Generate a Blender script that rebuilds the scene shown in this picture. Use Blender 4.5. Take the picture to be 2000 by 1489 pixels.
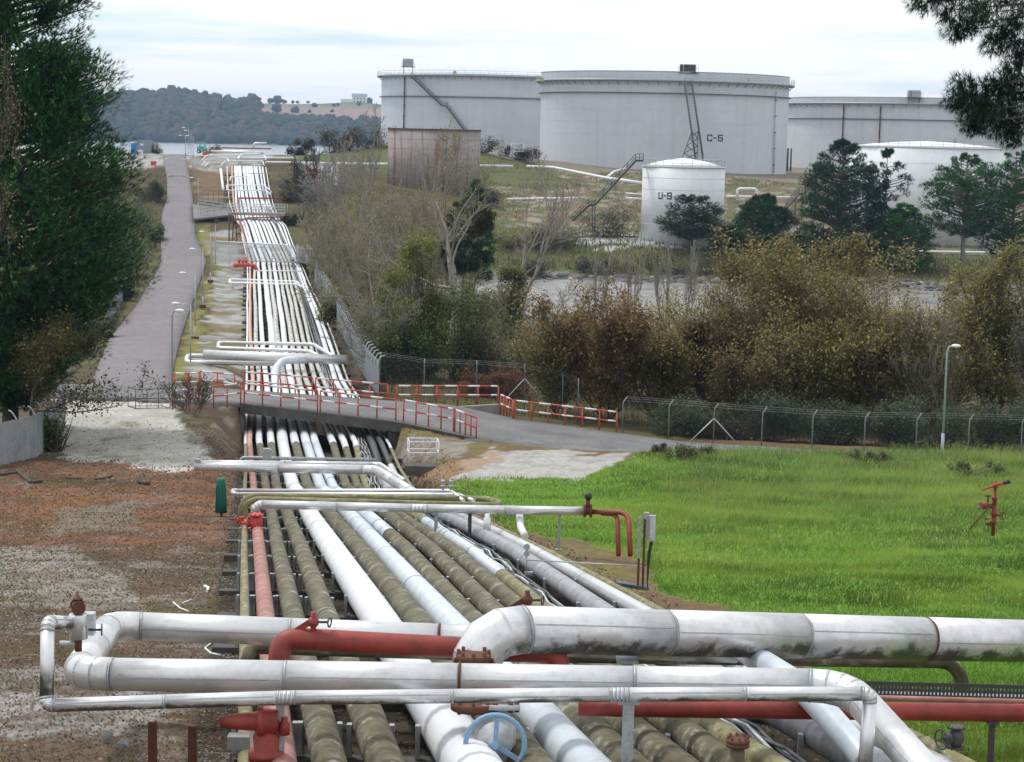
import bpy, math, random
import numpy as np
from mathutils import Vector, Matrix
random.seed(7)
PI = math.pi
SC = bpy.context.scene
for o in list(bpy.data.objects): bpy.data.objects.remove(o)
COL = SC.collection
# ------------------------------------------------------------------ camera
CAMZ = 19.0
F = 3889.0
PITCH = math.atan(479.5 / F)
ROLL = math.radians(1.3)
_f = Vector((0, math.cos(PITCH), -math.sin(PITCH)))
_r0 = Vector((1, 0, 0)); _u0 = Vector((0, math.sin(PITCH), math.cos(PITCH)))
_r = math.cos(ROLL) * _r0 + math.sin(ROLL) * _u0
_u = math.cos(ROLL) * _u0 - math.sin(ROLL) * _r0
cam = bpy.data.cameras.new('camera'); camo = bpy.data.objects.new('camera', cam); COL.objects.link(camo)
m = Matrix((( _r.x, _u.x, -_f.x, 0), (_r.y, _u.y, -_f.y, 0), (_r.z, _u.z, -_f.z, CAMZ), (0, 0, 0, 1)))
camo.matrix_world = m
cam.sensor_fit = 'HORIZONTAL'; cam.sensor_width = 36; cam.lens = F / 2000 * 36
cam.clip_start = 0.5; cam.clip_end = 20000
SC.camera = camo
# ------------------------------------------------------------------ sky and sun
W = bpy.data.worlds.new('World'); SC.world = W; W.use_nodes = True
nt = W.node_tree; nt.nodes.clear()
wo = nt.nodes.new('ShaderNodeOutputWorld'); bg = nt.nodes.new('ShaderNodeBackground')
sky = nt.nodes.new('ShaderNodeTexSky'); sky.sky_type = 'NISHITA'; sky.sun_disc = False
SUN_EL, SUN_AZ = 60, -50          # azimuth from +Y towards +X
sky.sun_elevation = math.radians(SUN_EL); sky.sun_rotation = math.radians(SUN_AZ)
tc = nt.nodes.new('ShaderNodeTexCoord'); mp = nt.nodes.new('ShaderNodeMapping')
mp.inputs['Scale'].default_value = (3.0, 3.0, 34)
nz = nt.nodes.new('ShaderNodeTexNoise'); nz.inputs['Scale'].default_value = 1.6; nz.inputs['Detail'].default_value = 6
nz.inputs['Roughness'].default_value = 0.55
rp = nt.nodes.new('ShaderNodeValToRGB')
rp.color_ramp.elements[0].position = 0.36; rp.color_ramp.elements[0].color = (0.1, 0.1, 0.1, 1)
rp.color_ramp.elements[1].position = 0.52; rp.color_ramp.elements[1].color = (0.97, 0.97, 0.97, 1)
mx = nt.nodes.new('ShaderNodeMix'); mx.data_type = 'RGBA'
mx.inputs[7].default_value = (11.2, 11.2, 11.3, 1)
L = nt.links.new
L(tc.outputs['Generated'], mp.inputs['Vector']); L(mp.outputs['Vector'], nz.inputs['Vector'])
L(nz.outputs['Fac'], rp.inputs['Fac']); L(rp.outputs['Color'], mx.inputs[0])
gap = nt.nodes.new('ShaderNodeMix'); gap.data_type = 'RGBA'; gap.inputs[0].default_value = .75; gap.inputs[7].default_value = (8.2, 10.3, 11.0, 1)
L(sky.outputs['Color'], gap.inputs[6]); L(gap.outputs[2], mx.inputs[6]); L(mx.outputs[2], bg.inputs['Color'])
bg.inputs['Strength'].default_value = 0.1
L(bg.outputs[0], wo.inputs['Surface'])
sl = bpy.data.lights.new('sun', 'SUN'); sl.energy = 2.2; sl.angle = math.radians(10); sl.color = (1, 0.96, 0.9)
so = bpy.data.objects.new('sun', sl); COL.objects.link(so)
a, e = math.radians(SUN_AZ), math.radians(SUN_EL)
sd = Vector((math.sin(a) * math.cos(e), math.cos(a) * math.cos(e), math.sin(e)))
so.rotation_euler = sd.to_track_quat('Z', 'Y').to_euler(); so.location = (0, 0, 120)
vs = SC.view_settings
vs.view_transform = 'Standard'; vs.look = 'None'; vs.gamma = 1; vs.exposure = 0.04; vs.use_curve_mapping = False

# ------------------------------------------------------------------ survey helpers
def ray(px, py):
    return _f * F + _r * (px - 1000) + _u * (744.5 - py)
def at(px, py, d):
    v = ray(px, py); return Vector((0, 0, CAMZ)) + v * (d / v.y)
def onz(px, py, z):
    v = ray(px, py); return Vector((0, 0, CAMZ)) + v * ((z - CAMZ) / v.z)
def to_px(x, y, z):
    vx, vy, vz = x, y, z - CAMZ
    w = vx * _f.x + vy * _f.y + vz * _f.z
    w = np.where(np.abs(w) < 1e-3, 1e-3, w)
    a = (vx * _r.x + vy * _r.y + vz * _r.z) / w * F + 1000
    b = 744.5 - (vx * _u.x + vy * _u.y + vz * _u.z) / w * F
    return a, b
_rows = [300, 326, 372, 400, 424, 432, 440, 480, 509, 560, 600, 660, 700, 740, 800, 860, 890, 920, 950, 1000, 1067, 1130, 1197, 1300, 1400, 1489, 1600, 1750]
_ds = [345, 334, 313, 295, 287, 279, 272, 259, 248, 205, 176, 150, 136, 123, 108, 95, 88, 80, 72, 55, 42.8, 35, 29.2, 23.4, 19.7, 17.3, 15, 12.7]
def D(row): return float(np.interp(row, _rows, _ds))
def rowd(d): return float(np.interp(d, _ds[::-1], _rows[::-1]))
def B(px, row, dz=0.0):
    p = at(px, row + (px - 480) * 0.0227, D(row)); p.z += dz; return p

# ------------------------------------------------------------------ geometry collector
class G:
    def __init__(s): s.v = []; s.f = []; s.uv = []; s.fl = []
    def add(s, vs, fs, uvs=None, flat=False):
        o = len(s.v); s.v += [tuple(v) for v in vs]
        for i, f in enumerate(fs):
            s.f.append([o + k for k in f]); s.fl.append(flat)
            s.uv.append(uvs[i] if uvs else [(0.0, 0.0)] * len(f))
        return s
    def box(s, c, size, R=None):
        c = Vector(c); hx, hy, hz = size[0] / 2, size[1] / 2, size[2] / 2
        P = [Vector((x, y, z)) for x in (-hx, hx) for y in (-hy, hy) for z in (-hz, hz)]
        if R is not None: P = [R @ p for p in P]
        return s.add([c + p for p in P], [(0, 1, 3, 2), (4, 6, 7, 5), (0, 4, 5, 1), (2, 3, 7, 6), (0, 2, 6, 4), (1, 5, 7, 3)], flat=True)
    def beam(s, p0, p1, w, h, up=(0, 0, 1)):
        p0, p1 = Vector(p0), Vector(p1); t = (p1 - p0); l = t.length; t.normalize()
        x = t.cross(Vector(up))
        if x.length < 1e-4: x = t.cross(Vector((1, 0, 0)))
        x.normalize(); y = x.cross(t)
        return s.box((p0 + p1) / 2, (w, l, h), Matrix((x, t, y)).transposed())
    def tube(s, pts, r, seg=12, fil=0.0, cap=True, fs=5, flat=False):
        P = [Vector(p) for p in pts]
        rs = list(r) if isinstance(r, (list, tuple)) else None
        if fil > 0 and len(P) > 2:
            Q = [P[0]]
            for i in range(1, len(P) - 1):
                a, b, c = P[i - 1], P[i], P[i + 1]
                u = (a - b); w = (c - b); f = min(fil, u.length * .48, w.length * .48)
                u.normalize(); w.normalize()
                if u.dot(w) < -0.995: Q.append(b); continue
                for k in range(fs + 1):
                    q = k / fs; A = b + u * f; C = b + w * f
                    Q.append(A * (1 - q) ** 2 + b * 2 * q * (1 - q) + C * q * q)
            Q.append(P[-1]); P = Q
        n = len(P); tan = []
        for i in range(n):
            t = (P[min(i + 1, n - 1)] - P[max(i - 1, 0)]); t.normalize(); tan.append(t)
        x = tan[0].cross(Vector((0, 0, 1)))
        if x.length < 1e-3: x = Vector((1, 0, 0))
        x.normalize(); vs = []; ln = [0.0]
        for i in range(1, n): ln.append(ln[-1] + (P[i] - P[i - 1]).length)
        for i in range(n):
            t = tan[i]; x = (x - t * x.dot(t)); x.normalize(); y = x.cross(t)
            rr = rs[i] if rs else r
            if 0 < i < n - 1:
                c = max(0.6, math.sqrt(max(0.0, (1 + (P[i] - P[i - 1]).normalized().dot((P[i + 1] - P[i]).normalized())) / 2)))
                rr = rr / c if not fil else rr
            for k in range(seg):
                a = 2 * PI * k / seg; vs.append(P[i] + x * (math.cos(a) * rr) + y * (math.sin(a) * rr))
        fc, uv = [], []
        for i in range(n - 1):
            for k in range(seg):
                k2 = (k + 1) % seg
                fc.append((i * seg + k, i * seg + k2, (i + 1) * seg + k2, (i + 1) * seg + k))
                uv.append([(ln[i], k / seg), (ln[i], (k + 1) / seg), (ln[i + 1], (k + 1) / seg), (ln[i + 1], k / seg)])
        if cap:
            fc.append(tuple(range(seg))[::-1]); uv.append([(0, 0)] * seg)
            fc.append(tuple((n - 1) * seg + k for k in range(seg))); uv.append([(0, 0)] * seg)
        s.add(vs, fc, uv, flat); 
        if cap: s.fl[-1] = True; s.fl[-2] = True
        return s
    def cyl(s, p0, p1, r0, r1=None, seg=12): return s.tube([p0, p1], [r0, r0 if r1 is None else r1], seg)
    def ring(s, c, n, R, r, seg=24, s2=6):
        c = Vector(c); n = Vector(n).normalized(); x = n.orthogonal().normalized(); y = n.cross(x); vs = []; fc = []
        for i in range(seg):
            a = 2 * PI * i / seg; d = x * math.cos(a) + y * math.sin(a)
            for k in range(s2):
                b = 2 * PI * k / s2; vs.append(c + d * (R + r * math.cos(b)) + n * (r * math.sin(b)))
        for i in range(seg):
            for k in range(s2):
                j = (i + 1) % seg; l = (k + 1) % s2; fc.append((i * s2 + k, j * s2 + k, j * s2 + l, i * s2 + l))
        return s.add(vs, fc)
    def lathe(s, c, n, prof, seg=16):
        c = Vector(c); n = Vector(n).normalized(); x = n.orthogonal().normalized(); y = n.cross(x); vs = []; fc = []
        for (h, r) in prof:
            for k in range(seg):
                a = 2 * PI * k / seg; vs.append(c + n * h + (x * math.cos(a) + y * math.sin(a)) * max(r, 1e-4))
        for i in range(len(prof) - 1):
            for k in range(seg):
                l = (k + 1) % seg; fc.append((i * seg + k, i * seg + l, (i + 1) * seg + l, (i + 1) * seg + k))
        fc.append(tuple(range(seg))[::-1]); fc.append(tuple((len(prof) - 1) * seg + k for k in range(seg)))
        s.add(vs, fc, flat=False); s.fl[-1] = True; s.fl[-2] = True; return s

def setprops(o, label=None, cat=None, group=None, kind=None):
    if label: o['label'] = label
    if cat: o['category'] = cat
    if group: o['group'] = group
    if kind: o['kind'] = kind
    return o
def thing(name, label, cat, loc=(0, 0, 0), group=None):
    o = bpy.data.objects.new(name, None); COL.objects.link(o); o.location = loc; o.empty_display_size = .3
    return setprops(o, label, cat, group)
def mesh_of(name, g, mat, off=(0, 0, 0), smooth=True):
    me = bpy.data.meshes.new(name); ox, oy, oz = off
    me.from_pydata([(v[0] - ox, v[1] - oy, v[2] - oz) for v in g.v], [], g.f)
    ul = me.uv_layers.new(name='UVMap')
    flat = [c for f in g.uv for p in f for c in p]
    ul.data.foreach_set('uv', flat)
    if smooth: me.polygons.foreach_set('use_smooth', [not x for x in g.fl])
    me.materials.append(mat); me.update()
    return me
def part(name, g, mat, parent, label=None, kind=None):
    # parent may be a thing (Empty) or a part; origins are world offsets of the parent chain
    off = Vector((0, 0, 0)); q = parent
    while q is not None: off += q.location; q = q.parent
    o = bpy.data.objects.new(name, mesh_of(name, g, mat, off)); COL.objects.link(o); o.parent = parent
    return setprops(o, label, None, None, kind)
def solo(name, g, mat, label=None, cat=None, loc=None, group=None, kind=None):
    if loc is None:
        a = np.array(g.v); loc = (float(a[:, 0].mean()), float(a[:, 1].mean()), float(a[:, 2].min()))
    o = bpy.data.objects.new(name, mesh_of(name, g, mat, loc)); COL.objects.link(o); o.location = loc
    return setprops(o, label, cat, group, kind)
def dup(root, loc, rotz=0.0, label=None, group=None, scale=None):
    r = root.copy(); COL.objects.link(r); r.location = loc; r.rotation_euler = (0, 0, rotz)
    if scale: r.scale = scale
    if label: r['label'] = label
    if group: r['group'] = group
    for ch in list(root.children):
        c = ch.copy(); COL.objects.link(c); c.parent = r
        for gch in list(ch.children):
            dd = gch.copy(); COL.objects.link(dd); dd.parent = c
    return r
def np_mesh(name, verts, faces, mat, attr=None, smooth=False):
    """verts (N,3), faces (M,k) arrays; attr (N,4) colour"""
    me = bpy.data.meshes.new(name); N = len(verts); M, k = faces.shape
    me.vertices.add(N); me.vertices.foreach_set('co', np.asarray(verts, np.float32).ravel())
    me.loops.add(M * k); me.loops.foreach_set('vertex_index', faces.astype(np.int32).ravel())
    me.polygons.add(M); me.polygons.foreach_set('loop_start', np.arange(0, M * k, k, dtype=np.int32))
    try: me.polygons.foreach_set('loop_total', np.full(M, k, dtype=np.int32))
    except Exception: pass
    if smooth: me.polygons.foreach_set('use_smooth', np.ones(M, dtype=bool))
    if attr is not None:
        ca = me.color_attributes.new('col', 'FLOAT_COLOR', 'POINT'); ca.data.foreach_set('color', np.asarray(attr, np.float32).ravel())
    me.materials.append(mat); me.update(calc_edges=True); me.validate()
    return me
def link(name, me, parent=None, loc=(0, 0, 0)):
    o = bpy.data.objects.new(name, me); COL.objects.link(o); o.location = loc
    if parent: o.parent = parent
    return o

# ------------------------------------------------------------------ materials
def newmat(name):
    m = bpy.data.materials.new(name); m.use_nodes = True; n = m.node_tree
    return m, n, n.nodes['Principled BSDF'], n.links.new
def noise(n, L, vec, scale, detail=4, rough=.6):
    t = n.nodes.new('ShaderNodeTexNoise'); t.inputs['Scale'].default_value = scale; t.inputs['Detail'].default_value = detail
    t.inputs['Roughness'].default_value = rough; L(vec, t.inputs['Vector']); return t.outputs['Fac']
def ramp(n, L, fac, stops):
    r = n.nodes.new('ShaderNodeValToRGB'); L(fac, r.inputs['Fac']); e = r.color_ramp.elements
    while len(e) < len(stops): e.new(0.5)
    for i, (p, c) in enumerate(stops):
        e[i].position = p; e[i].color = (c, c, c, 1) if isinstance(c, (int, float)) else (*c, 1)
    return r.outputs['Color']
def mixc(n, L, fac, a, b, mode='MIX'):
    x = n.nodes.new('ShaderNodeMix'); x.data_type = 'RGBA'; x.blend_type = mode
    for s, v in ((0, fac), (6, a), (7, b)):
        if isinstance(v, (int, float)): x.inputs[s].default_value = v
        elif isinstance(v, tuple): x.inputs[s].default_value = (*v, 1)
        else: L(v, x.inputs[s])
    return x.outputs[2]
def mapping(n, L, src, scale):
    t = n.nodes.new('ShaderNodeTexCoord'); mp = n.nodes.new('ShaderNodeMapping'); mp.inputs['Scale'].default_value = scale
    L(t.outputs[src], mp.inputs['Vector']); return mp.outputs['Vector']
def bump(n, L, b, fac, strength=.3, dist=.01):
    k = n.nodes.new('ShaderNodeBump'); k.inputs['Strength'].default_value = strength; k.inputs['Distance'].default_value = dist
    L(fac, k.inputs['Height']); L(k.outputs['Normal'], b.inputs['Normal'])
def weather(name, col, dirt, rough=.5, metal=0.0, scale=3.0, lo=.45, hi=.75, amt=.8, streak=None, src='Object', bmp=.15, fine=(.82, 1.12)):
    """paint with patches of dirt; optional vertical streaks"""
    m, n, b, L = newmat(name)
    v = mapping(n, L, src, (1, 1, 1)); f = noise(n, L, v, scale, 6, .65)
    f1 = ramp(n, L, f, [(lo, 0.0), (hi, amt)])
    c = mixc(n, L, f1, col, dirt)
    if streak:
        v2 = mapping(n, L, src, (streak[0], streak[0], streak[1])); f2 = noise(n, L, v2, 1.0, 5, .6)
        c = mixc(n, L, ramp(n, L, f2, [(streak[2], 0.0), (streak[3], streak[4])]), c, streak[5])
    f3 = noise(n, L, v, scale * 9, 3, .6)
    c = mixc(n, L, 1.0, c, ramp(n, L, f3, [(.3, fine[0]), (.7, fine[1])]), 'MULTIPLY')
    L(c, b.inputs['Base Color']); b.inputs['Roughness'].default_value = rough; b.inputs['Metallic'].default_value = metal
    if bmp: bump(n, L, b, f, bmp, .01)
    return m
def pipe_mat(name, stops, band=.5, rough=.5, metal=0.0, spots=None, ring=(2.2, 1.6), bstr=.2):
    """pipe skin from its own length (u) and girth (v): ring-wise bands, patches, speckle"""
    m, n, b, L = newmat(name)
    v = mapping(n, L, 'UV', (ring[0], ring[1], 1)); o = mapping(n, L, 'Object', (1, 1, 1))
    f = noise(n, L, v, 1.3, 7, .68)
    f2 = noise(n, L, o, 7.0, 5, .7)
    x = n.nodes.new('ShaderNodeMath'); x.operation = 'MULTIPLY_ADD'; L(f2, x.inputs[0]); x.inputs[1].default_value = .45
    y = n.nodes.new('ShaderNodeMath'); y.operation = 'MULTIPLY_ADD'; L(f, y.inputs[0]); y.inputs[1].default_value = .9; y.inputs[2].default_value = -.175
    L(y.outputs[0], x.inputs[2])
    c = ramp(n, L, x.outputs[0], stops)
    if spots:
        f4 = noise(n, L, o, spots[0], 4, .6); c = mixc(n, L, ramp(n, L, f4, [(spots[1], 0.0), (spots[1] + .08, 1.0)]), c, spots[2])
    L(c, b.inputs['Base Color']); b.inputs['Roughness'].default_value = rough; b.inputs['Metallic'].default_value = metal
    bump(n, L, b, f2, bstr, .01)
    return m
def attr_mat(name, rough=.8, spec=.2, scale=0, lo=.7, hi=1.3, transl=0.0):
    m, n, b, L = newmat(name); a = n.nodes.new('ShaderNodeAttribute'); a.attribute_name = 'col'; c = a.outputs['Color']
    if scale:
        f = noise(n, L, mapping(n, L, 'Object', (1, 1, 1)), scale, 6, .7)
        c = mixc(n, L, 1.0, c, ramp(n, L, f, [(.25, lo), (.75, hi)]), 'MULTIPLY')
    L(c, b.inputs['Base Color']); b.inputs['Roughness'].default_value = rough; b.inputs['Specular IOR Level'].default_value = spec
    if transl:
        t = n.nodes.new('ShaderNodeBsdfTranslucent'); L(c, t.inputs['Color']); ms = n.nodes.new('ShaderNodeMixShader'); ms.inputs[0].default_value = transl
        L(b.outputs[0], ms.inputs[1]); L(t.outputs[0], ms.inputs[2]); L(ms.outputs[0], n.nodes['Material Output'].inputs['Surface'])
    return m
M = {}
M['clad'] = pipe_mat('aluminium_cladding', [(.2, (.34, .335, .325)), (.36, (.56, .56, .56)), (.5, (.72, .72, .735)), (.9, (.82, .82, .84))], rough=.36, metal=.62, ring=(.25, 2.5), spots=(1.6, .70, (.36, .32, .27)), bstr=.08)
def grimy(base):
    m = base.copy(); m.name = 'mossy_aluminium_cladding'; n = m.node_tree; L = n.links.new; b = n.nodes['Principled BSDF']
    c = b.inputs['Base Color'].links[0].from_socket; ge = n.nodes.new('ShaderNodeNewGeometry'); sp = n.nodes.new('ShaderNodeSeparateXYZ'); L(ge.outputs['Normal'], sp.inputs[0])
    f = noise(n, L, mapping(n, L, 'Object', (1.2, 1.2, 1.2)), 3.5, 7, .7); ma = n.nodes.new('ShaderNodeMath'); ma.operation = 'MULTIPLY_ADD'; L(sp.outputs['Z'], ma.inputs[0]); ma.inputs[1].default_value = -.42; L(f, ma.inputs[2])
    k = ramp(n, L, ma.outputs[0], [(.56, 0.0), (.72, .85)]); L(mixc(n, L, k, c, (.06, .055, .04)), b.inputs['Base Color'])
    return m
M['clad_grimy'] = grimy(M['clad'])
M['clad_blue'] = pipe_mat('pale_blue_pipe_paint', [(.2, (.36, .40, .45)), (.45, (.58, .64, .71)), (.65, (.70, .76, .83)), (.9, (.78, .82, .87))], rough=.4, metal=.1, ring=(1.2, .8), bstr=.05)
M['white_pipe'] = pipe_mat('white_pipe_paint', [(.2, (.44, .45, .46)), (.42, (.70, .72, .76)), (.65, (.79, .81, .85)), (.9, (.83, .85, .88))], rough=.45, ring=(1.6, .5), bstr=.08)
M['olive'] = pipe_mat('mossy_weathered_pipe', [(.25, (.03, .026, .017)), (.40, (.075, .066, .038)), (.52, (.12, .108, .06)), (.59, (.17, .158, .11)), (.67, (.36, .355, .33)), (.85, (.52, .52, .50))], rough=.78, ring=(1.3, 2.6), bstr=.3)
M['olive_yellow'] = pipe_mat('yellow_lichen_pipe', [(.25, (.05, .045, .02)), (.42, (.15, .135, .06)), (.55, (.22, .205, .10)), (.66, (.38, .37, .28)), (.85, (.52, .52, .46))], rough=.72, ring=(1.2, 2.4), bstr=.25)
M['grey_pipe'] = pipe_mat('dull_galvanised_pipe', [(.25, (.12, .12, .12)), (.42, (.28, .285, .30)), (.56, (.38, .39, .42)), (.8, (.55, .56, .59))], rough=.5, metal=.4, ring=(2.8, .8), bstr=.15)
M['mottled'] = pipe_mat('peeling_white_pipe', [(.2, (.05, .045, .04)), (.40, (.10, .09, .075)), (.47, (.45, .44, .40)), (.6, (.66, .66, .64)), (.9, (.74, .74, .73))], rough=.7, ring=(3.0, 2.2), bstr=.2)
M['pink'] = pipe_mat('faded_red_pipe', [(.25, (.13, .07, .05)), (.42, (.27, .12, .10)), (.57, (.38, .18, .16)), (.8, (.46, .28, .25))], rough=.65, ring=(1.4, .8), spots=(3.5, .62, (.23, .20, .09)))
M['pink_far'] = pipe_mat('faded_salmon_pipe', [(.2, (.28, .16, .12)), (.45, (.52, .30, .24)), (.7, (.62, .40, .34))], rough=.65, ring=(2.5, 1))
M['red'] = pipe_mat('red_oxide_paint', [(.25, (.07, .018, .014)), (.42, (.20, .028, .02)), (.58, (.30, .04, .028)), (.8, (.38, .09, .065))], rough=.55, ring=(.9, 1.1), spots=(5.0, .66, (.09, .035, .02)))
M['red_bright'] = weather('bright_red_paint', (.62, .05, .045), (.25, .05, .035), .6, scale=9, lo=.4)
M['rust'] = weather('rusted_iron', (.12, .045, .025), (.05, .025, .018), .85, scale=14)
M['galv'] = weather('galvanised_steel', (.42, .44, .46), (.24, .25, .26), .5, .4, scale=5)
M['post_grey'] = weather('dull_grey_post', (.24, .25, .26), (.15, .155, .16), .6, .2, scale=4)
M['galv_lt'] = weather('light_galvanised_steel', (.60, .62, .65), (.36, .37, .38), .5, .2, scale=3)
M['dark'] = weather('dark_painted_steel', (.05, .055, .06), (.09, .07, .05), .6, scale=4)
M['black'] = weather('black_rubber', (.025, .025, .027), (.06, .06, .06), .6, scale=8)
M['conc'] = weather('weathered_concrete', (.30, .29, .27), (.15, .145, .13), .9, scale=1.6, lo=.35)
M['conc_dark'] = weather('dark_stained_concrete', (.085, .08, .075), (.18, .17, .16), .9, scale=2.2, lo=.5, streak=(3, .6, .55, .75, .7, (.04, .038, .035)))
M['rail_red'] = weather('rail_red_paint', (.55, .085, .06), (.34, .07, .05), .5, scale=5)
M['white'] = weather('white_paint', (.78, .78, .78), (.5, .49, .46), .5, scale=3, lo=.55)
M['lamp_grey'] = weather('lamp_post_grey', (.40, .45, .51), (.28, .31, .34), .5, .2, scale=2)
M['blue'] = weather('blue_handwheel_paint', (.20, .36, .58), (.30, .36, .42), .45, scale=6)
M['valve_white'] = weather('white_valve_paint', (.50, .52, .55), (.28, .25, .22), .5, scale=7)
M['green_cover'] = weather('green_canvas', (.015, .15, .115), (.03, .09, .075), .8, scale=4)
M['cable'] = weather('grey_cable_sheath', (.06, .065, .07), (.20, .21, .22), .5, scale=6)
M['asphalt'] = weather('asphalt', (.13, .13, .138), (.19, .185, .18), .85, scale=.5, lo=.42, hi=.62, streak=(.25, 2.0, .55, .6, .5, (.085, .085, .09)))
M['asphalt_far'] = weather('worn_purple_asphalt', (.165, .145, .16), (.205, .185, .195), .85, scale=.25, lo=.35, hi=.7, streak=(.9, .05, .5, .7, .35, (.115, .105, .115)))
M['yellow'] = weather('faded_yellow_paint', (.50, .40, .12), (.40, .34, .18), .6)
M['sheet_grey'] = weather('grey_sheet_fence', (.26, .28, .30), (.17, .18, .18), .7, scale=1.2, streak=(4, .3, .5, .7, .5, (.34, .35, .35)))
M['teal'] = weather('teal_machine_paint', (.08, .46, .38), (.06, .30, .26), .45)
M['bluebag'] = weather('blue_panel', (.05, .22, .55), (.05, .15, .35), .5)
M['cont'] = weather('blue_grey_container', (.26, .32, .38), (.18, .22, .26), .6)
M['tank'] = weather('pale_grey_tank_paint', (.58, .605, .665), (.50, .525, .58), .55, scale=.1, lo=.35, hi=.75, amt=.8, streak=(.5, .03, .54, .75, .45, (.42, .42, .42)), bmp=0, fine=(.97, 1.03))
M['tank_white'] = weather('white_tank_paint', (.68, .705, .74), (.58, .60, .62), .5, scale=.3, lo=.45, amt=.7, streak=(.9, .1, .6, .78, .5, (.45, .44, .42)), bmp=0, fine=(.95, 1.04))
M['tank_rust'] = weather('rust_streaked_tank', (.31, .285, .275), (.24, .20, .18), .8, scale=.35, lo=.35, streak=(1.3, .10, .50, .62, .85, (.20, .085, .04)), bmp=0)
M['roof_white'] = weather('white_roof_paint', (.80, .80, .80), (.70, .70, .69), .5, scale=.4, bmp=0)
M['ground'] = attr_mat('earth_and_litter', .95, .1, 5.0, .55, 1.45)
M['leaf'] = attr_mat('leaf', .6, .2, 0, transl=.35)
M['needle'] = attr_mat('needle', .6, .2, 0, transl=.15)
M['bark'] = weather('bark', (.10, .085, .065), (.05, .042, .034), .95, scale=6)
M['bark_grey'] = weather('pale_bark', (.27, .245, .215), (.15, .135, .115), .95, scale=5)
M['far'] = attr_mat('far_woodland', .95, .05, .08, .7, 1.3)
M['twig_grey'] = weather('pale_twigs', (.29, .25, .20), (.17, .145, .115), .95, scale=2)
M['stone'] = weather('grey_stone', (.26, .255, .25), (.13, .125, .12), .9, scale=2)
# ================================================================== terrain
rng = np.random.default_rng(11)
_NG = rng.random((256, 256))
def vn(x, y, s):
    x = np.asarray(x, float) / s + 1000.3; y = np.asarray(y, float) / s + 1000.7
    i = np.floor(x).astype(int); j = np.floor(y).astype(int); fx = x - i; fy = y - j
    fx = fx * fx * (3 - 2 * fx); fy = fy * fy * (3 - 2 * fy)
    g = lambda a, b: _NG[a % 256, b % 256]
    return (g(i, j) * (1 - fx) + g(i + 1, j) * fx) * (1 - fy) + (g(i, j + 1) * (1 - fx) + g(i + 1, j + 1) * fx) * fy
def fbm(x, y, s): return vn(x, y, s) * .5 + vn(x, y, s / 2.1) * .27 + vn(x, y, s / 4.3) * .15 + vn(x, y, s / 9) * .08
CP = []
def cp(d, z, *xs):
    for x in xs: CP.append((x, d, z))
for d, z in [(0, 14.6), (10, 13.85), (17.4, 12.95), (29.5, 11.25), (44, 9.25), (60, 7.4), (75, 6.2), (85, 5.6)]: cp(d, z, -45, -20, -8, 0, 10, 25, 50)
cp(95, 5.3, -60, -40, -25, -14); cp(95, 4.6, 2); cp(95, 4.4, 12, 25, 50)
cp(107, 4.9, -60, -45, -30, -20, -16); cp(107, 3.9, 0); cp(107, 3.2, 12, 30, 55)
cp(130, 4.0, -60, -40, -24); cp(130, 3.2, -12); cp(130, 2.0, 5, 25, 60)
cp(150, 3.2, -60, -28); cp(150, 2.8, -12); cp(150, 1.5, 5, 30, 65)
cp(180, 2.9, -60, -31, -22); cp(180, 2.5, -15); cp(180, .8, 0); cp(180, .4, 20, 50, 80)
cp(215, 2.4, -70, -36, -26); cp(215, 2.1, -18); cp(215, .3, -4); cp(215, -.4, 10, 40, 80)
cp(250, 2.3, -75, -40, -32, -26); cp(250, .7, -10); cp(250, -.4, 5, 40, 90)
cp(268, 4.6, -34); cp(266, .5, -6, 10, 40, 90); cp(278, 2.0, 0, 20, 50, 95); cp(290, 4.0, -15, 5, 20); cp(290, 2.4, 50, 95)
cp(272, 5.2, -50, -40, -28); cp(295, 7.4, -50, -42, -32); cp(313, 9.0, -52, -44, -36); cp(334, 11.8, -57, -46, -38); cp(350, 14.0, -75, -60, -48, -36)
cp(375, 14.2, -75, -60, -45); cp(300, 7.5, -24, -14); cp(334, 10.8, -28)
cp(305, 4.4, 8, 25); cp(305, 3.0, 60, 95); cp(340, 10.3, -13, -20); cp(340, 8.6, 5); cp(340, 7.4, 25); cp(335, 3.4, 60, 95)
cp(375, 11.0, 0, 30); cp(370, 6, 75, 110); cp(402, 12.1, 5, 40); cp(405, 11, 90, 130); cp(400, 15.5, -30, -12); cp(420, 16.5, -30, -14, -20)
cp(450, 12.0, -10, 30, 80, 140); cp(560, 12, -10, 50, 140); cp(640, 11, 0, 60, 160); cp(460, 6, -45)
cp(405, 11, -80, -55); cp(440, 2, -85, -60); cp(480, -3, -90, -50); cp(600, -4, -90, -50); cp(760, -4, -90, 0, 80, 200)
_C = np.array(CP); _n = len(_C)
_X = np.stack([_C[:, 0] * 1.0, _C[:, 1]], 1)
_K = np.linalg.norm(_X[:, None] - _X[None], axis=2)
_A = np.zeros((_n + 3, _n + 3)); _A[:_n, :_n] = -_K + np.eye(_n) * .6; _A[:_n, _n] = 1; _A[:_n, n1 := _n + 1] = _X[:, 0]; _A[:_n, _n + 2] = _X[:, 1]
_A[_n, :_n] = 1; _A[_n + 1, :_n] = _X[:, 0]; _A[_n + 2, :_n] = _X[:, 1]
_w = np.linalg.solve(_A, np.concatenate([_C[:, 2], [0, 0, 0]]))
def corrL(d): return -4.0 - .131 * (np.asarray(d, float) - 29.5)
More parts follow.
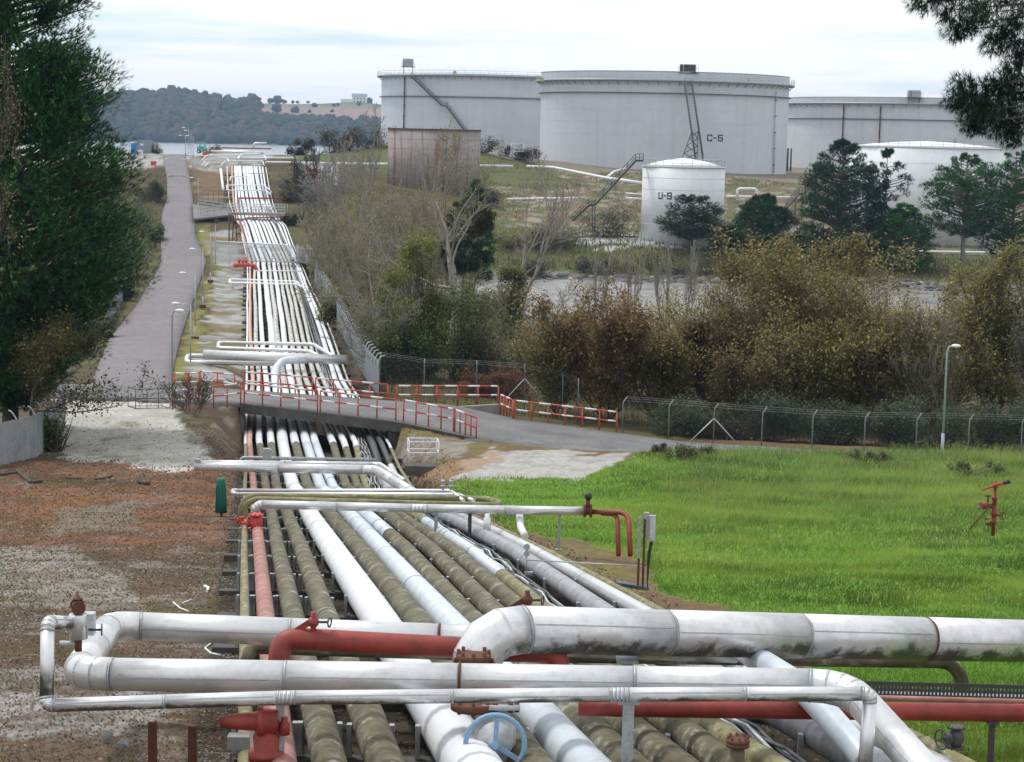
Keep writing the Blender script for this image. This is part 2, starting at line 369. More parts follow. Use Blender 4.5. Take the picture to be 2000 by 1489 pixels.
def base_h(x, y):
    x = np.asarray(x, float).ravel(); y = np.asarray(y, float).ravel(); out = np.empty(len(x))
    for s in range(0, len(x), 20000):
        e = min(s + 20000, len(x)); k = np.hypot(x[s:e, None] - _X[None, :, 0], y[s:e, None] - _X[None, :, 1])
        out[s:e] = -k @ _w[:_n] + _w[_n] + _w[_n + 1] * x[s:e] + _w[_n + 2] * y[s:e]
    t = np.interp(y, [62, 78, 90, 112, 128, 146], [0, .9, 1.7, 1.5, .6, 0])      # pipe trench at the bridge
    l = corrL(y); u = np.clip(np.minimum(x - (l - 1.6), (l + 8.2) - x) / 1.6, 0, 1); out = out - t * u
    zp = np.interp(y, _pd, _pz)                                                  # bed under the pipes
    u2 = np.clip(np.minimum(x - (l - .8), (l + 7.6) - x) / .8, 0, 1)
    out = np.where(y < 345, np.minimum(out, zp - .55 + (1 - u2) * 30), out)
    return out
_pd = np.array(_ds[::-1]); _pz = np.array([B(480, r).z for r in _rows[::-1]])
# road edges, surveyed: (px left, px right, row, distance)
ROAD = [(175, 333, 757, 107), (190, 338, 720, 121), (215, 352, 660, 150), (265, 372, 600, 176), (292, 388, 555, 210), (315, 403, 510, 248), (314, 381, 460, 265), (316, 379, 420, 284), (327, 376, 385, 304), (326, 371, 350, 322), (320, 365, 312, 342), (318, 361, 301, 349)]
XRF = [(110, 775, 103), (340, 785, 100), (475, 789, 98), (775, 825, 96.5), (930, 858, 94), (1150, 889, 90), (1400, 889, 91), (1650, 889, 92), (2100, 897, 93)]
XRB = [(110, 752, 108), (340, 754, 107), (475, 763, 105), (775, 785, 104), (880, 792, 103), (1000, 818, 102), (1200, 846, 100), (1330, 864, 99), (1650, 884, 95), (2100, 894, 96)]
def resample(pts, n):
    P = np.array(pts, float); t = np.linspace(0, 1, len(P)); l = np.r_[0, np.cumsum(np.linalg.norm(np.diff(P, axis=0), axis=1))]
    q = np.linspace(0, l[-1], n); return np.stack([np.interp(q, l, P[:, k]) for k in range(P.shape[1])], 1)
rl = resample([tuple(at(a, r, d)) for a, b, r, d in ROAD] + [(-63.5, 372, 13.2), (-70, 400, 11)], 80)
rr = resample([tuple(at(b, r, d)) for a, b, r, d in ROAD] + [(-59, 372, 13.2), (-65, 400, 11)], 80)
xf = resample([tuple(at(*p)) for p in XRF], 70); xb = resample([tuple(at(*p)) for p in XRB], 70)
def strip(name, a, b, mat, lift=0.0, nx=6, thick=.25):
    g = G(); n = len(a); vs = []; fc = []
    for i in range(n):
        for k in range(nx + 1):
            q = k / nx; p = a[i] * (1 - q) + b[i] * q; vs.append((p[0], p[1], p[2] + lift + .05 * (1 - (2 * q - 1) ** 2)))
    for i in range(n - 1):
        for k in range(nx): fc.append((i * (nx + 1) + k, i * (nx + 1) + k + 1, (i + 1) * (nx + 1) + k + 1, (i + 1) * (nx + 1) + k))
    o0 = len(vs)
    for i in range(n):
        for k in (0, nx):
            v = vs[i * (nx + 1) + k]; vs.append((v[0], v[1], v[2] - thick))
    for i in range(n - 1):
        fc.append((i * (nx + 1), (i + 1) * (nx + 1), o0 + 2 * i + 2, o0 + 2 * i)); fc.append((i * (nx + 1) + nx, o0 + 2 * i + 1, o0 + 2 * i + 3, (i + 1) * (nx + 1) + nx))
    g.add(vs, fc); return solo(name, g, mat, kind='structure', loc=(0, 0, 0))
strip('road', rl, rr, M['asphalt_far'], .03)
strip('cross_road', xf, xb, M['asphalt'], .045)
def inpoly(px, py, poly):
    r = np.zeros(len(px), bool); n = len(poly)
    for i in range(n):
        x0, y0 = poly[i]; x1, y1 = poly[(i + 1) % n]
        if y0 == y1: continue
        c = ((y0 > py) != (y1 > py)) & (px < (x1 - x0) * (py - y0) / (y1 - y0) + x0); r ^= c
    return r
_foot = [np.r_[rl[:, :2], rr[::-1, :2]], np.r_[xf[:, :2], xb[::-1, :2]]]
_mid = [np.r_[rl, rr, (rl + rr) / 2], np.r_[xf, xb, (xf + xb) / 2]]
def height(x, y, roads=True):
    x = np.asarray(x, float).ravel(); y = np.asarray(y, float).ravel(); h = base_h(x, y)
    h += (fbm(x, y, 3.0) - .5) * .22 + (vn(x, y, 14) - .5) * .3
    if roads:
        for poly, mid in zip(_foot, _mid):
            lo = mid.min(0) - 6; hi = mid.max(0) + 6
            s = np.where((x > lo[0]) & (x < hi[0]) & (y > lo[1]) & (y < hi[1]))[0]
            if not len(s): continue
            dd = np.hypot(x[s, None] - mid[None, :, 0], y[s, None] - mid[None, :, 1]); k = dd.argmin(1); dm = dd[np.arange(len(s)), k]; zr = mid[k, 2]
            ins = inpoly(x[s], y[s], poly); trench = (x[s] > corrL(y[s]) - .6) & (x[s] < corrL(y[s]) + 7.3) & (y[s] < 130)
            w = np.where(ins, 1.0, np.clip(1 - (dm - .3) / 2.8, 0, 1)); w = np.where(trench, 0, w)
            h[s] = h[s] * (1 - w) + (zr - np.where(ins | (dm < .6), .12, .02)) * w
    return h
def gz(x, y): return float(height([x], [y])[0])
# --- sheet laid out finer near the viewer
dd = np.concatenate([np.linspace(1, 14, 12), np.geomspace(14.5, 130, 230), np.geomspace(131, 480, 190), np.linspace(485, 780, 40)])
tt = np.concatenate([np.linspace(-.62, -.31, 24), np.linspace(-.305, .305, 260), np.linspace(.31, .62, 24)])
Dg, Tg = np.meshgrid(dd, tt, indexing='ij'); Xg = Tg * (Dg + 14); xs, ys = Xg.ravel(), Dg.ravel()
zs = height(xs, ys)
pa, pb = to_px(xs, ys, zs)
jx = (fbm(xs, ys, 2.5) - .5) * 60; qa = pa + jx; qb = pb + (fbm(xs + 50, ys, 2.0) - .5) * 36
col = np.zeros((len(xs), 4)); col[:, 3] = 1
def paint(mask, c, a=1.0):
    w = (mask * a)[:, None]; col[:, :3] = col[:, :3] * (1 - w) + np.array(c) * w
n1 = fbm(xs, ys, 4.0); n2 = fbm(xs + 31, ys - 17, 1.6); n3 = fbm(xs, ys, .7)
sm = lambda v, a, b: np.clip((v - a) / (b - a), 0, 1)
col[:, :3] = (.085, .065, .042)
paint(sm(n1, .45, .6), (.105, .10, .04))                               # rough grass and scrub ground
near = ys < 100
left = near & (xs < corrL(ys) + .3)
paint(left * 1.0, (.088, .062, .043)); paint(left * sm(n2, .5, .62), (.125, .088, .06)); paint(left * sm(n1, .53, .63) * .6, (.085, .085, .03))
paint(left * sm(n3, .56, .66) * .6, (.26, .24, .215))
paint(inpoly(qa, qb, [(-200, 905), (420, 900), (470, 960), (470, 1060), (380, 1090), (200, 1075), (-200, 1080)]) * (.3 + .6 * sm(n2, .40, .56)), (.20, .092, .05))
paint(inpoly(qa, qb, [(-300, 1075), (130, 1070), (250, 1130), (300, 1200), (120, 1190), (-300, 1180)]) * (.45 + .5 * sm(n3, .4, .55)), (.25, .235, .21))
paint(inpoly(qa, qb, [(-300, 1290), (330, 1300), (330, 1400), (200, 1450), (-300, 1420)]) * (.3 + .65 * sm(n3, .4, .55)), (.27, .26, .245))
paint(inpoly(qa, qb, [(100, 990), (260, 985), (270, 1030), (90, 1050)]) * .6, (.20, .19, .15))
paint(inpoly(qa, qb, [(110, 768), (330, 775), (345, 820), (400, 860), (420, 905), (330, 925), (230, 900), (130, 900), (95, 850)]) * (.8 + .2 * sm(n2, .35, .6)), (.46, .445, .41))
paint(inpoly(qa, qb, [(210, 820), (270, 820), (300, 900), (180, 905)]) * sm(n2, .5, .6) * .7, (.16, .15, .07))
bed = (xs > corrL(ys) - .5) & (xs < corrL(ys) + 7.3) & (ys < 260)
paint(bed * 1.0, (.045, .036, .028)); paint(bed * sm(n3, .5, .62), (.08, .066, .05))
field = [(850, 948), (930, 985), (1000, 1040), (1130, 1055), (1250, 1100), (1290, 1160), (1420, 1185), (1480, 1250), (1900, 1500), (2600, 1500), (2600, 860), (1650, 880), (1300, 885), (1200, 905), (1150, 935), (960, 928)]
fm = inpoly(qa, qb, field) & near & (xs > corrL(ys) + 7.2); ff = fm * 1.0
rightnear = near & (xs > corrL(ys) + 7.0) & ~fm; paint(rightnear * 1.0, (.14, .095, .055)); paint(rightnear * sm(n2, .5, .6) * .7, (.16, .15, .05))
paint(ff, (.10, .20, .024)); paint(ff * sm(n1, .5, .62) * .7, (.16, .22, .04))
paint(inpoly(qa, qb, [(960, 880), (1240, 888), (1190, 915), (1130, 938), (880, 932), (900, 905)]) * (.7 + .3 * sm(n3, .4, .5)), (.36, .355, .34))
paint(inpoly(qa, qb, [(800, 925), (960, 885), (985, 895), (900, 925), (830, 940)]) * .7, (.30, .19, .11))
paint(inpoly(qa, qb, [(760, 850), (940, 860), (900, 890), (800, 905), (750, 890)]) * (.5 + .5 * sm(n3, .4, .55)), (.24, .225, .20))
paint(inpoly(qa, qb, [(330, 840), (480, 830), (480, 930), (430, 900)]) * .6, (.10, .07, .045))
g1 = inpoly(qa, qb, [(345, 745), (400, 640), (425, 520), (395, 450), (470, 440), (485, 600), (475, 745)])
paint(g1 * (.55 + .45 * sm(n2, .4, .55)), (.33, .33, .325)); paint(g1 * sm(n1, .47, .56) * .85, (.155, .12, .045))
paint(inpoly(qa, qb, [(325, 745), (365, 640), (400, 560), (415, 520), (385, 445), (400, 440), (425, 520), (400, 600), (360, 745)]) * .85, (.19, .18, .05))
paint(inpoly(qa, qb, [(375, 315), (450, 315), (470, 380), (400, 400), (375, 370)]) * (.6 + .4 * sm(n2, .4, .6)), (.19, .125, .075))
crest = (ys + (n1 - .5) * 14 > 334) & (ys < 400) & (xs < -44); paint(crest * (.4 + .6 * sm(n2, .38, .55)), (.33, .325, .31))
mud = (ys > 150) & (xs > -12) & (zs < .75); paint(mud * 1.0, (.13, .12, .11)); paint(mud * sm(n3, .5, .6) * .6, (.22, .21, .20))
bank = (ys > 262) & (ys < 300) & (xs > -8) & (zs > .75); paint(bank * 1.0, (.115, .105, .05)); paint(bank * sm(n2, .5, .6), (.09, .115, .035))
slope = (ys > 300) & (ys < 402) & (xs > -8); paint(slope * 1.0, (.15, .115, .08)); paint(slope * sm(n1, .5, .58) * .8, (.085, .115, .04)); paint(slope * sm(n2, .56, .64), (.27, .23, .18))
paint(((ys > 396) & (ys < 640) & (xs > -8)) * 1.0, (.20, .17, .13)); paint(((ys > 352) & (ys < 408) & (xs > -40) & (xs < 8)) * 1.0, (.105, .11, .045))
paint(inpoly(qa, qb, [(1120, 462), (1420, 462), (1420, 482), (1120, 482)]) * (ys > 250), (.42, .42, .42))
I = np.arange(len(dd) * len(tt)).reshape(len(dd), len(tt))
fc = np.stack([I[:-1, :-1], I[:-1, 1:], I[1:, 1:], I[1:, :-1]], -1).reshape(-1, 4)
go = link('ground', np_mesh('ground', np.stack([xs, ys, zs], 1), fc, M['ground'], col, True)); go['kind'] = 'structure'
# ------------------------------------------------------------------ water
m, n, b, L = newmat('sea_water'); b.inputs['Base Color'].default_value = (.20, .235, .25, 1); b.inputs['Roughness'].default_value = .22
v = mapping(n, L, 'Object', (.35, 1.0, 1)); bump(n, L, b, noise(n, L, v, .8, 6, .6), .35, .12); M['water'] = m
g = G(); g.add([(-9000, -60, 0), (9000, -60, 0), (9000, 14000, 0), (-9000, 14000, 0)], [(0, 1, 2, 3)])
solo('sea', g, M['water'], kind='structure', loc=(0, 0, 0))
m, n, b, L = newmat('wet_mud'); v = mapping(n, L, 'Object', (1, 1, 1)); f = noise(n, L, v, .25, 7, .65)
L(ramp(n, L, f, [(.35, (.10, .095, .09)), (.5, (.20, .19, .185)), (.7, (.30, .29, .285))]), b.inputs['Base Color']); b.inputs['Roughness'].default_value = .42; bump(n, L, b, noise(n, L, v, 1.2, 6, .6), .5, .15)
g = G(); g.add([(-22, 168, .17), (130, 168, .17), (140, 268, .17), (-18, 268, .17)], [(0, 1, 2, 3)]); solo('mudflat', g, m, kind='structure', loc=(0, 0, 0))
# ------------------------------------------------------------------ far shore
sky_px = [-1500, 150, 230, 260, 340, 400, 440, 500, 560, 620, 680, 750, 1000, 1800, 3500]
sky_py = [203, 199, 196, 194, 191, 198, 203, 203, 202, 202, 199, 202, 207, 224, 264]
fd = np.array([2530, 2550, 2575, 2620, 2680, 2760, 2850, 2950, 3050, 3150, 3400, 3800, 4600])
fp = np.array([-.02, 0, .04, .16, .34, .52, .68, .82, .93, 1.0, 1.0, .9, .5])
fx = np.linspace(-1500, 3500, 160)
def far_h(px, d):
    zr = CAMZ + (243 + (px - 50) * .0227 - np.interp(px, sky_px, sky_py)) * 3100 / F
    h = np.interp(d, fd, fp) * zr + .5
    return h + (vn(px, d, 90) - .5) * 8 * np.clip((d - 2560) / 200, 0, 1)
PX, DD = np.meshgrid(fx, fd, indexing='xy'); X = (PX - 1000) * DD / F; Z = far_h(PX, DD); Z[0] = -2
a1, b1 = to_px(X.ravel(), DD.ravel(), Z.ravel()); c = np.zeros((X.size, 4)); c[:, 3] = 1; c[:, :3] = (.06, .062, .035)
fields = (a1 > 440); k = vn(a1, DD.ravel(), 130)
c[fields, :3] = (.11, .15, .055)
c[fields & (b1 > 210) & (b1 < 242), :3] = (.29, .20, .165); c[fields & (b1 < 205), :3] = (.25, .20, .15); c[fields & (k > .72), :3] = (.12, .17, .06)
J = np.arange(X.size).reshape(X.shape); fcs = np.stack([J[:-1, :-1], J[:-1, 1:], J[1:, 1:], J[1:, :-1]], -1).reshape(-1, 4)
ho = link('far_hills', np_mesh('far_hills', np.stack([X.ravel(), DD.ravel(), Z.ravel()], 1), fcs, M['far'], c, True)); ho['kind'] = 'structure'
def ico(sub=1):
    import bmesh
    bm = bmesh.new(); bmesh.ops.create_icosphere(bm, subdivisions=sub, radius=1); v = np.array([p.co[:] for p in bm.verts]); f = np.array([[q.index for q in p.verts] for p in bm.faces]); bm.free(); return v, f
def blobs(centers, radii, cols, sub=2, seed=1, rough=.3):
    r = np.random.default_rng(seed); v, f = ico(sub); N = len(centers); nv = len(v)
    R = radii[:, None, :] * v[None] * (1 + (r.random((N, nv)) - .5) * 2 * rough)[:, :, None]
    V = (centers[:, None] + R).reshape(-1, 3); Fc = (f[None] + (np.arange(N) * nv)[:, None, None]).reshape(-1, 3)
    C = np.ones((N, nv, 4)); C[:, :, :3] = cols[:, None] * (.75 + .5 * r.random((N, nv)))[:, :, None]
    return V, Fc, C.reshape(-1, 4)
r = np.random.default_rng(5)
N = 2600; px = r.uniform(-300, 560, N); dv = r.uniform(2552, 3150, N); kk = r.random(N) > np.clip((px - 400) / 130, 0, 1) * np.clip((dv - 2650) / 200, 0, 1) * 1.1; px = px[kk]; dv = dv[kk]
N2 = 420; px2 = r.uniform(520, 2600, N2); dv2 = r.choice([2575, 2620, 2700, 2790, 2900, 3000, 3120], N2) + r.normal(0, 6, N2)
px3 = 540 + np.abs(r.normal(0, 90, 700)); dv3 = r.uniform(2552, 2740, 700); px = np.r_[px, px2, px3]; dv = np.r_[dv, dv2, dv3]; x = (px - 1000) * dv / F; z = far_h(px, dv)
big = np.where((px < 540) | (dv < 2745), r.uniform(5, 10, len(px)) * np.where(px > 540, .75, 1), r.uniform(2.0, 5.5, len(px)))
pal = .8 * np.array([(.045, .055, .028), (.06, .06, .03), (.085, .06, .035), (.10, .065, .035), (.035, .05, .03), (.075, .075, .03)])
V, Fc, C = blobs(np.stack([x, dv, z + big * .55], 1), np.stack([big, big, big * r.uniform(.75, 1.1, len(px))], 1), pal[r.integers(0, 6, len(px))], 2, 3, .28)
wo_ = link('far_wood', np_mesh('far_wood', V, Fc, M['far'], C, False)); setprops(wo_, 'hazy autumn woodland covering the hillside across the water', 'woodland', kind='stuff')
# white farmhouse on the far ridge
hp = at(702, 202, 3050); t = thing('farmhouse', 'white farmhouse with grey roof on the far ridge', 'house', hp)
g = G(); g.box(hp + Vector((0, 0, 5)), (22, 9, 10)); g.box(hp + Vector((-20, 2, 3)), (16, 8, 6)); part('wall', g, M['white'], t)
g = G(); g.add([hp + Vector(p) for p in [(-11.5, -5, 10), (11.5, -5, 10), (11.5, 5, 10), (-11.5, 5, 10), (-11.5, 0, 14.5), (11.5, 0, 14.5)]], [(0, 1, 5, 4), (2, 3, 4, 5), (0, 4, 3), (1, 2, 5)], flat=True); part('roof', g, M['sheet_grey'], t)
for i in range(4):
    for zz in (2.5, 7):
        g = G(); g.box(hp + Vector((-7.5 + 5 * i, -4.6, zz)), (1.8, .3, 2.2)); part('window', g, M['dark'], t)
# ------------------------------------------------------------------ haze
hz, n, b, L = newmat('haze'); n.nodes.remove(b); pv = n.nodes.new('ShaderNodeVolumePrincipled')
pv.inputs['Color'].default_value = (.46, .68, 1.0, 1); pv.inputs['Density'].default_value = .00012; pv.inputs['Anisotropy'].default_value = .2
L(pv.outputs[0], n.nodes['Material Output'].inputs['Volume'])
g = G(); g.box((0, 2310, 47), (9000, 4700, 98)); ho_ = solo('haze', g, hz, 'pale blue haze over the far shore', 'haze', loc=(0, 0, 0), kind='stuff')
# ================================================================== pipe bundle
RW = [1197, 1067, 950, 860, 740, 660, 509, 440, 400, 326]
BUN = [  # name, dia, near material, far material, px at the rows, label
 ('pipe', .15, 'olive_yellow', 'white_pipe', [478, 477, 478.5, 479, 482, 483, 483.6, 468.6, 449, 443.5], 'thinnest yellowish pipe running along the left edge of the pipe bundle'),
 ('pipe', .27, 'pink', 'pink_far', [519, 506, 495.5, 487, 494, 489, 488, 470, 457, 453], 'faded pink-red pipe, second from the left edge of the bundle'),
 ('pipe', .32, 'olive', 'mottled', [572, 542.5, 519.5, 506, 506.6, 499.5, 496.5, 476, 462, 459], 'mossy olive pipe just right of the pink-red pipe in the bundle'),
 ('pipe', .35, 'olive', 'white_pipe', [636, 588, 540, 529, 520, 512, 504, 481.5, 469, 463], 'mossy olive pipe just left of the widest white pipe in the bundle'),
 ('pipe', .52, 'white_pipe', 'white_pipe', [733, 646, 573, 552, 538, 531, 514.6, 491, 477, 468], 'widest white pipe running through the middle of the bundle'),
 ('pipe', .40, 'olive', 'mottled', [803, 700, 602, 576, 554, 542, 525, 498.5, 485, 476], 'dark lichen-blotched pipe just right of the widest white pipe'),
 ('pipe', .43, 'clad_blue', 'white_pipe', [866, 745, 627, 598, 568, 555, 534.6, 506, 493, 481.5], 'smooth pale blue-grey pipe between two lichen-blotched pipes'),
 ('pipe', .36, 'olive', 'mottled', [913, 792, 653, 616, 583.6, 569, 543, 514, 500, 486.5], 'mossy pipe with one pale blue section beyond the middle crossing'),
 ('pipe', .35, 'olive', 'mottled', [973, 844, 678, 650, 598, 580, 552, 521, 505.5, 490.7], 'first of two matching dark mossy pipes left of the pale blue and tan pipe'),
 ('pipe', .32, 'olive', 'mottled', [1036, 881, 699, 672, 616, 592, 559, 526.7, 512.6, 497], 'second of two matching dark mossy pipes left of the pale blue and tan pipe'),
 ('pipe', .28, 'olive_yellow', 'mottled', [1082, 921, 716, 694, 632, 603, 566, 535, 516.5, 501], 'tan-yellow pipe with a long pale blue section beside the cable tray'),
 ('pipe', .34, 'grey_pipe', 'white_pipe', [1205, 1003, 757, 727, 655, 631, 576.5, 546, 522, 507], 'dull grey dented pipe just right of the cable tray'),
 ('pipe', .27, 'clad', 'white_pipe', [1280, 1047, 787, 744, 668, 641, 581, 553.5, 527, 512.6], 'shiny silver pipe, second from the right edge of the bundle'),
 ('pipe', .14, 'olive_yellow', 'mottled', [1325, 1076, 808, 760, 680, 652, 587, 559, 534, 519], 'thin pale pipe along the right edge of the bundle'),
]
VP = (475, 795)
def path(pxs, r0=1750):
    out = []
    for row in (1750, 1600, 1489, 1400, 1300):
        q = (row - VP[1]) / 402.0; out.append((VP[0] + (pxs[0] - VP[0]) * q, row))
    return out + list(zip(pxs, RW))
BANDS = M['galv_lt']
def cut(P, d0, d1):
    """sub-polyline of P between two distances"""
    Q = [];
    for i in range(len(P) - 1):
        a, b = P[i], P[i + 1]
        if b.y < d0 or a.y > d1: continue
        lo = a if a.y >= d0 else a.lerp(b, (d0 - a.y) / (b.y - a.y)); hi = b if b.y <= d1 else a.lerp(b, (d1 - a.y) / (b.y - a.y))
        if not Q: Q.append(lo)
        Q.append(hi)
    return Q
BP = []
for i, (nm, dia, mn, mf, pxs, lab) in enumerate(BUN):
    pts = []
    for j, (px, row) in enumerate(path(pxs)):
        p = B(px, row, random.uniform(-.03, .03)); pts.append(p)
    pts = sorted(pts, key=lambda p: p.y)
    # under the bridge the lines step down and up again
    Q = []
    for k in range(len(pts)):
        Q.append(pts[k])
        if k + 1 < len(pts) and pts[k + 1].y - pts[k].y > 14:
            n_ = int((pts[k + 1].y - pts[k].y) // 9)
            for e in range(1, n_):
                m_ = pts[k].lerp(pts[k + 1], e / n_); r_ = np.interp(m_.y, _pd, _pz) ; m_.z = r_ + (m_.x - B(480, 900).x * 0) * 0 + random.uniform(-.03, .03); m_.x += random.uniform(-.04, .04); Q.append(m_)
    BP.append(Q)
    t = thing('pipe', lab, 'pipe', Q[0], 'pipes of the long bundle')
    r = dia / 2
    br = 92 + random.uniform(-2, 2)
    secs = [(0, br, mn)]
    if i == 7: secs = [(0, 47, 'olive'), (47, 66, 'clad_blue'), (66, br, 'clad_blue')]
    if i == 10: secs = [(0, 36.5, 'olive_yellow'), (36.5, 52, 'clad_blue'), (52, br, 'olive_yellow')]
    if i in (11, 12): secs = [(0, 84, mn), (84, 104, 'dark')]; br = 104
    f2 = br + random.uniform(35, 60)
    mid = 'white_pipe' if mf == 'mottled' and i % 2 == 0 else mf
    secs += [(br, 118, 'white_pipe' if i > 1 else mf), (118, 258, mf), (258, 400, 'white_pipe' if i != 1 else 'pink_far')]
    for k, (d0, d1, mm) in enumerate(secs):
        c = cut(Q, d0, d1)
        if len(c) < 2: continue
        g = G(); g.tube(c, r * (1.0 if k % 2 == 0 else 1.012), 16 if d0 < 90 else 10, fil=1.2 if d0 < 250 else 2.5, fs=3)
        part('pipe_section', g, M[mm], t)
    # joint rings and clamps
    for d in sorted(np.cumsum([random.uniform(4.5, 8.0) for _ in range(11)]) + 16):
        c = cut(Q, d, d + .09 + .05 * (i % 3))
        if len(c) == 2 and d < 88:
            g = G(); g.tube(c, r * 1.018, 16); part('joint_band', g, M[mn] if i % 3 else M['grey_pipe'], t)
# cable tray running between the pipes
cpx = [1110, 946, 735, 705, 645, 618, 571, 541, 519, 504]
CT = sorted([B(px, row, -.05) for px, row in path(cpx)], key=lambda p: p.y)
t = thing('cable_tray', 'dark tray of black and grey cables running between the pipes', 'cable tray', CT[0])
g = G()
for s in (-.26, .26): g.tube([p + Vector((s, 0, -.02)) for p in CT], .035, 4)
part('tray_rail', g, M['galv'], t)
for k in range(9):
    g = G(); pts = []; o = -.2 + .05 * k; ph = random.uniform(0, 6)
    P = []
    for i in range(len(CT) - 1):
        n_ = max(2, int((CT[i + 1] - CT[i]).length / 1.3)) if CT[i].y < 110 else 2
        for e in range(n_): P.append(CT[i].lerp(CT[i + 1], e / n_))
    for p in P: pts.append(p + Vector((o + .05 * math.sin(p.y * 1.3 + ph), 0, .04 + .035 * math.sin(p.y * 1.9 + 2 * ph))))
    g.tube(pts, .022, 5, cap=False); part('cable', g, M['cable'] if k % 3 else M['galv_lt'], t)
# sleepers carrying the bundle
sp = None
for i, d in enumerate(list(np.arange(15, 92, 4.2)) + list(np.arange(118, 330, 6.0))):
    z = float(np.interp(d, _pd, _pz)); xl = float(corrL(d)); g = G()
    k = (BP[-1][0].x - BP[0][0].x)
    xs_ = [float(np.interp(d, [p.y for p in q], [p.x for p in q])) for q in (BP[0], BP[-1])]
    zs_ = [float(np.interp(d, [p.y for p in q], [p.z for p in q])) for q in (BP[0], BP[-1])]
    a_ = Vector((xs_[0] - .45, d, zs_[0] - .40)); b_ = Vector((xs_[1] + .45, d, zs_[1] - .40))
    t = thing('pipe_sleeper', ('dark sleeper beam under the near pipe bundle, before the road bridge' if d < 92 else 'dark sleeper beam under the far pipe bundle, beyond the road bridge'), 'pipe support', (a_ + b_) / 2, 'sleepers before the bridge' if d < 92 else 'sleepers beyond the bridge')
    g.beam(a_, b_, .22, .2); part('beam', g, M['conc_dark'], t)
    if d < 80:
        for q, bn in zip(BP, BUN):
            c = cut(q, d, d + .1)
            if len(c) == 2:
                h = Vector((0, 0, bn[1] / 2 + .12)); o_ = Vector((bn[1] / 2 + .035, 0, 0))
                for s in (-1, 1):
                    g = G(); g.beam(c[0] + s * o_ - Vector((0, 0, .32)), c[0] + s * o_ + Vector((0, 0, .02)), .05, .08, up=(0, 1, 0)); part('guide_bracket', g, M['galv'], t)
# ================================================================== crossing pipes
def crossing(label, pts, dia, mat, fil=None, sect=None, seg=20, group=None, name='pipe', rings=True, bands=None):
    """sheathed pipe: sections a few mm apart in radius, lap seams and end rings as parts"""
    P = [Vector(p) for p in pts]; t = thing(name, label, 'pipe', P[0], group); r = dia / 2
    fil = dia * 1.1 if fil is None else fil
    if not sect:
        g = G(); g.tube(P, r, seg, fil, fs=8); part('pipe_section', g, mat, t); return t
    # corners become elbows, straight runs become sections
    n = len(P)
    for i in range(n - 1):
        a, b = P[i], P[i + 1]; u = (b - a).normalized(); l = (b - a).length
        ca = fil if i > 0 else 0; cb = fil if i < n - 2 else 0
        s0, s1 = ca, l - cb; k = max(1, int(round((s1 - s0) / sect)))
        for j in range(k):
            x0 = s0 + (s1 - s0) * j / k; x1 = s0 + (s1 - s0) * (j + 1) / k
            if 0 < j: x0 += random.uniform(-.12, .12) * sect * 0
            g = G(); g.tube([a + u * x0, a + u * x1], r * (1 + .006 * (j % 2)), seg); o = part('cladding_section', g, mat, t)
            if rings:
                g = G(); g.tube([a + u * (x1 - .012), a + u * (x1 + .012)], r * 1.017, seg); part('lap_seam', g, M['rust'] if random.random() < .22 else M['galv'], o)
                # lengthwise seam on the viewer's side
                w = u.cross(Vector((0, 0, 1)))
                if w.length > .3:
                    w.normalize(); w = w if w.y < 0 else -w; q = random.choice([.25, .45, .05])
                    nn = (w * math.cos(q) + Vector((0, 0, 1)) * math.sin(q)) * (r * 1.012)
                    g = G(); g.beam(a + u * (x0 + .03) + nn, a + u * (x1 - .03) + nn, .012, .006, up=nn); part('seam_strip', g, M['galv'], o)
        if i < n - 2:
            c = P[i + 2]; w = (c - b).normalized(); g = G(); E = []
            for e in range(5):
                q = e / 4; E.append((b - u * fil) * (1 - q) ** 2 + b * 2 * q * (1 - q) + (b + w * fil) * q * q)
            g.tube(E, r * 1.01, seg); el = part('elbow', g, mat, t)
            if rings:
                for e in range(0, 5):
                    tt_ = (E[min(e + 1, 4)] - E[max(e - 1, 0)]).normalized(); g = G(); g.tube([E[e] - tt_ * .012, E[e] + tt_ * .012], r * 1.03, seg); part('lap_seam', g, M['galv'], el)
    return t
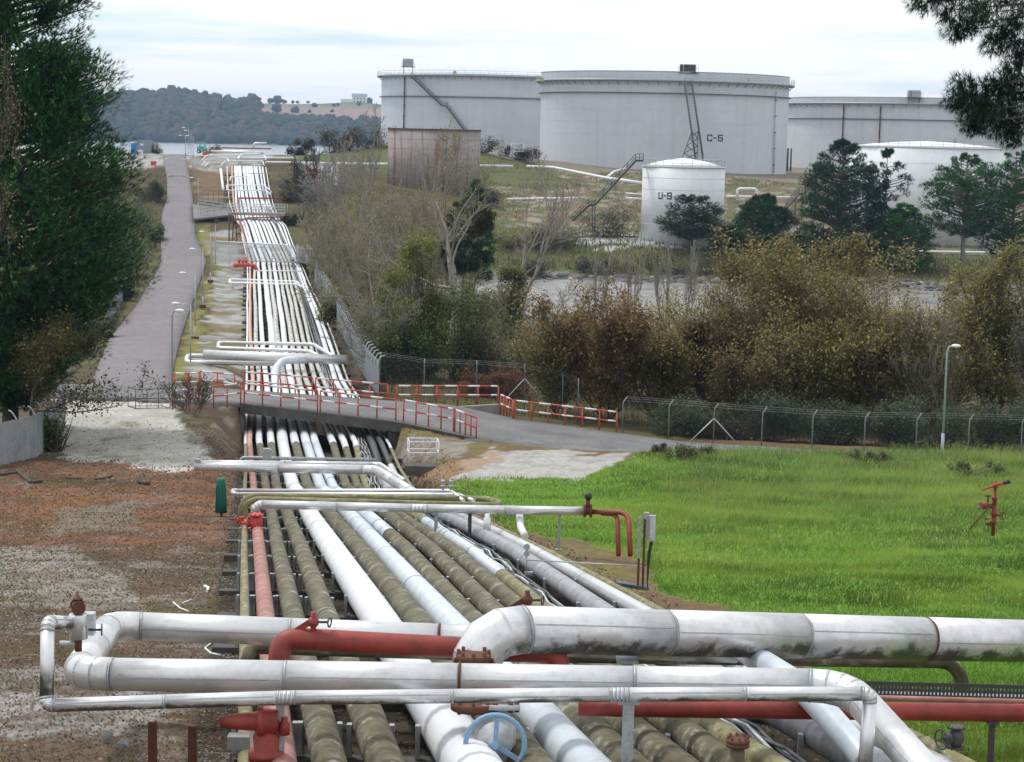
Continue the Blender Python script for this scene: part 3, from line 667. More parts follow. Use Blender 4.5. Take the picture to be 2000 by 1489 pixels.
def valve(label, c, s, mat, ax=(1, 0, 0), wheel=None, wmat=None, up=(0, 0, 1), name='valve'):
    """flanged gate valve: body, two flanges with bolts, bonnet, stem, spoked handwheel"""
    c = Vector(c); ax = Vector(ax).normalized(); up = Vector(up).normalized(); t = thing(name, label, 'valve', c)
    g = G(); g.lathe(c - ax * s * .55, ax, [(0, s * .3), (s * .2, s * .3), (s * .4, s * .42), (s * .7, s * .42), (s * .9, s * .3), (s * 1.1, s * .3)], 16); part('body', g, mat, t)
    for k in (-1, 1):
        g = G(); g.lathe(c + ax * (k * s * .55) - ax * s * .05, ax, [(0, s * .5), (s * .1, s * .5)], 20); fl = part('flange', g, mat, t)
        for b_ in range(8):
            x = ax.orthogonal().normalized(); y = ax.cross(x); q = 2 * PI * b_ / 8
            p = c + ax * (k * s * .55) + (x * math.cos(q) + y * math.sin(q)) * s * .43; g = G(); g.cyl(p - ax * s * .1, p + ax * s * .1, s * .05, seg=6); part('bolt', g, M['rust'], fl)
    g = G(); g.lathe(c, up, [(s * .3, s * .25), (s * .5, s * .22), (s * .52, s * .36), (s * .6, s * .36), (s * .62, s * .15), (s * .95, s * .08)], 14); part('bonnet', g, mat, t)
    if wheel:
        h = c + up * s * 1.0; g = G(); g.ring(h, up, wheel, wheel * .09, 28, 8); w = part('handwheel', g, wmat or mat, t)
        x = Vector((0.05, 0, 1)) if abs(up.z) < .6 else up.orthogonal(); x = (x - up * x.dot(up)).normalized(); y = up.cross(x)
        for k in range(3):
            q = 2 * PI * k / 3; g = G(); g.beam(h, h + (x * math.cos(q) + y * math.sin(q)) * wheel, wheel * .16, wheel * .08, up=up); part('spoke', g, wmat or mat, w)
        g = G(); g.cyl(h - up * s * .1, h + up * s * .12, wheel * .14, seg=10); part('hub', g, wmat or mat, w)
    return t
def post(label, top, foot_z, w=.1, mat='galv', group=None):
    top = Vector(top); ft = Vector((top.x, top.y, foot_z)); t = thing('pipe_support', label, 'support', ft, group)
    g = G(); g.box((ft + top) / 2, (w, w * .2, top.z - ft.z)); g.box((ft + top) / 2 + Vector((0, w * .45, 0)), (w * .15, w * .8, top.z - ft.z)); part('post', g, M[mat], t)
    g = G(); g.box(top + Vector((0, 0, .012)), (w * 1.8, w * 1.8, .03)); part('saddle', g, M[mat], t)
    g = G(); g.box(ft + Vector((0, 0, .02)), (w * 2, w * 2, .04)); part('base_plate', g, M[mat], t); return t
# --- front horizontal loop
crossing('broad silver expansion loop crossing the whole foreground with mitred elbows', [at(1440, 1268, 21.2), at(215, 1221, 21.2), at(150, 1316, 18.0), at(1655, 1340, 17.8), at(1890, 1600, 15.6)], .305, M['clad'], .34, 1.55, 28)
crossing('silver pipe dropping forward under the large upper pipe at right', [at(1440, 1262, 21.1), at(1570, 1345, 18.6), at(1680, 1470, 17.9), at(1760, 1570, 17.2)], .26, M['clad_blue'], .3, None)
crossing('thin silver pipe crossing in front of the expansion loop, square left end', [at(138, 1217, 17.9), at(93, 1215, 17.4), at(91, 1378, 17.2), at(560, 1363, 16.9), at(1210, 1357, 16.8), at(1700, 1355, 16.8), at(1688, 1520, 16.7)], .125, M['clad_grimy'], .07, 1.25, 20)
crossing('red oxide pipe arching over the bundle behind the silver loop', [at(543, 1320, 19.0), at(548, 1246, 19.1), at(1090, 1276, 19.3), at(1092, 1330, 19.2)], .215, M['red'], .26)
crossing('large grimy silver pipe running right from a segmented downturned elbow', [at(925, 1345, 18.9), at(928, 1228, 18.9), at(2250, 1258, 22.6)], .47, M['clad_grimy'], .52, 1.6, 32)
crossing('dark mossy pipe below the large silver pipe, bending down at right', [at(480, 1300, 21.6), at(490, 1264, 21.8), at(1000, 1280, 21.9), at(1872, 1293, 22.0), at(1886, 1380, 21.9)], .155, M['olive'], .28)
crossing('thick red pipe low at right behind the thin silver pipe', [at(1130, 1380, 18.6), at(1225, 1383, 18.6), at(2150, 1395, 18.6)], .175, M['red'], .2)
crossing('slim pinkish red pipe on top of the thick red pipe at right', [at(1590, 1360, 19.2), at(2150, 1375, 19.0)], .055, M['pink'], .1)
# perforated tray at the right edge
g0 = at(1690, 1346, 20.2); g1_ = at(2150, 1358, 20.2); t = thing('perforated_cable_tray', 'dark perforated steel cable tray at the right edge above the red pipes', 'cable tray', g0)
g = G(); u = (g1_ - g0); nH = 64; hgt = .17
zz = [-.085, -.045, -.015, .015, .045, .085]
for r_ in range(5):
    if r_ in (0, 2, 4): g.beam(g0 + Vector((0, 0, (zz[r_] + zz[r_ + 1]) / 2)), g1_ + Vector((0, 0, (zz[r_] + zz[r_ + 1]) / 2)), .006, zz[r_ + 1] - zz[r_])
    else:
        for k in range(nH): g.beam(g0 + u * (k / nH) + Vector((0, 0, (zz[r_] + zz[r_ + 1]) / 2)), g0 + u * ((k + .62) / nH) + Vector((0, 0, (zz[r_] + zz[r_ + 1]) / 2)), .006, zz[r_ + 1] - zz[r_])
part('perforated_side', g, M['dark'], t)
g = G(); g.beam(g0 + Vector((0, .15, -.08)), g1_ + Vector((0, .15, -.08)), .3, .006); part('tray_floor', g, M['galv'], t)
# supports at the front
post('grey steel post under the left part of the thin front pipe', at(548, 1374, 17.0), at(548, 1374, 17.0).z - 1.25, .075)
post('grey steel post under the middle of the thin front pipe', at(1228, 1371, 16.95), at(1228, 1371, 16.95).z - 1.25, .10)
post('grey post carrying the large silver pipe behind the loop', at(1225, 1292, 19.6), at(1225, 1292, 19.6).z - 1.0, .12)
post('dark post carrying the red pipes at the right edge', at(1938, 1412, 18.6), at(1938, 1412, 18.6).z - .8, .06, 'dark')
# valves at the front
c = at(966, 1436, 17.6); v_ = valve('white flanged gate valve with a three-spoke blue handwheel', c, .46, M['valve_white'], ax=(0, .25, 1), wheel=.262, wmat=M['blue'], up=(.02, -1, .12))
t = thing('flange_joint', 'rusty bolted flange joint between the large elbow and the loop pipe', 'flange', at(925, 1300, 18.7))
for y_, rr_ in ((1283, .17), (1300, .21), (1376, .21)):
    p = at(925, y_, 18.6 if y_ < 1320 else 17.6); g = G(); g.lathe(p - Vector((0, 0, .04)), (0, 0, 1), [(0, rr_), (.07, rr_)], 20); fl = part('flange', g, M['rust'], t)
    for k in range(8):
        q = 2 * PI * k / 8; e = p + Vector((math.cos(q) * rr_ * .85, math.sin(q) * rr_ * .85, 0)); g = G(); g.cyl(e - Vector((0, 0, .06)), e + Vector((0, 0, .07)), .018, seg=6); part('bolt', g, M['rust'], fl)
valve('small rusty valve standing on the insulated can at the left loop corner', at(152, 1185, 17.9), .13, M['rust'], ax=(.3, -1, 0))
t = thing('insulated_can', 'silver insulated canister valve jacket at the left corner of the loop', 'valve jacket', at(153, 1245, 17.9))
p = at(153, 1247, 17.9); g = G(); g.lathe(p, (0, 0, 1), [(0, .085), (.22, .085), (.23, .08)], 20); part('jacket', g, M['clad'], t)
g = G(); g.box(p + Vector((.09, .05, .13)), (.1, .12, .2)); part('jacket_box', g, M['galv_lt'], t)
g = G(); g.cyl(p - Vector((0, 0, .12)), p, .035, seg=8); part('neck', g, M['rust'], t)
g = G(); g.cyl(p + Vector((-.17, 0, -.05)), p + Vector((.02, 0, -.05)), .025, seg=8); part('drain_stub', g, M['valve_white'], t)
q_ = p + Vector((.22, -.02, .09)); g = G(); g.ring(q_, (1, .2, 0), .05, .008, 16, 6); g.cyl(q_ - Vector((.12, 0, 0)), q_, .012, seg=6); part('handwheel', g, M['dark'], t)
for (px_, py_, d_, mt, lb, hd) in ((612, 1215, 19.1, 'red', 'small red valve with side handwheel on a bracket above the red pipe', 1), (1030, 1172, 20.4, 'rust', 'small rusty valve standing above the large elbow', 1)):
    p = at(px_, py_, d_); t = thing('small_valve', lb, 'valve', p - Vector((0, 0, .15)))
    g = G(); g.cyl(p - Vector((0, 0, .2)), p + Vector((0, 0, .1)), .028, seg=8); part('stem', g, M[mt], t)
    g = G(); g.lathe(p - Vector((.05, 0, 0)), (1, 0, 0), [(0, .03), (.02, .05), (.08, .05), (.1, .03)], 10); part('body', g, M[mt], t)
    g = G(); g.cyl(p, p + Vector((.15, 0, 0)), .014, seg=6); part('spindle', g, M['dark'], t)
    g = G(); g.ring(p + Vector((.16, 0, 0)), (1, -.3, 0), .045, .009, 16, 6); part('handwheel', g, M['dark'], t)
    g = G(); g.beam(p - Vector((.03, 0, .0)), p - Vector((.28, 0, .17)), .02, .06); part('bracket', g, M[mt], t)
ICO1 = ico(1)
# hydrant manifold bottom left
p = at(520, 1480, 17.0); t = thing('hydrant_manifold', 'red fire hydrant manifold with a side outlet at the bottom left', 'hydrant', p - Vector((0, 0, .25)))
g = G(); g.lathe(p - Vector((0, 0, .25)), (0, 0, 1), [(0, .1), (.25, .1), (.26, .16), (.31, .16), (.32, .11), (.45, .12), (.5, .08)], 16); part('riser', g, M['red'], t)
a_ = at(520, 1408, 17.0); g = G(); g.lathe(a_ + Vector((.1, 0, 0)), (-1, -.12, 0), [(0, .1), (.12, .115), (.13, .14), (.17, .14), (.18, .085), (.38, .07), (.5, .045)], 16); part('outlet', g, M['red'], t)
g = G(); b_ = a_ + Vector((-.44, -.07, 0)); g.ring(b_, (1, .15, 0), .075, .016, 18, 6); part('outlet_cap', g, M['rust'], t)
for k in range(3):
    g = G(); e = a_ + Vector((-.02 + .09 * k, 0, -.06 - .03 * k)); g.lathe(e, (0, 0, 1), [(0, .05), (.1, .05), (.12, .03), (.16, .03)], 10); part('cap_nut', g, M['red'], t)
for k in (-1, 1):
    g = G(); g.beam(p + Vector((.13 * k, 0, -.3)), p + Vector((.13 * k, 0, .05)), .05, .03, up=(0, 1, 0)); part('leg', g, M['red'], t)
g = G(); g.box(at(467, 1448, 17.6), (.2, .15, .12)); solo('concrete_block', g, M['conc'], 'pale concrete block beside the red hydrant manifold', 'block')
g = G(); g.beam(at(492, 1425, 17.2), at(495, 1520, 17.2), .035, .03, up=(0, 1, 0)); solo('white_stake', g, M['white'], 'narrow white stake left of the red hydrant manifold', 'stake')
for px_, y0, y1_, lb in ((297, 1410, 1468, 'rusty steel stub post, left of two in the gravel'), (375, 1418, 1470, 'rusty steel stub post, right of two in the gravel')):
    p = at(px_, y1_, 18.3); g = G(); h_ = at(px_, y0, 18.3).z - p.z; g.box(p + Vector((0, 0, h_ / 2 - .1)), (.075, .025, h_ + .2)); g.box(p + Vector((.03, .03, h_ / 2 - .1)), (.015, .06, h_ + .2)); solo('stub_post', g, M['rust'], lb, 'post')
for k, (px_, py_) in enumerate(((210, 1440), (240, 1455))):
    p = at(px_, py_, 18.6); g = G(); g.add([p + Vector((v_[0] * .07, v_[1] * .05, v_[2] * (.09 - .04 * k) + .0)) * random.uniform(.999, 1.001) + Vector((random.uniform(-.015, .015), random.uniform(-.015, .015), random.uniform(-.02, .02))) for v_ in ICO1[0]], [tuple(q) for q in ICO1[1]], flat=True); solo('lump', g, M['stone'], ['upright dark stone among the front gravel', 'mossy dark lump of rubble beside the upright stone'][k], 'stone')
# stub with bolted blank flange and right valve
p = at(1440, 1480, 16.4); t = thing('blanked_stub', 'stub pipe with rusty bolted blank flange among the mossy pipes', 'flange', p - Vector((0, 0, .2)))
g = G(); g.lathe(p - Vector((0, 0, .2)), (0, 0, 1), [(0, .14), (.12, .13), (.18, .065), (.3, .06)], 16); part('neck', g, M['olive'], t)
g = G(); g.lathe(p + Vector((0, 0, .1)), (0, 0, 1), [(0, .1), (.03, .1), (.031, .09), (.035, .1), (.065, .1)], 20); fl = part('blank_flange', g, M['rust'], t)
for k in range(8):
    q = 2 * PI * k / 8; e = p + Vector((math.cos(q) * .082, math.sin(q) * .082, .1)); g = G(); g.cyl(e, e + Vector((0, 0, .095)), .013, seg=6); part('bolt', g, M['rust'], fl)
valve('dark flanged valve with a ring handle at the far right bottom', at(1868, 1440, 17.6), .17, M['dark'], ax=(0, .05, 1), wheel=.09, wmat=M['dark'], up=(-1, -.5, 0))
# ================================================================== middle crossings
c3 = 'silver pipe pair'
crossing('silver crossing pipe with capped left end beyond the green cover, bending right', [at(380, 911, 70), at(735, 918, 70), at(805, 962, 62), at(845, 985, 57)], .34, M['clad'], .5, 3.2, 16)
crossing('slim silver pipe lying just behind the capped silver crossing pipe', [at(388, 903, 71), at(742, 907, 71), at(790, 940, 66)], .17, M['clad'], .3, 3.2, 12)
crossing('thin weathered pipe crossing just before the bridge, hooked down at left', [at(466, 915, 74), at(470, 894, 74), at(735, 899, 74)], .13, M['grey_pipe'], .3)
p = at(386, 902, 70); g = G(); g.box(p, (.2, .2, .2)); g.box(p - Vector((.15, 0, .05)), (.12, .06, .06)); solo('junction_box', g, M['galv'], 'small grey box on the left end of the silver crossing pipe', 'box')
p = at(521, 889, 72.6); g = G(); g.box(p, (.26, .2, .5)); g.box(p + Vector((.13, -.05, .05)), (.1, .15, .35)); solo('junction_box', g, M['galv'], 'upright grey box standing on the thin weathered pipe', 'box')
for k, (yy, d_) in enumerate(((957, 58), (963.5, 56.5))):
    crossing(['upper of two slim silver pipes joined by a rounded left end', 'lower of two slim silver pipes joined by a rounded left end'][k], [at(460, yy + 1, d_), at(880 + 14 * k, yy + 1.5 + k, d_), at(905 + 20 * k, 978, 53)], .10, M['clad'], .2)
g = G(); g.tube([at(462, 957.5, 58), at(454, 958, 57.8), at(454, 963, 56.7), at(462, 964, 56.5)], .052, 10, .06); solo('pipe_bend', g, M['clad'], 'rounded bend joining the left ends of two slim silver pipes', 'pipe')
for k, px_ in enumerate((865, 881)):
    p = at(px_, 957, 57); t = thing('vent_valve', ['left of two small grey vent valves on the slim silver pipes', 'right of two small grey vent valves on the slim silver pipes'][k], 'valve', p)
    g = G(); g.lathe(p, (0, 0, 1), [(0, .03), (.08, .03), (.09, .07), (.13, .07), (.14, .03), (.2, .03)], 10); part('body', g, M['galv'], t)
    g = G(); g.lathe(p + Vector((0, 0, .2)), (0, 0, 1), [(0, .02), (.03, .065), (.07, .065), (.1, .02)], 10); part('cap', g, M['galv'], t)
crossing('upper mossy pipe of the long hairpin crossing the bundle', [at(470, 1040, 54), at(471, 968, 54), at(950, 974, 54), at(978, 982, 52), at(968, 987.5, 50.5), at(500, 975, 51), at(479, 985, 51), at(480, 1046, 51)], .155, M['olive_yellow'], .5)
crossing('long silver pipe with coned left elbow crossing above the bundle', [at(497, 1014, 48.5), at(499, 985, 48.5), at(820, 993, 48), at(1145, 999, 47)], .21, M['clad'], .2, 2.0, 18)
crossing('red pipe turning down into the grass, right of a pair', [at(1152, 1000, 46.9), at(1228, 1001, 46.4), at(1231, 1085, 45.5)], .12, M['red'], .3)
crossing('red pipe turning down into the grass, left of a pair', [at(1175, 1003, 46.8), at(1206, 1005, 46.6), at(1208, 1085, 45.8)], .11, M['red'], .25)
valve('red gate valve joining the coned silver elbow to the pink-red pipe', at(500, 1022, 47.6), .38, M['red_bright'], ax=(0, 0, 1), up=(-1, -.1, 0))
valve('small red valve on the thin left pipe beside the red gate valve', at(472, 1017, 48.5), .16, M['red_bright'], ax=(0, 0, 1), wheel=.1, wmat=M['red_bright'], up=(-1, 0, 0))
p = at(1148, 998, 46.9); t = thing('actuator_valve', 'black topped valve actuator where the silver pipe turns red', 'valve', p)
g = G(); g.lathe(p - Vector((.1, 0, 0)), (1, 0, 0), [(0, .16), (.05, .16), (.06, .1), (.14, .1), (.15, .16), (.2, .16)], 14); part('flange', g, M['rust'], t)
g = G(); g.cyl(p, p + Vector((0, 0, .3)), .05, seg=8); part('stem', g, M['rust'], t)
g = G(); g.lathe(p + Vector((0, 0, .27)), (0, 0, 1), [(0, .05), (.03, .09), (.13, .09), (.17, .04)], 14); part('actuator_head', g, M['black'], t)
post('grey post holding the silver pipe over the grass edge', at(1093, 1003, 47.2), at(1093, 1080, 46).z - .2, .07)
p0 = at(1012, 1003, 47.5); crossing('white curved vent pipe leaning out of the grass edge', [at(1015, 1008, 47.6), at(1016, 1028, 47.2), at(1026, 1048, 46.6)], .17, M['white_pipe'], .3)
p = at(952, 1004, 47.2); g = G(); g.lathe(p - Vector((0, 0, .5)), (0, 0, 1), [(0, .09), (.4, .09), (.42, .06), (.5, .06)], 16); solo('insulated_drop', g, M['clad'], 'short silver insulated drop hanging from the silver pipe', 'pipe')
for k, (px_, d_) in enumerate(((918, 48), (852, 48.5))):
    post(['dark inclined bracket post near the insulated drop', 'grey bracket post left of the insulated drop'][k], at(px_, 1003, d_), at(px_, 1042, d_).z - .2, .09, 'dark' if k == 0 else 'galv')
# gauges, instrument stand, green cover
p = at(1028, 1108, 37.5); t = thing('gauge_stand', 'small grey pressure gauges stacked on a thin pipe', 'gauge', p)
g = G(); g.cyl(p - Vector((0, 0, .2)), p + Vector((0, 0, .36)), .018, seg=8); part('stem', g, M['galv'], t)
for h_ in (.27, .40):
    g = G(); g.cyl(p + Vector((0, -.04, h_)), p + Vector((0, .03, h_)), .058, seg=16); part('gauge', g, M['galv'], t)
g = G(); g.box(p + Vector((.05, 0, -.12)), (.16, .08, .06)); part('block_valve', g, M['galv'], t)
crossing('thin straight conduit linking the gauges to the instrument stand', [at(1030, 1094, 37.4), at(1252, 1106, 35.5)], .025, M['galv'], .1)
b0 = at(1255, 1152, 34.6); t = thing('instrument_stand', 'brown steel instrument stand with grey boxes and dangling cables', 'instrument stand', b0)
for o_, hh in ((-.085, 1.32), (.0, 1.28)):
    g = G(); g.box(b0 + Vector((o_, 0, hh / 2)), (.04, .05, hh)); part('post', g, M['rust'], t)
g = G(); g.box(b0 + Vector((.13, -.05, 1.12)), (.12, .1, .46)); bx = part('instrument_box', g, M['galv'], t)
g = G(); g.box(b0 + Vector((.14, -.105, 1.12)), (.09, .012, .40)); part('door', g, M['galv_lt'], bx)
g = G(); g.box(b0 + Vector((.03, .02, 1.16)), (.09, .08, .46)); part('back_box', g, M['galv'], t)
g = G(); g.box(b0 + Vector((-.09, -.04, .95)), (.05, .02, .75)); part('channel', g, M['galv'], t)
for k in range(3):
    g = G(); g.tube([b0 + Vector((.15 - .015 * k, 0, .9)), b0 + Vector((.11 - .02 * k, 0, .6)), b0 + Vector((.08, -.02 * k, .1)), b0 + Vector((.1, -.05, .02))], .014, 6, .1); part('cable', g, M['black'], t)
g = G(); g.beam(b0 + Vector((-.45, .05, .1)), b0 + Vector((.1, .0, .03)), .2, .06); part('base_tray', g, M['cable'], t)
p = at(432, 1003, 58); t = thing('covered_post', 'post under a green canvas cover left of the bundle', 'cover', p)
g = G(); g.tube([p + Vector((0, 0, .03)), p + Vector((.01, 0, .4)), p + Vector((0, 0, .8)), p + Vector((-.01, 0, 1.05))], [.175, .165, .15, .115], 9); part('canvas_cover', g, M['green_cover'], t)
for k in range(5):
    q = -2.6 + .5 * k; g = G(); g.tube([p + Vector((math.cos(q) * .178, math.sin(q) * .178, .03)), p + Vector((math.cos(q) * .155, math.sin(q) * .155, .8)), p + Vector((math.cos(q) * .118, math.sin(q) * .118, 1.04))], .016, 5); part('fold', g, M['green_cover'], t)
g = G(); g.cyl(p - Vector((0, 0, .3)), p + Vector((0, 0, .1)), .04, seg=8); part('post', g, M['dark'], t)
# ================================================================== crossings beyond the bridge
crossing('fat silver header pipe with rounded ends beyond the bridge', [at(398, 693, 128), at(540, 698, 127.5), at(678, 703, 127)], .62, M['clad'], .5)
crossing('silver branch curving down from the fat header pipe beyond the bridge', [at(600, 703, 126.6), at(552, 704, 126.4), at(538, 722, 125.6), at(536, 752, 121.5)], .5, M['clad_blue'], .9)
crossing('silver pipe hooked at its left end below the fat header pipe', [at(470, 696, 130), at(366, 695, 130), at(364, 708, 128.5), at(540, 711, 128)], .3, M['clad'], .4)
crossing('upper pipe of the double hairpin just beyond the fat header pipe', [at(660, 703, 131), at(613, 673, 140), at(427, 669, 140), at(426, 680, 137), at(604, 686, 136.5), at(625, 697, 132)], .26, M['clad'], .5)
crossing('white double hairpin pipe crossing the far bundle past the fence line', [at(598, 567, 202), at(580, 551, 212), at(449, 546, 213), at(449, 553, 208), at(582, 556, 207), at(600, 569, 200)], .26, M['white_pipe'], .6)
crossing('thin white pipe crossing behind the red hydrant group', [at(500, 529, 226), at(592, 530, 226)], .16, M['white_pipe'], .3)
crossing('thin pale pipe crossing above the palisade gate', [at(490, 510, 236), at(614, 513, 236)], .12, M['grey_pipe'], .3)
crossing('pale pipe with hooked right end behind the palisade fence', [at(421, 472, 257), at(560, 479, 256), at(566, 492, 252)], .22, M['galv_lt'], .5)
crossing('rust red pipe snaking in front of the far footbridge', [at(470, 452, 266), at(468, 434, 270), at(481, 426, 275), at(549, 424, 276)], .2, M['red'], .6)
crossing('rust red pipe crossing behind the far footbridge', [at(466, 400, 292), at(466, 387, 300), at(552, 388, 300)], .24, M['red'], .6)
crossing('white rectangular pipe loop crossing the hillside bundle', [at(531, 376, 309), at(516, 362, 315), at(443, 362, 315), at(443, 372, 309), at(520, 372, 309), at(530, 382, 305)], .2, M['white_pipe'], .3)
crossing('white pipe crossing the middle of the hillside bundle', [at(449, 353, 318), at(451, 345, 322), at(484, 345, 322)], .18, M['white_pipe'], .3)
crossing('thin grey pipe running right from the hillside bundle', [at(486, 339, 324), at(545, 339, 324)], .12, M['grey_pipe'], .3)
crossing('loose white pipe lying on the slope left of the hillside bundle', [at(431, 331, 328), at(436, 371, 308)], .4, M['white_pipe'], .3)
crossing('fat white manifold header at the top of the pipe hill', [at(412, 296, 350), at(480, 297, 350), at(514, 299, 350)], .5, M['clad'], .5)
crossing('white branch bending off the fat manifold header', [at(509, 301, 348), at(473, 301, 348), at(464, 312, 344)], .42, M['clad'], .8)
for k, (x0, x1, y_, lb) in enumerate(((404, 517, 303.5, 'uppermost white pipe below the fat manifold header'), (406, 444, 308.5, 'short white pipe left of the hillside bundle top'), (440, 513, 314.5, 'white pipe across the top of the hillside bundle'))):
    crossing(lb, [at(x0 - 10, y_ + 10, 338), at(x0, y_, 342), at(x1, y_ + .5, 342), at(x1 + 3, y_ + 9, 337)], .2, M['white_pipe'], .5)
for k, (x0, y0, x1, y1_, lb) in enumerate(((393, 324, 402, 317, 'left inclined white pipe at the hilltop manifold'), (400, 325, 408, 317.5, 'right inclined white pipe at the hilltop manifold'))):
    crossing(lb, [at(x0, y0, 336), at(x1, y1_, 341), at(442, 318, 341)], .18, M['white_pipe'], .4)
crossing('white pipe leaving the hilltop manifold towards the tanks', [at(470, 308.5, 346), at(580, 309, 350)], .4, M['white_pipe'], .6)
crossing('lower white pipe leaving the hilltop manifold towards the tanks', [at(518, 317, 342), at(600, 318, 345)], .38, M['white_pipe'], .6)
crossing('red pipe crossing above the hilltop manifold', [at(434, 289, 356), at(530, 291, 356)], .24, M['red'], .6)
crossing('silver pipe end at the hilltop above the red pipe', [at(494, 288, 362), at(497, 280, 362), at(521, 280, 362)], .4, M['clad'], .6)
# long white pipes on the tank slope
crossing('long white pipe running past the rusty tank towards tank C-5', [at(600, 320, 352), at(760, 321, 356), at(1000, 325, 385)], .5, M['white_pipe'], .6)
crossing('white pipe running from tank C-5 down behind tank U-9', [at(1030, 325, 385), at(1080, 327, 380), at(1180, 347, 345), at(1255, 358, 330)], .5, M['white_pipe'], 2)
crossing('white branch pipe bending down in front of tank C-5', [at(1228, 328, 398), at(1200, 335, 390), at(1186, 346, 350)], .45, M['white_pipe'], 1.5)
crossing('white pipe on the lower slope left of tank U-9', [at(990, 389, 318), at(1130, 387, 320)], .34, M['white_pipe'], .5)
crossing('upper of two white pipes beside the left wall of tank U-9', [at(1222, 378, 316), at(1256, 380, 316)], .28, M['white_pipe'], .5)
crossing('lower of two white pipes beside the left wall of tank U-9', [at(1222, 387, 312), at(1256, 389, 312)], .3, M['white_pipe'], .5)
crossing('white hoop pipe right of tank U-9', [at(1440, 384, 330), at(1440, 369, 330), at(1478, 369, 330), at(1478, 384, 330)], .45, M['white_pipe'], .9)
crossing('white pipe running behind the conifers at right', [at(1420, 384, 330), at(1560, 386, 335)], .4, M['white_pipe'], .9)
crossing('long white pipe low behind the conifer trunks at right', [at(1580, 489, 300), at(2150, 497, 300)], .42, M['white_pipe'], .9)
# ================================================================== bridge over the pipes
def lerp_edge(pts, px):
    xs_ = [p[0] for p in pts]; return at(px, float(np.interp(px, xs_, [p[1] for p in pts])), float(np.interp(px, xs_, [p[2] for p in pts])))
bt = thing('road_bridge', 'low concrete road bridge carrying the tarmac over the pipes', 'bridge', lerp_edge(XRF, 475))
g = G(); vs = []; fc = []
N_ = 14
for i in range(N_ + 1):
    q = 470 + (784 - 470) * i / N_; a_ = lerp_edge(XRF, q) + Vector((0, -.12, .02)); b_ = lerp_edge(XRB, q) + Vector((0, .12, .02))
    vs += [a_, b_, b_ - Vector((0, 0, .48)), a_ - Vector((0, 0, .48))]
for i in range(N_):
    for k in range(4): fc.append((4 * i + k, 4 * i + (k + 1) % 4, 4 * i + 4 + (k + 1) % 4, 4 * i + 4 + k))
fc += [(3, 2, 1, 0), (4 * N_, 4 * N_ + 1, 4 * N_ + 2, 4 * N_ + 3)]
g.add(vs, fc, flat=True); part('deck_slab', g, M['conc_dark'], bt)
for q0, q1, nm in ((452, 476, 'left_abutment'), (758, 778, 'pier')):
    for e, o_ in ((XRF, .1), (XRB, -.6)):
        a_ = lerp_edge(e, (q0 + q1) / 2); g = G(); g.box(a_ + Vector((0, o_ + .2, -1.35)), ((q1 - q0) / 39.5, .5, 1.8)); part('abutment' if q0 < 500 else 'pier', g, M['conc_dark'] if q0 > 500 else M['conc'], bt)
for i in range(6):
    q0 = 786 + 24 * i; q1 = q0 + 23; a_ = lerp_edge(XRF, q0); b_ = lerp_edge(XRF, q1); h_ = .85 - .1 * i
    g = G(); g.beam(a_ + Vector((0, -.06, -h_ / 2 + .06)), b_ + Vector((0, -.06, -h_ / 2 + .06)), .25, h_); part('wing_wall_block', g, M['conc_dark'], bt)
g = G(); g.box(at(932, 866, 93.2) + Vector((0, 0, 0)), (1.25, .9, .3)); solo('kerb_block', g, M['conc_dark'], 'square concrete block at the right foot of the bridge railing', 'block')
g = G(); g.beam(at(880, 806, 103.3) + Vector((0, .1, -.1)), at(974, 800, 104) + Vector((0, .1, -.1)), .3, .75); solo('low_wall', g, M['conc'], 'low concrete wall behind the road under the rear right railing', 'wall')
def railing(label, bases, n, h=1.0, tilt=None):
    P = [at(*b) for b in bases]; t = thing('railing', label, 'railing', P[0], 'red and white railings of the road bridge')
    l = [0]
    for i in range(1, len(P)): l.append(l[-1] + (P[i] - P[i - 1]).length)
    def pt(s):
        i = max(0, min(len(P) - 2, int(np.searchsorted(l, s) - 1))); return P[i].lerp(P[i + 1], (s - l[i]) / max(1e-6, l[i + 1] - l[i]))
    up = Vector((0, 0, 1)); Q = [pt(l[-1] * k / (n - 1)) for k in range(n)]
    for q in Q:
        g = G(); g.cyl(q - up * .12, q + up * h, .038, seg=8); part('post', g, M['rail_red'], t)
    for hh, nm in ((h, 'top_rail'), (h * .52, 'middle_rail')):
        g = G(); g.tube([p + up * hh for p in P], .042, 8); r_ = part(nm, g, M['rail_red'], t)
        s = .12
        while s < l[-1] - .3:
            e = min(s + .62, l[-1] - .06); g = G(); g.tube([pt(s) + up * hh, pt(e) + up * hh], .047, 8); part('white_band', g, M['white'], r_); s += 1.22
    return t
railing('front bridge railing, leftmost full panel above the pipes', [(477, 788, 98), (620, 803, 97.4)], 5)
railing('front bridge railing, middle panel above the pipes', [(625.6, 803, 97.4), (773, 820, 96.7)], 5)
railing('front bridge railing, straight panel right of the pipes', [(788, 821, 96.6), (886, 839.5, 95.2)], 5)
railing('front bridge railing, short end panel stepping down at the right', [(888, 840, 95.2), (930, 857, 94)], 5)
railing('approach railing rising to the bridge from the cage, partly behind a bare shrub', [(337, 804, 97), (470, 788, 98)], 6)
railing('rear railing, far left short panel beside the lamp post', [(340, 765, 107), (364, 766, 106.6)], 2)
railing('rear railing, second short panel from the lamp post', [(366, 766, 106.6), (389, 764, 106.5)], 2)
railing('rear railing, panel left of the bridge deck', [(391, 761, 106.4), (458, 768, 106)], 3)
railing('rear bridge railing, leftmost panel over the pipes', [(476, 763, 105.3), (610, 774, 104.9)], 5)
railing('rear bridge railing, second panel over the pipes', [(616, 775, 104.9), (757, 788, 104.2)], 5)
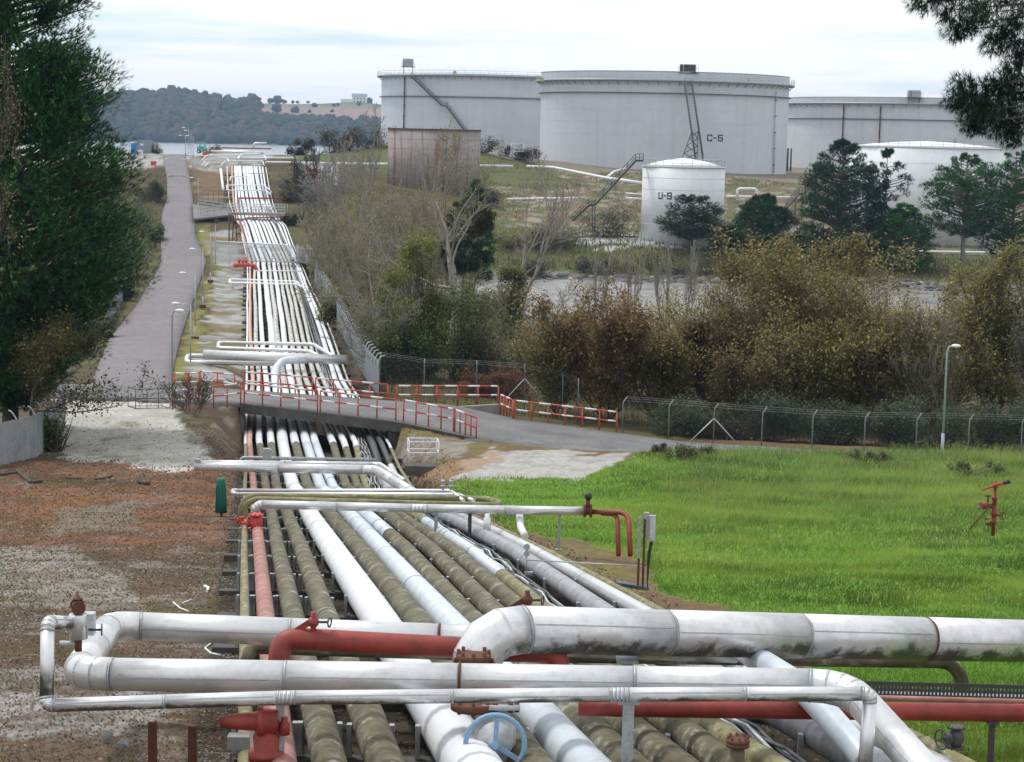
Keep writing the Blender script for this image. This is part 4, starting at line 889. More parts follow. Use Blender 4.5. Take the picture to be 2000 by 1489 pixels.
railing('rear railing standing on the low concrete wall', [(774, 790.5, 104.4), (973, 791, 104.6)], 6)
railing('short railing panel running towards the viewer beside the road', [(977.5, 808, 104), (1001, 819, 101.5)], 5)
railing('long railing panel along the road edge by the autumn bush', [(1004, 820, 101.8), (1204, 843, 100.2)], 7)
# white platform rails and tubular cage
def frame_rails(name, label, cat, corners, h, levels, mats, r=.02):
    t = thing(name, label, cat, corners[0]); n = len(corners); up = Vector((0, 0, 1))
    for i, c in enumerate(corners):
        g = G(); g.cyl(c, c + up * h, r, seg=6); part('post', g, M[mats[i % len(mats)]], t)
    for lv in levels:
        for i in range(n):
            g = G(); g.tube([corners[i] + up * lv, corners[(i + 1) % n] + up * lv], r, 6); part('rail', g, M[mats[i % len(mats)]], t)
    return t
def quadc(px, py, d, w, dp, rot=.3):
    c = at(px, py, d); x = Vector((math.cos(rot), math.sin(rot), 0)) * w / 2; y = Vector((-math.sin(rot), math.cos(rot), 0)) * dp / 2
    return [c - x - y, c + x - y, c + x + y, c - x + y]
cc = quadc(291, 803, 97.5, 1.75, 1.2, .5)
for c in cc: c.z = gz(c.x, c.y)
ct = frame_rails('tubular_cage', 'open tubular cage with red left side and grey right side on the gravel', 'cage', cc, .98, (.03, .52, .98), ['rust', 'galv', 'galv', 'rust'])
for f in (.33, .66):
    for i in (0, 2):
        c = cc[i].lerp(cc[i + 1], f); g = G(); g.cyl(c, c + Vector((0, 0, .98)), .018, seg=6); part('upright', g, M['rust' if i == 0 else 'galv'], ct)
cc = quadc(826, 905, 80, 1.2, 1.0, .12); frame_rails('guard_rail', 'small white tubular guard frame on a dark plinth right of the pipes', 'guard rail', [c + Vector((0, 0, .05)) for c in cc], .9, (.45, .9), ['white', 'white', 'white', 'white'], .022)
c = at(822, 917, 79.6); g = G(); g.box(c + Vector((0, .3, -.05)), (1.3, .9, .4)); solo('plinth', g, M['conc_dark'], 'dark concrete plinth beneath the white guard frame', 'plinth')
# ================================================================== lamp posts
def lamp(label, px, py, d, h, curved=False, group='street lamps of the terminal'):
    b = at(px, py, d); t = thing('lamp_post', label, 'street lamp', b, group); up = Vector((0, 0, 1))
    g = G(); g.tube([b - up * .3, b + up * 1.0], .075, 8); part('base_tube', g, M['lamp_grey'], t)
    s = 1 if curved and px > 1000 or (curved) else -1
    if curved:
        g = G(); g.tube([b + up * .9, b + up * (h - .25), b + up * (h - .02) + Vector((.08, -.03, 0)), b + up * h + Vector((.28, -.05, 0))], [.055, .045, .04, .035], 8); part('pole', g, M['lamp_grey'], t)
        c = b + up * (h + .0) + Vector((.38, -.06, 0)); ln = .24
    else:
        g = G(); g.tube([b + up * .9, b + up * (h - .02)], [.05, .04], 8); part('pole', g, M['lamp_grey'], t)
        g = G(); g.tube([b + up * (h - .02), b + up * h + Vector((-.75, -.05, .05))], .028, 6); part('arm', g, M['lamp_grey'], t)
        c = b + up * (h + .05) + Vector((-.95, -.06, 0)); ln = .3
    v, f = ico(2); g = G(); V = [Vector((p[0] * ln, p[1] * .15, (p[2] * .11 if p[2] > 0 else p[2] * .05))) + c for p in v]; g.add(V, [tuple(q) for q in f]); hd = part('lamp_head', g, M['white'], t)
    g = G(); g.lathe(c - up * .085, (0, 0, 1), [(0, .05), (.03, .11), (.05, .12)], 10); part('lens', g, M['galv_lt'], hd)
    return t
lamp('curved-neck lamp post beside the tubular cage at the bridge', 336, 800, 98.5, 4.95, True)
lamp('curved-neck lamp post standing in the long grass at right', 1840, 888, 92, 5.1, True)
for k, (px, py, d, h) in enumerate([(372, 738, 128, 4.75), (381, 663, 150, 4.95), (396, 600, 177, 5.1), (411, 551, 213, 5.3), (387, 411, 288, 4.6), (381.4, 367, 313, 5.0), (377, 325, 335, 5.0), (373, 311, 344, 4.8), (368.6, 302, 350, 4.6), (362.5, 299, 354, 3.0)]):
    lamp(['lamp post nearest the bridge along the far road', 'second lamp post along the road beyond the bridge', 'third lamp post along the road beyond the bridge', 'lamp post beside the left end of the palisade fence', 'lamp post at the side turning to the far footbridge', 'lamp post on the slope above the side turning', 'lowest lamp post of the hilltop row', 'second lamp post of the hilltop row', 'tallest-standing lamp post against the far water', 'farthest short lamp post at the road crest'][k], px, py, d, h)
for k, (px, py, d) in enumerate([(381, 664, 149.7), (396, 601, 176.5), (411, 552, 212)]):
    g = G(); g.box(at(px, py, d) + Vector((0, 0, .1)), (.55, .4, .3)); solo('lamp_plinth', g, M['rust'], ['dark block at the foot of the second lamp post', 'dark block at the foot of the third lamp post', 'red-brown block at the lamp post by the palisade'][k], 'block')
# ================================================================== fences
def wire_panel(a, b, h, sp, r):
    """diamond mesh between two posts"""
    g = G(); u = b - a; l = u.length; u.normalize(); up = Vector((0, 0, 1)); n = int((l + h) / sp)
    for k in range(n):
        for s in (1, -1):
            x0 = -h + k * sp if s == 1 else k * sp
            p0 = (x0, 0.0); p1 = (x0 + s * h, h)
            t0, t1 = 0.0, 1.0
            dx = p1[0] - p0[0]
            lo, hi = sorted(((0 - p0[0]) / dx, (l - p0[0]) / dx)); t0, t1 = max(0, lo), min(1, hi)
            if t1 - t0 < .02: continue
            z0 = a.z + (b.z - a.z) * 0
            A = a + u * (p0[0] + dx * t0) + up * (h * t0 + .03); Bq = a + u * (p0[0] + dx * t1) + up * (h * t1 + .03)
            w = Vector((r, 0, 0)) if abs(u.x) > .5 else Vector((0, r, 0))
            g.add([A - w, A + w, Bq + w, Bq - w], [(0, 1, 2, 3)])
    for hh in (.05, h / 2, h): g.beam(a + up * hh, b + up * hh, r * 2, r * 2)
    return g
def chain_fence(label, posts, h, arm=(.22, .05, .32), braces=()):
    P = [at(*p) for p in posts]; t = thing('chain_link_fence', label, 'fence', P[0])
    for i, p in enumerate(P):
        g = G(); g.tube([p - Vector((0, 0, .3)), p + Vector((0, 0, h)), p + Vector((0, 0, h)) + Vector(arm)], .035, 6, .08, fs=3); part('post', g, M['post_grey'], t)
        if i in braces:
            for s in (-1, 1):
                g = G(); g.tube([p + Vector((0, 0, h * .75)), p + Vector((s * 1.25, -.1 * s, .0))], .03, 6); part('brace', g, M['galv_lt'], t)
        if i:
            part('mesh_panel', wire_panel(P[i - 1], p, h, .13, .003), M['dark'], t)
            g = G()
            for k in (.35, .7, 1.0):
                o_ = Vector((0, 0, h)) + Vector(arm) * k; g.tube([P[i - 1] + o_, p + o_], .005, 3, cap=False)
            part('barbed_wire', g, M['galv'], t)
    return t
chain_fence('chain-link fence with cranked posts between the bramble hedge and the grass field', [(1215, 853, 101), (1305, 860, 100), (1393, 868, 98.8), (1487, 876, 97.5), (1585, 883, 96.3), (1687, 888, 95.5), (1788, 890, 95.2), (1890, 892, 95), (1993, 895, 94.8), (2100, 898, 94.6)], 1.75, braces=(2,))
chain_fence('chain-link fence behind the rear railing in front of the ivy trees', [(742, 762, 117), (828, 778, 113), (930, 782, 112), (1024, 790, 110), (1098, 806, 108), (1128, 822, 105)], 1.95, (0.0, .1, .3), braces=(3,))
def sheet_fence(label, pts, h, mat, arms=True, w=.9, armv=(.3, .1, .35)):
    P = [at(*p) for p in pts]; t = thing('sheet_fence', label, 'fence', P[0]); l = [0]
    for i in range(1, len(P)): l.append(l[-1] + (P[i] - P[i - 1]).length)
    n = int(l[-1] / w); A = np.array([tuple(p) for p in P])
    Q = [Vector([float(np.interp(l[-1] * k / n, l, A[:, c])) for c in range(3)]) for k in range(n + 1)]
    for k in range(n):
        a_, b_ = Q[k], Q[k + 1]; u = (b_ - a_); nn = Vector((-u.y, u.x, 0)).normalized(); g = G(); vs = []; m_ = 8
        for e in range(m_ + 1):
            p = a_.lerp(b_, e / m_ * .985) + nn * (.025 * (1 if e % 2 else -1) + .01 * random.random()); vs += [p - Vector((0, 0, .25)), p + Vector((0, 0, h + random.uniform(-.02, .02)))]
        o_ = len(vs); vs += [v + nn * .012 for v in vs]
        fc = []
        for e in range(m_): fc += [(2 * e, 2 * e + 2, 2 * e + 3, 2 * e + 1), (o_ + 2 * e, o_ + 2 * e + 1, o_ + 2 * e + 3, o_ + 2 * e + 2), (2 * e + 1, 2 * e + 3, o_ + 2 * e + 3, o_ + 2 * e + 1)]
        g.add(vs, fc, flat=True); part('sheet', g, mat, t)
        if arms and k % 2 == 0:
            g = G(); g.tube([a_ + nn * .08 + Vector((0, 0, h - .4)), a_ + nn * .08 + Vector((0, 0, h)), a_ + nn * .08 + Vector((armv[0] * .5, armv[1] * .5, h + armv[2] * .8)), a_ + Vector((armv[0], armv[1], h + armv[2]))], .028, 5); part('cranked_arm', g, M['galv_lt'], t)
    return t
sheet_fence('grey sheet fence with curved arms along the right side of the pipes', [(740, 764, 116), (722, 742, 122), (702, 712, 131), (688, 684, 141), (662, 638, 160), (634, 585, 190), (615, 548, 214)], 1.75, M['sheet_grey'])
sheet_fence('weathered grey sheet fence with leaning wire arms at the left edge', [(-120, 962, 70), (0, 935, 74), (75, 912, 78), (112, 880, 84), (128, 850, 90)], 2.1, M['sheet_grey'], True, 1.0, (-.35, -.1, .35))
sheet_fence('grey sheet fence glimpsed beside the road behind the pine', [(210, 640, 158), (232, 600, 176), (250, 570, 198)], 1.5, M['sheet_grey'], False)
def palisade(label, a, b, h, n, mat, gate=False):
    t = thing('palisade_fence', label, 'fence', a); u = b - a; g = G()
    for k in range(n + 1):
        p = a + u * (k / n); g.beam(p + Vector((0, 0, 0)), p + Vector((0, 0, h)), .05, .03, up=(0, 1, 0))
    part('pales', g, M[mat], t, kind='stuff')
    for hh in (h * .2, h * .85):
        g = G(); g.beam(a + Vector((0, .04, hh)), b + Vector((0, .04, hh)), .04, .06); part('cross_rail', g, M[mat], t)
    for q in (0, .5, 1):
        p = a + u * q; g = G(); g.box(p + Vector((0, .06, h / 2)), (.12, .1, h + .3)); part('post', g, M[mat], t)
palisade('grey palisade gate left of the pipes beyond the road', at(414, 515, 240), at(482, 517, 240), 2.3, 34, 'galv_lt')
palisade('grey palisade fence standing across the pipes', at(483, 512, 238), at(580, 514, 237), 2.1, 46, 'galv_lt')
palisade('grey palisade fence right of the pipes', at(581, 514, 237), at(618, 516, 236), 2.1, 18, 'galv_lt')
g = G(); g.box(at(412.5, 500, 239) + Vector((0, 0, .2)), (.22, .2, 3.0)); solo('gate_pillar', g, M['yellow'], 'pale yellow gate pillar at the left end of the palisade', 'pillar')
t = thing('floodlight', 'dark floodlight on a thin pole beside the palisade gate', 'floodlight', at(420.5, 516, 238)); p = at(420.5, 516, 238)
g = G(); g.cyl(p, p + Vector((0, 0, 4.9)), .05, seg=6); part('pole', g, M['lamp_grey'], t); g = G(); g.box(p + Vector((.1, 0, 5.1)), (.5, .4, .42)); part('lamp_housing', g, M['black'], t)
g = G(); g.cyl(at(447.5, 476, 262), at(447.5, 418, 262), .09, seg=6); solo('rusty_pole', g, M['rust'], 'tall rusty pole left of the pipes in front of the footbridge', 'pole')
t = thing('lattice_mast', 'short rusty lattice mast left of the pipes near the footbridge', 'mast', at(458, 472, 262)); p = at(458, 472, 262); H_ = 3.4
for sx in (-1, 1):
    for sy in (-1, 1):
        g = G(); g.beam(p + Vector((sx * .32, sy * .3, 0)), p + Vector((sx * .1, sy * .1, H_)), .07, .07, up=(0, 1, 0)); part('leg', g, M['rust'], t)
for k in range(4):
    z0, z1 = H_ * k / 4, H_ * (k + 1) / 4; w0, w1 = .32 - .22 * k / 4, .32 - .22 * (k + 1) / 4
    for s in (-1, 1):
        g = G(); g.beam(p + Vector((s * w0, -.3, z0)), p + Vector((-s * w1, -.3, z1)), .04, .04, up=(0, 1, 0)); part('brace', g, M['rust'], t)
# far footbridge with approach rails
t = thing('footbridge', 'small grey vehicle bridge with pipe rails over the far pipes', 'bridge', at(446, 417, 279))
a_, b_ = at(446, 415, 279), at(556, 417, 279)
g = G(); g.beam(a_ + Vector((0, 1.6, -.2)), b_ + Vector((0, 1.6, -.2)), 3.3, .35); part('deck', g, M['conc'], t)
for yy in (0, 3.2):
    for k in range(10):
        q = a_.lerp(b_, k / 9) + Vector((0, yy, 0)); g = G(); g.cyl(q, q + Vector((0, 0, 1.15)), .04, seg=5); part('post', g, M['galv_lt'], t)
    for hh in (.4, .78, 1.15):
        g = G(); g.tube([a_ + Vector((0, yy, hh)), b_ + Vector((0, yy, hh))], .04, 5); part('rail', g, M['galv_lt'], t)
for k, (x0, y0, d0, x1, y1_, d1) in enumerate(((391, 418, 280, 445, 411, 282), (386, 399, 290, 446, 408, 287))):
    a_, b_ = at(x0, y0, d0), at(x1, y1_, d1); t = thing('guard_rail', ['front grey crash barrier of the side turning to the footbridge', 'rear grey crash barrier of the side turning to the footbridge'][k], 'barrier', a_)
    for hh in (.25, .65):
        g = G(); g.beam(a_ + Vector((0, 0, hh)), b_ + Vector((0, 0, hh)), .06, .2); part('beam', g, M['galv'], t)
    for q in range(5):
        e = a_.lerp(b_, q / 4); g = G(); g.box(e + Vector((0, .06, .3)), (.1, .08, .9)); part('post', g, M['galv'], t)
g = G(); vs = []
A_ = [at(378, 428, 276), at(450, 421, 282), at(450, 411, 287), at(376, 400, 293)]
g.add([p + Vector((0, 0, .06)) for p in A_] + [p - Vector((0, 0, .2)) for p in A_], [(0, 1, 2, 3), (0, 4, 5, 1), (2, 6, 7, 3), (1, 5, 6, 2)], flat=True); o = solo('side_road', g, M['asphalt_far'], kind='structure', loc=(0, 0, 0))
a_ = at(396, 386, 300); t = thing('pipe_platform', 'dark railed access platform left of the hillside pipes', 'platform', a_); b_ = at(448, 386, 300)
g = G(); g.beam(a_, b_, 1.2, .15); part('deck', g, M['galv'], t)
for k in range(6):
    q = a_.lerp(b_, k / 5); g = G(); g.cyl(q - Vector((0, 0, 1.2)), q + Vector((0, 0, 1.0)), .04, seg=5); part('post', g, M['dark'], t)
for hh in (.5, 1.0):
    g = G(); g.tube([a_ + Vector((0, 0, hh)), b_ + Vector((0, 0, hh))], .035, 5); part('rail', g, M['dark'], t)
# red hydrant group by the palisade
p = at(475, 521, 229); t = thing('hydrant_group', 'bright red hydrant manifold left of the pipes before the palisade', 'hydrant', p)
for k in (0, 1):
    o_ = Vector((.25 * k, .9 - .9 * k, 0)); g = G(); g.tube([p + o_ + Vector((-1.15, 0, -.1)), p + o_ + Vector((-1.1, 0, .18)), p + o_ + Vector((1.1, 0, .18)), p + o_ + Vector((1.5, -.1, -.7))], .2, 10, .4); part('outlet_pipe', g, M['red_bright'], t)
for k in range(3):
    g = G(); g.lathe(p + Vector((-.5 + .42 * k, .2, .2)), (0, 0, 1), [(0, .1), (.35, .1), (.36, .2), (.5, .2), (.55, .08), (.7 + .1 * k, .08)], 10); part('valve_head', g, M['red_bright'], t)
# ================================================================== storage tanks
def on_tank(px, py, cx, cd, R):
    d = cd - R
    for _ in range(6):
        X = at(px, py, d).x - cx; d = cd - math.sqrt(max(.01, R * R - X * X))
    return at(px, py, d)
def ringmesh(c, r0, r1, z0, z1, seg=128):
    g = G(); vs = []; fc = []
    for k in range(seg):
        a = 2 * PI * k / seg; ca, sa = math.cos(a), math.sin(a)
        for r_, z_ in ((r0, z0), (r1, z0), (r1, z1), (r0, z1)): vs.append((c[0] + ca * r_, c[1] + sa * r_, z_))
    for k in range(seg):
        l_ = (k + 1) % seg
        for e in range(4): fc.append((4 * k + e, 4 * l_ + e, 4 * l_ + (e + 1) % 4, 4 * k + (e + 1) % 4))
    g.add(vs, fc, flat=False); return g
def handrail(c, R, z, h, n, lv=(.5, 1.0), r=.035, a0=0, a1=2 * PI):
    g = G(); seg = 96
    for k in range(n):
        a = a0 + (a1 - a0) * k / n; p = Vector((c[0] + math.cos(a) * R, c[1] + math.sin(a) * R, z)); g.beam(p, p + Vector((0, 0, h)), r * 1.4, r * 1.4, up=(0, 1, 0))
    for l_ in lv:
        pts = [(c[0] + math.cos(a0 + (a1 - a0) * k / seg) * R, c[1] + math.sin(a0 + (a1 - a0) * k / seg) * R, z + h * l_) for k in range(seg + 1)]; g.tube(pts, r, 4, cap=False)
    return g
def big_tank(label, px, cd, R, zb, zt, zw, zg, mat='tank', wall_seg=128):
    cx = at(px, 300, cd).x; c = (cx, cd); t = thing('storage_tank', label, 'storage tank', (cx, cd, zb), 'floating roof storage tanks')
    g = G(); vs = []; fc = []
    lv = [zb - 1.5, zb + .01] + [zb + (zt - zb) * k / 8 for k in range(1, 9)]
    for z_ in lv:
        for k in range(wall_seg): a = 2 * PI * k / wall_seg; vs.append((cx + math.cos(a) * R, cd + math.sin(a) * R, z_))
    for i in range(len(lv) - 1):
        for k in range(wall_seg): l_ = (k + 1) % wall_seg; fc.append((i * wall_seg + k, i * wall_seg + l_, (i + 1) * wall_seg + l_, (i + 1) * wall_seg + k))
    g.add(vs, fc); sh = part('shell', g, M[mat], t)
    for k in range(1, 8): part('weld_ring', ringmesh(c, R - .02, R + .02, zb + (zt - zb) * k / 8, zb + (zt - zb) * k / 8 + .06), M[mat], t)
    part('rim', ringmesh(c, R - .15, R + .1, zt, zt + .12), M['galv'], t)
    part('floating_roof', ringmesh(c, .1, R - .2, zt - 3.2, zt - 3.0), M['galv'], t)
    part('walkway', ringmesh(c, R + .02, R + 1.15, zw - .1, zw), M['galv'], t)
    part('walkway_lip', ringmesh(c, R + 1.152, R + 1.21, zw - .28, zw + .12), M['galv'], t)
    part('wind_girder', ringmesh(c, R + .02, R + .55, zg - .12, zg), M['dark'], t)
    part('handrail', handrail(c, R + 1.1, zw, 1.1, 90), M['galv'], t, kind='stuff')
    g = G(); g.beam((0, 0, 0), (1.1, 0, 0), .08, .08); g.beam((0, 0, -1.0), (1.1, 0, 0), .07, .07); me = mesh_of('bracket', g, M['dark'])
    for k in range(40):
        a = -PI + PI * (k + .5) / 40; o = bpy.data.objects.new('bracket', me); COL.objects.link(o); o.parent = t
        o.location = (math.cos(a) * R, math.sin(a) * R, zw - .11 - zb); o.rotation_euler = (0, 0, a)
    return t, c
tC4, cC4 = big_tank('large pale grey tank behind at left with a dark stair down its wall', 947, 520, 27, 13, 33.6, 33.4, 28.2)
tC5, cC5 = big_tank('largest pale grey tank in the centre marked C-5', 1294, 440, 27, 12.05, 32.7, 31.0, 28.4)
tC6, cC6 = big_tank('wide pale grey tank behind the conifers, right of tank C-5', 1812, 530, 38, 11.4, 30.4, 29.0, 25.1)
def strokes(ch):
    S = {'C': [((0, 0), (0, 1)), ((0, 1), (1, 1)), ((0, 0), (1, 0)), ((1, 1), (1, .8)), ((1, 0), (1, .2))], '5': [((1, 1), (0, 1)), ((0, 1), (0, .52)), ((0, .52), (1, .52)), ((1, .52), (1, 0)), ((1, 0), (0, 0)), ((0, 0), (0, .15))],
         'U': [((0, 1), (0, 0)), ((0, 0), (1, 0)), ((1, 0), (1, 1))], '9': [((1, 0), (1, 1)), ((1, 1), (0, 1)), ((0, 1), (0, .48)), ((0, .48), (1, .48)), ((1, 0), (0, 0)), ((0, 0), (0, .12))], '-': [((.1, .5), (.8, .5))]}
    return S[ch]
def lettering(t, text, px, py, c, R, h, w, gap, st):
    p0 = on_tank(px, py, c[0], c[1], R); a0 = math.atan2(p0.y - c[1], p0.x - c[0]); x = 0
    for ch in text:
        g = G(); wd = w if ch != '-' else w * .7
        for (u0, v0), (u1, v1) in strokes(ch):
            pts = []
            for q in range(5):
                u = x + (u0 + (u1 - u0) * q / 4) * wd; z = p0.z + (v0 + (v1 - v0) * q / 4) * h; a = a0 + u / R
                pts.append(Vector((c[0] + math.cos(a) * (R + .02), c[1] + math.sin(a) * (R + .02), z)))
            d_ = (pts[-1] - pts[0]).normalized() * st * .5; pts[0] -= d_; pts[-1] += d_
            for q in range(4): g.beam(pts[q], pts[q + 1], .02 if abs(u1 - u0) > .01 else .02, st, up=(0, 0, 1)) if abs(v1 - v0) < .01 else g.box((pts[q] + pts[q + 1]) / 2, (st, .02, (pts[q + 1] - pts[q]).length + .001), Matrix.Rotation(a0 + x / R + PI / 2, 3, 'Z'))
        part('painted_character', g, M['black'], t); x += wd + gap
lettering(tC5, 'C-5', 1382, 275, cC5, 27, 1.15, .9, .45, .26)
# stairs
def stair(label, pts, w, side, legs=(), mat='dark', rail_h=1.0, n=None, thick=1.0):
    P = [Vector(p) for p in pts]; t = thing('access_stair', label, 'stair', min(P, key=lambda p: p.z)); s = Vector(side).normalized() * (w / 2)
    for k in (-1, 1):
        g = G()
        for i in range(len(P) - 1): g.beam(P[i] + s * k, P[i + 1] + s * k, .1 * thick, .28 * thick)
        part('stringer', g, M[mat], t)
        g = G()
        for hh in (rail_h, rail_h * .5): g.tube([p + s * k + Vector((0, 0, hh)) for p in P], .035 * thick, 4)
        for i in range(len(P) - 1):
            m_ = max(2, int((P[i + 1] - P[i]).length / 1.6))
            for e in range(m_ + 1): q = P[i].lerp(P[i + 1], e / m_) + s * k; g.beam(q, q + Vector((0, 0, rail_h)), .05, .05, up=(0, 1, 0))
        part('handrail', g, M[mat], t)
    g = G()
    for i in range(len(P) - 1):
        m_ = max(2, int(abs(P[i + 1].z - P[i].z) / .3) or 3)
        for e in range(m_): q = P[i].lerp(P[i + 1], (e + .5) / m_); g.beam(q - s, q + s, .24, .04)
    part('treads', g, M['galv'] if thick == 1 else M['dark'], t, kind='stuff')
    for a_, b_ in legs:
        g = G(); g.beam(a_, b_, .14, .14, up=(0, 1, 0)); part('leg', g, M[mat], t)
    return t
a_ = on_tank(803, 150, *cC4, 28.2); m_ = on_tank(862, 206, *cC4, 28.2); m2 = on_tank(872, 208, *cC4, 28.2); b_ = on_tank(912, 262, *cC4, 28.2)
stair('dark diagonal stair down the wall of the left grey tank', [a_, m_, m2, b_], 1.0, (0, 1, 0))
top = on_tank(1344, 165, *cC5, 28.4); bot = at(1366, 315, 396)
lg = []
for q, w_ in ((.45, 1.1), (.55, 1.1)):
    pass
mid = top.lerp(bot, .62)
for sx in (-1, 1): lg.append((mid + Vector((sx * .6, 0, 0)), Vector((mid.x + sx * 1.6 - 1.2, mid.y - 2.5, bot.z))))
for k in range(4):
    z0 = mid.z + (bot.z - mid.z) * k / 4; z1 = mid.z + (bot.z - mid.z) * (k + 1) / 4
    for s in (-1, 1): lg.append((Vector((mid.x - 1.2 * k / 4 + s * (.6 + .25 * k), mid.y - 2.5 * k / 4, z0)), Vector((mid.x - 1.2 * (k + 1) / 4 - s * (.85 + .25 * k), mid.y - 2.5 * (k + 1) / 4, z1))))
stair('dark lattice stair tower rising to the rim of tank C-5', [top + Vector((0, 0, .2)), bot], 1.5, (1, 0, 0), lg, thick=1.7)
def gauge_house(label, px, py, d, w, h, mats='dark'):
    p = at(px, py, d); t = thing('gauge_platform', label, 'platform', p)
    for sx in (-1, 1):
        g = G(); g.box(p + Vector((sx * w * .42, 0, .9)), (.15, .15, 1.8)); part('leg', g, M['dark'], t)
    g = G(); g.box(p + Vector((w * .1, 0, 1.8 + h / 2)), (w * .75, 1.6, h)); part('cabin', g, M[mats], t)
    g = G(); g.box(p + Vector((-w * .42, .2, 1.8 + h / 2)), (w * .2, 1.2, h)); part('panel', g, M[mats], t)
    g = G(); g.box(p + Vector((0, 0, 1.72)), (w * 1.3, 2.2, .12)); part('deck', g, M['dark'], t)
    g = G()
    for sx in (-.64, -.5, .5, .64): g.beam(p + Vector((sx * w, -1, 1.7)), p + Vector((sx * w, -1, 2.9)), .05, .05, up=(0, 1, 0))
    g.beam(p + Vector((-w * .64, -1, 2.9)), p + Vector((w * .64, -1, 2.9)), .05, .05); part('handrail', g, M['dark'], t)
gauge_house('boxy grey gauge platform on top of the left grey tank', 797, 145, 495, 2.6, 1.9, 'galv')
gauge_house('black gauge platform on the rim of tank C-5 above the stair tower', 1343, 160, 414, 3.2, 1.7, 'dark')
gauge_house('grey gauge platform on the rim of the right tank', 1785, 205, 493, 3.0, 1.7, 'galv')
for k, (px, py, d, lb) in enumerate(((888, 142, 497, 'small yellow foam pourer on the rim of the left tank'), (1219, 152, 416, 'yellow foam pourer left of the stair tower on tank C-5'), (1460, 157, 418, 'yellow foam pourer right of the stair tower on tank C-5'), (1058, 155, 428, 'yellow foam pourer at the left edge of tank C-5'))):
    p = at(px, py, d); g = G(); g.add([p + Vector(v) for v in [(-.55, 0, -.5), (.55, 0, -.5), (.3, 0, .45), (-.3, 0, .45), (-.55, .5, -.5), (.55, .5, -.5), (.3, .3, .45), (-.3, .3, .45)]], [(0, 1, 2, 3), (4, 7, 6, 5), (0, 3, 7, 4), (1, 5, 6, 2), (3, 2, 6, 7), (0, 4, 5, 1)], flat=True); solo('foam_pourer', g, M['yellow'], lb, 'foam pourer')
def wallpipe(label, px, y0, y1_, c, R, dia, mat='galv_lt'):
    a_ = on_tank(px, y0, *c, R + .3); b_ = on_tank(px - 2, y1_, *c, R + .3); b_ = Vector((a_.x, a_.y, b_.z)); t = thing('riser_pipe', label, 'pipe', b_); g = G(); g.tube([a_, b_], dia / 2, 8); part('pipe_section', g, M[mat], t)
    for k in range(5):
        q = a_.lerp(b_, (k + .5) / 5); g = G(); g.tube([q - Vector((0, 0, .1)), q + Vector((0, 0, .1))], dia * .75, 8); part('clamp', g, M['rust'], t)
wallpipe('vertical foam riser at the right edge of tank C-5', 1517, 180, 338, cC5, 27, .3)
wallpipe('vertical riser pipe on the left of the right rear tank', 1648, 205, 290, cC6, 38, .3, 'rust')
wallpipe('vertical riser pipe near the middle of the right rear tank', 1720, 208, 280, cC6, 38, .3, 'rust')
wallpipe('dark vertical riser at the left of the left grey tank', 790, 150, 260, cC4, 27, .3, 'dark')
g = G(); p = at(1537, 340, 470); g.cyl(p, p + Vector((0, 0, 6)), .25, seg=8); g.cyl(p + Vector((.8, 0, 0)), p + Vector((.8, 0, 6)), .2, seg=8); solo('twin_pipes', g, M['dark'], 'pair of dark upright pipes between tank C-5 and the right tank', 'pipe')
def small_tank(label, px, cd, R, zb, zt, mat, roof=1.2, name='storage_tank', rail=True, weld=6):
    cx = at(px, 350, cd).x; c = (cx, cd); t = thing(name, label, 'storage tank', (cx, cd, zb)); seg = 72
    g = G(); g.tube([(cx, cd, zb - 1.5), (cx, cd, zt)], R, seg); part('shell', g, M[mat], t)
    if roof:
        g = G(); g.lathe((cx, cd, zt + .01), (0, 0, 1), [(0, R - .05), (roof * .45, R * .7), (roof * .8, R * .35), (roof, .1)], 48); part('roof', g, M['roof_white'], t)
    for k in range(1, weld): part('weld_ring', ringmesh(c, R - .02, R + .015, zb + (zt - zb) * k / weld, zb + (zt - zb) * k / weld + .05, 72), M[mat], t)
    part('top_angle', ringmesh(c, R + .002, R + .1, zt - .1, zt + .04, 72), M[mat], t)
    if rail: part('handrail', handrail(c, R - .1, zt, 1.05, 26 if R < 8 else 44, r=.03), M['galv'], t, kind='stuff')
    return t, c
tU9, cU9 = small_tank('small white tank marked U-9 with a shallow coned roof', 1335, 296, 6.08, 4.9, 15.0, 'tank_white', 1.25)
lettering(tU9, 'U-9', 1287, 388, cU9, 6.08, .85, .55, .25, .18)
tW, cW = small_tank('wide white tank with streaked wall behind the conifers', 1808, 332, 12.6, 3.2, 18.6, 'tank_white', 1.0)
tR, cR = small_tank('old roofless grey tank with rust streaks behind the bare trees', 847, 340, 7.85, 10.1, 19.6, 'tank_rust', 0, rail=False)
part('rust_rim', ringmesh(cR, 7.7, 8.0, 19.62, 19.8, 72), M['rust'], tR)
a_ = on_tank(1256, 318, *cU9, 6.6); stair('dark stair descending left from the rim of tank U-9', [a_ + Vector((0, 0, .3)), a_ + Vector((-1.1, 0, .25)), at(1162, 400, 290), at(1150, 402, 290), at(1118, 432, 290)], .9, (0, 1, 0), [(at(1157, 402, 289), at(1157, 452, 289)), (at(1162, 402, 291), at(1162, 450, 291))])
stair('dark stair on the left of the wide white tank, dropping behind pines', [at(1650, 287, 318), at(1640, 290, 318), at(1572, 378, 305), at(1560, 380, 305), at(1535, 408, 302)], .9, (0, 1, 0), [(at(1566, 380, 304), at(1566, 430, 304)), (at(1553, 385, 304), at(1553, 425, 304))])
stair('dark stair on the wall of the right rear tank', [at(1895, 245, 495), at(1860, 285, 492)], 1.0, (0, 1, 0))
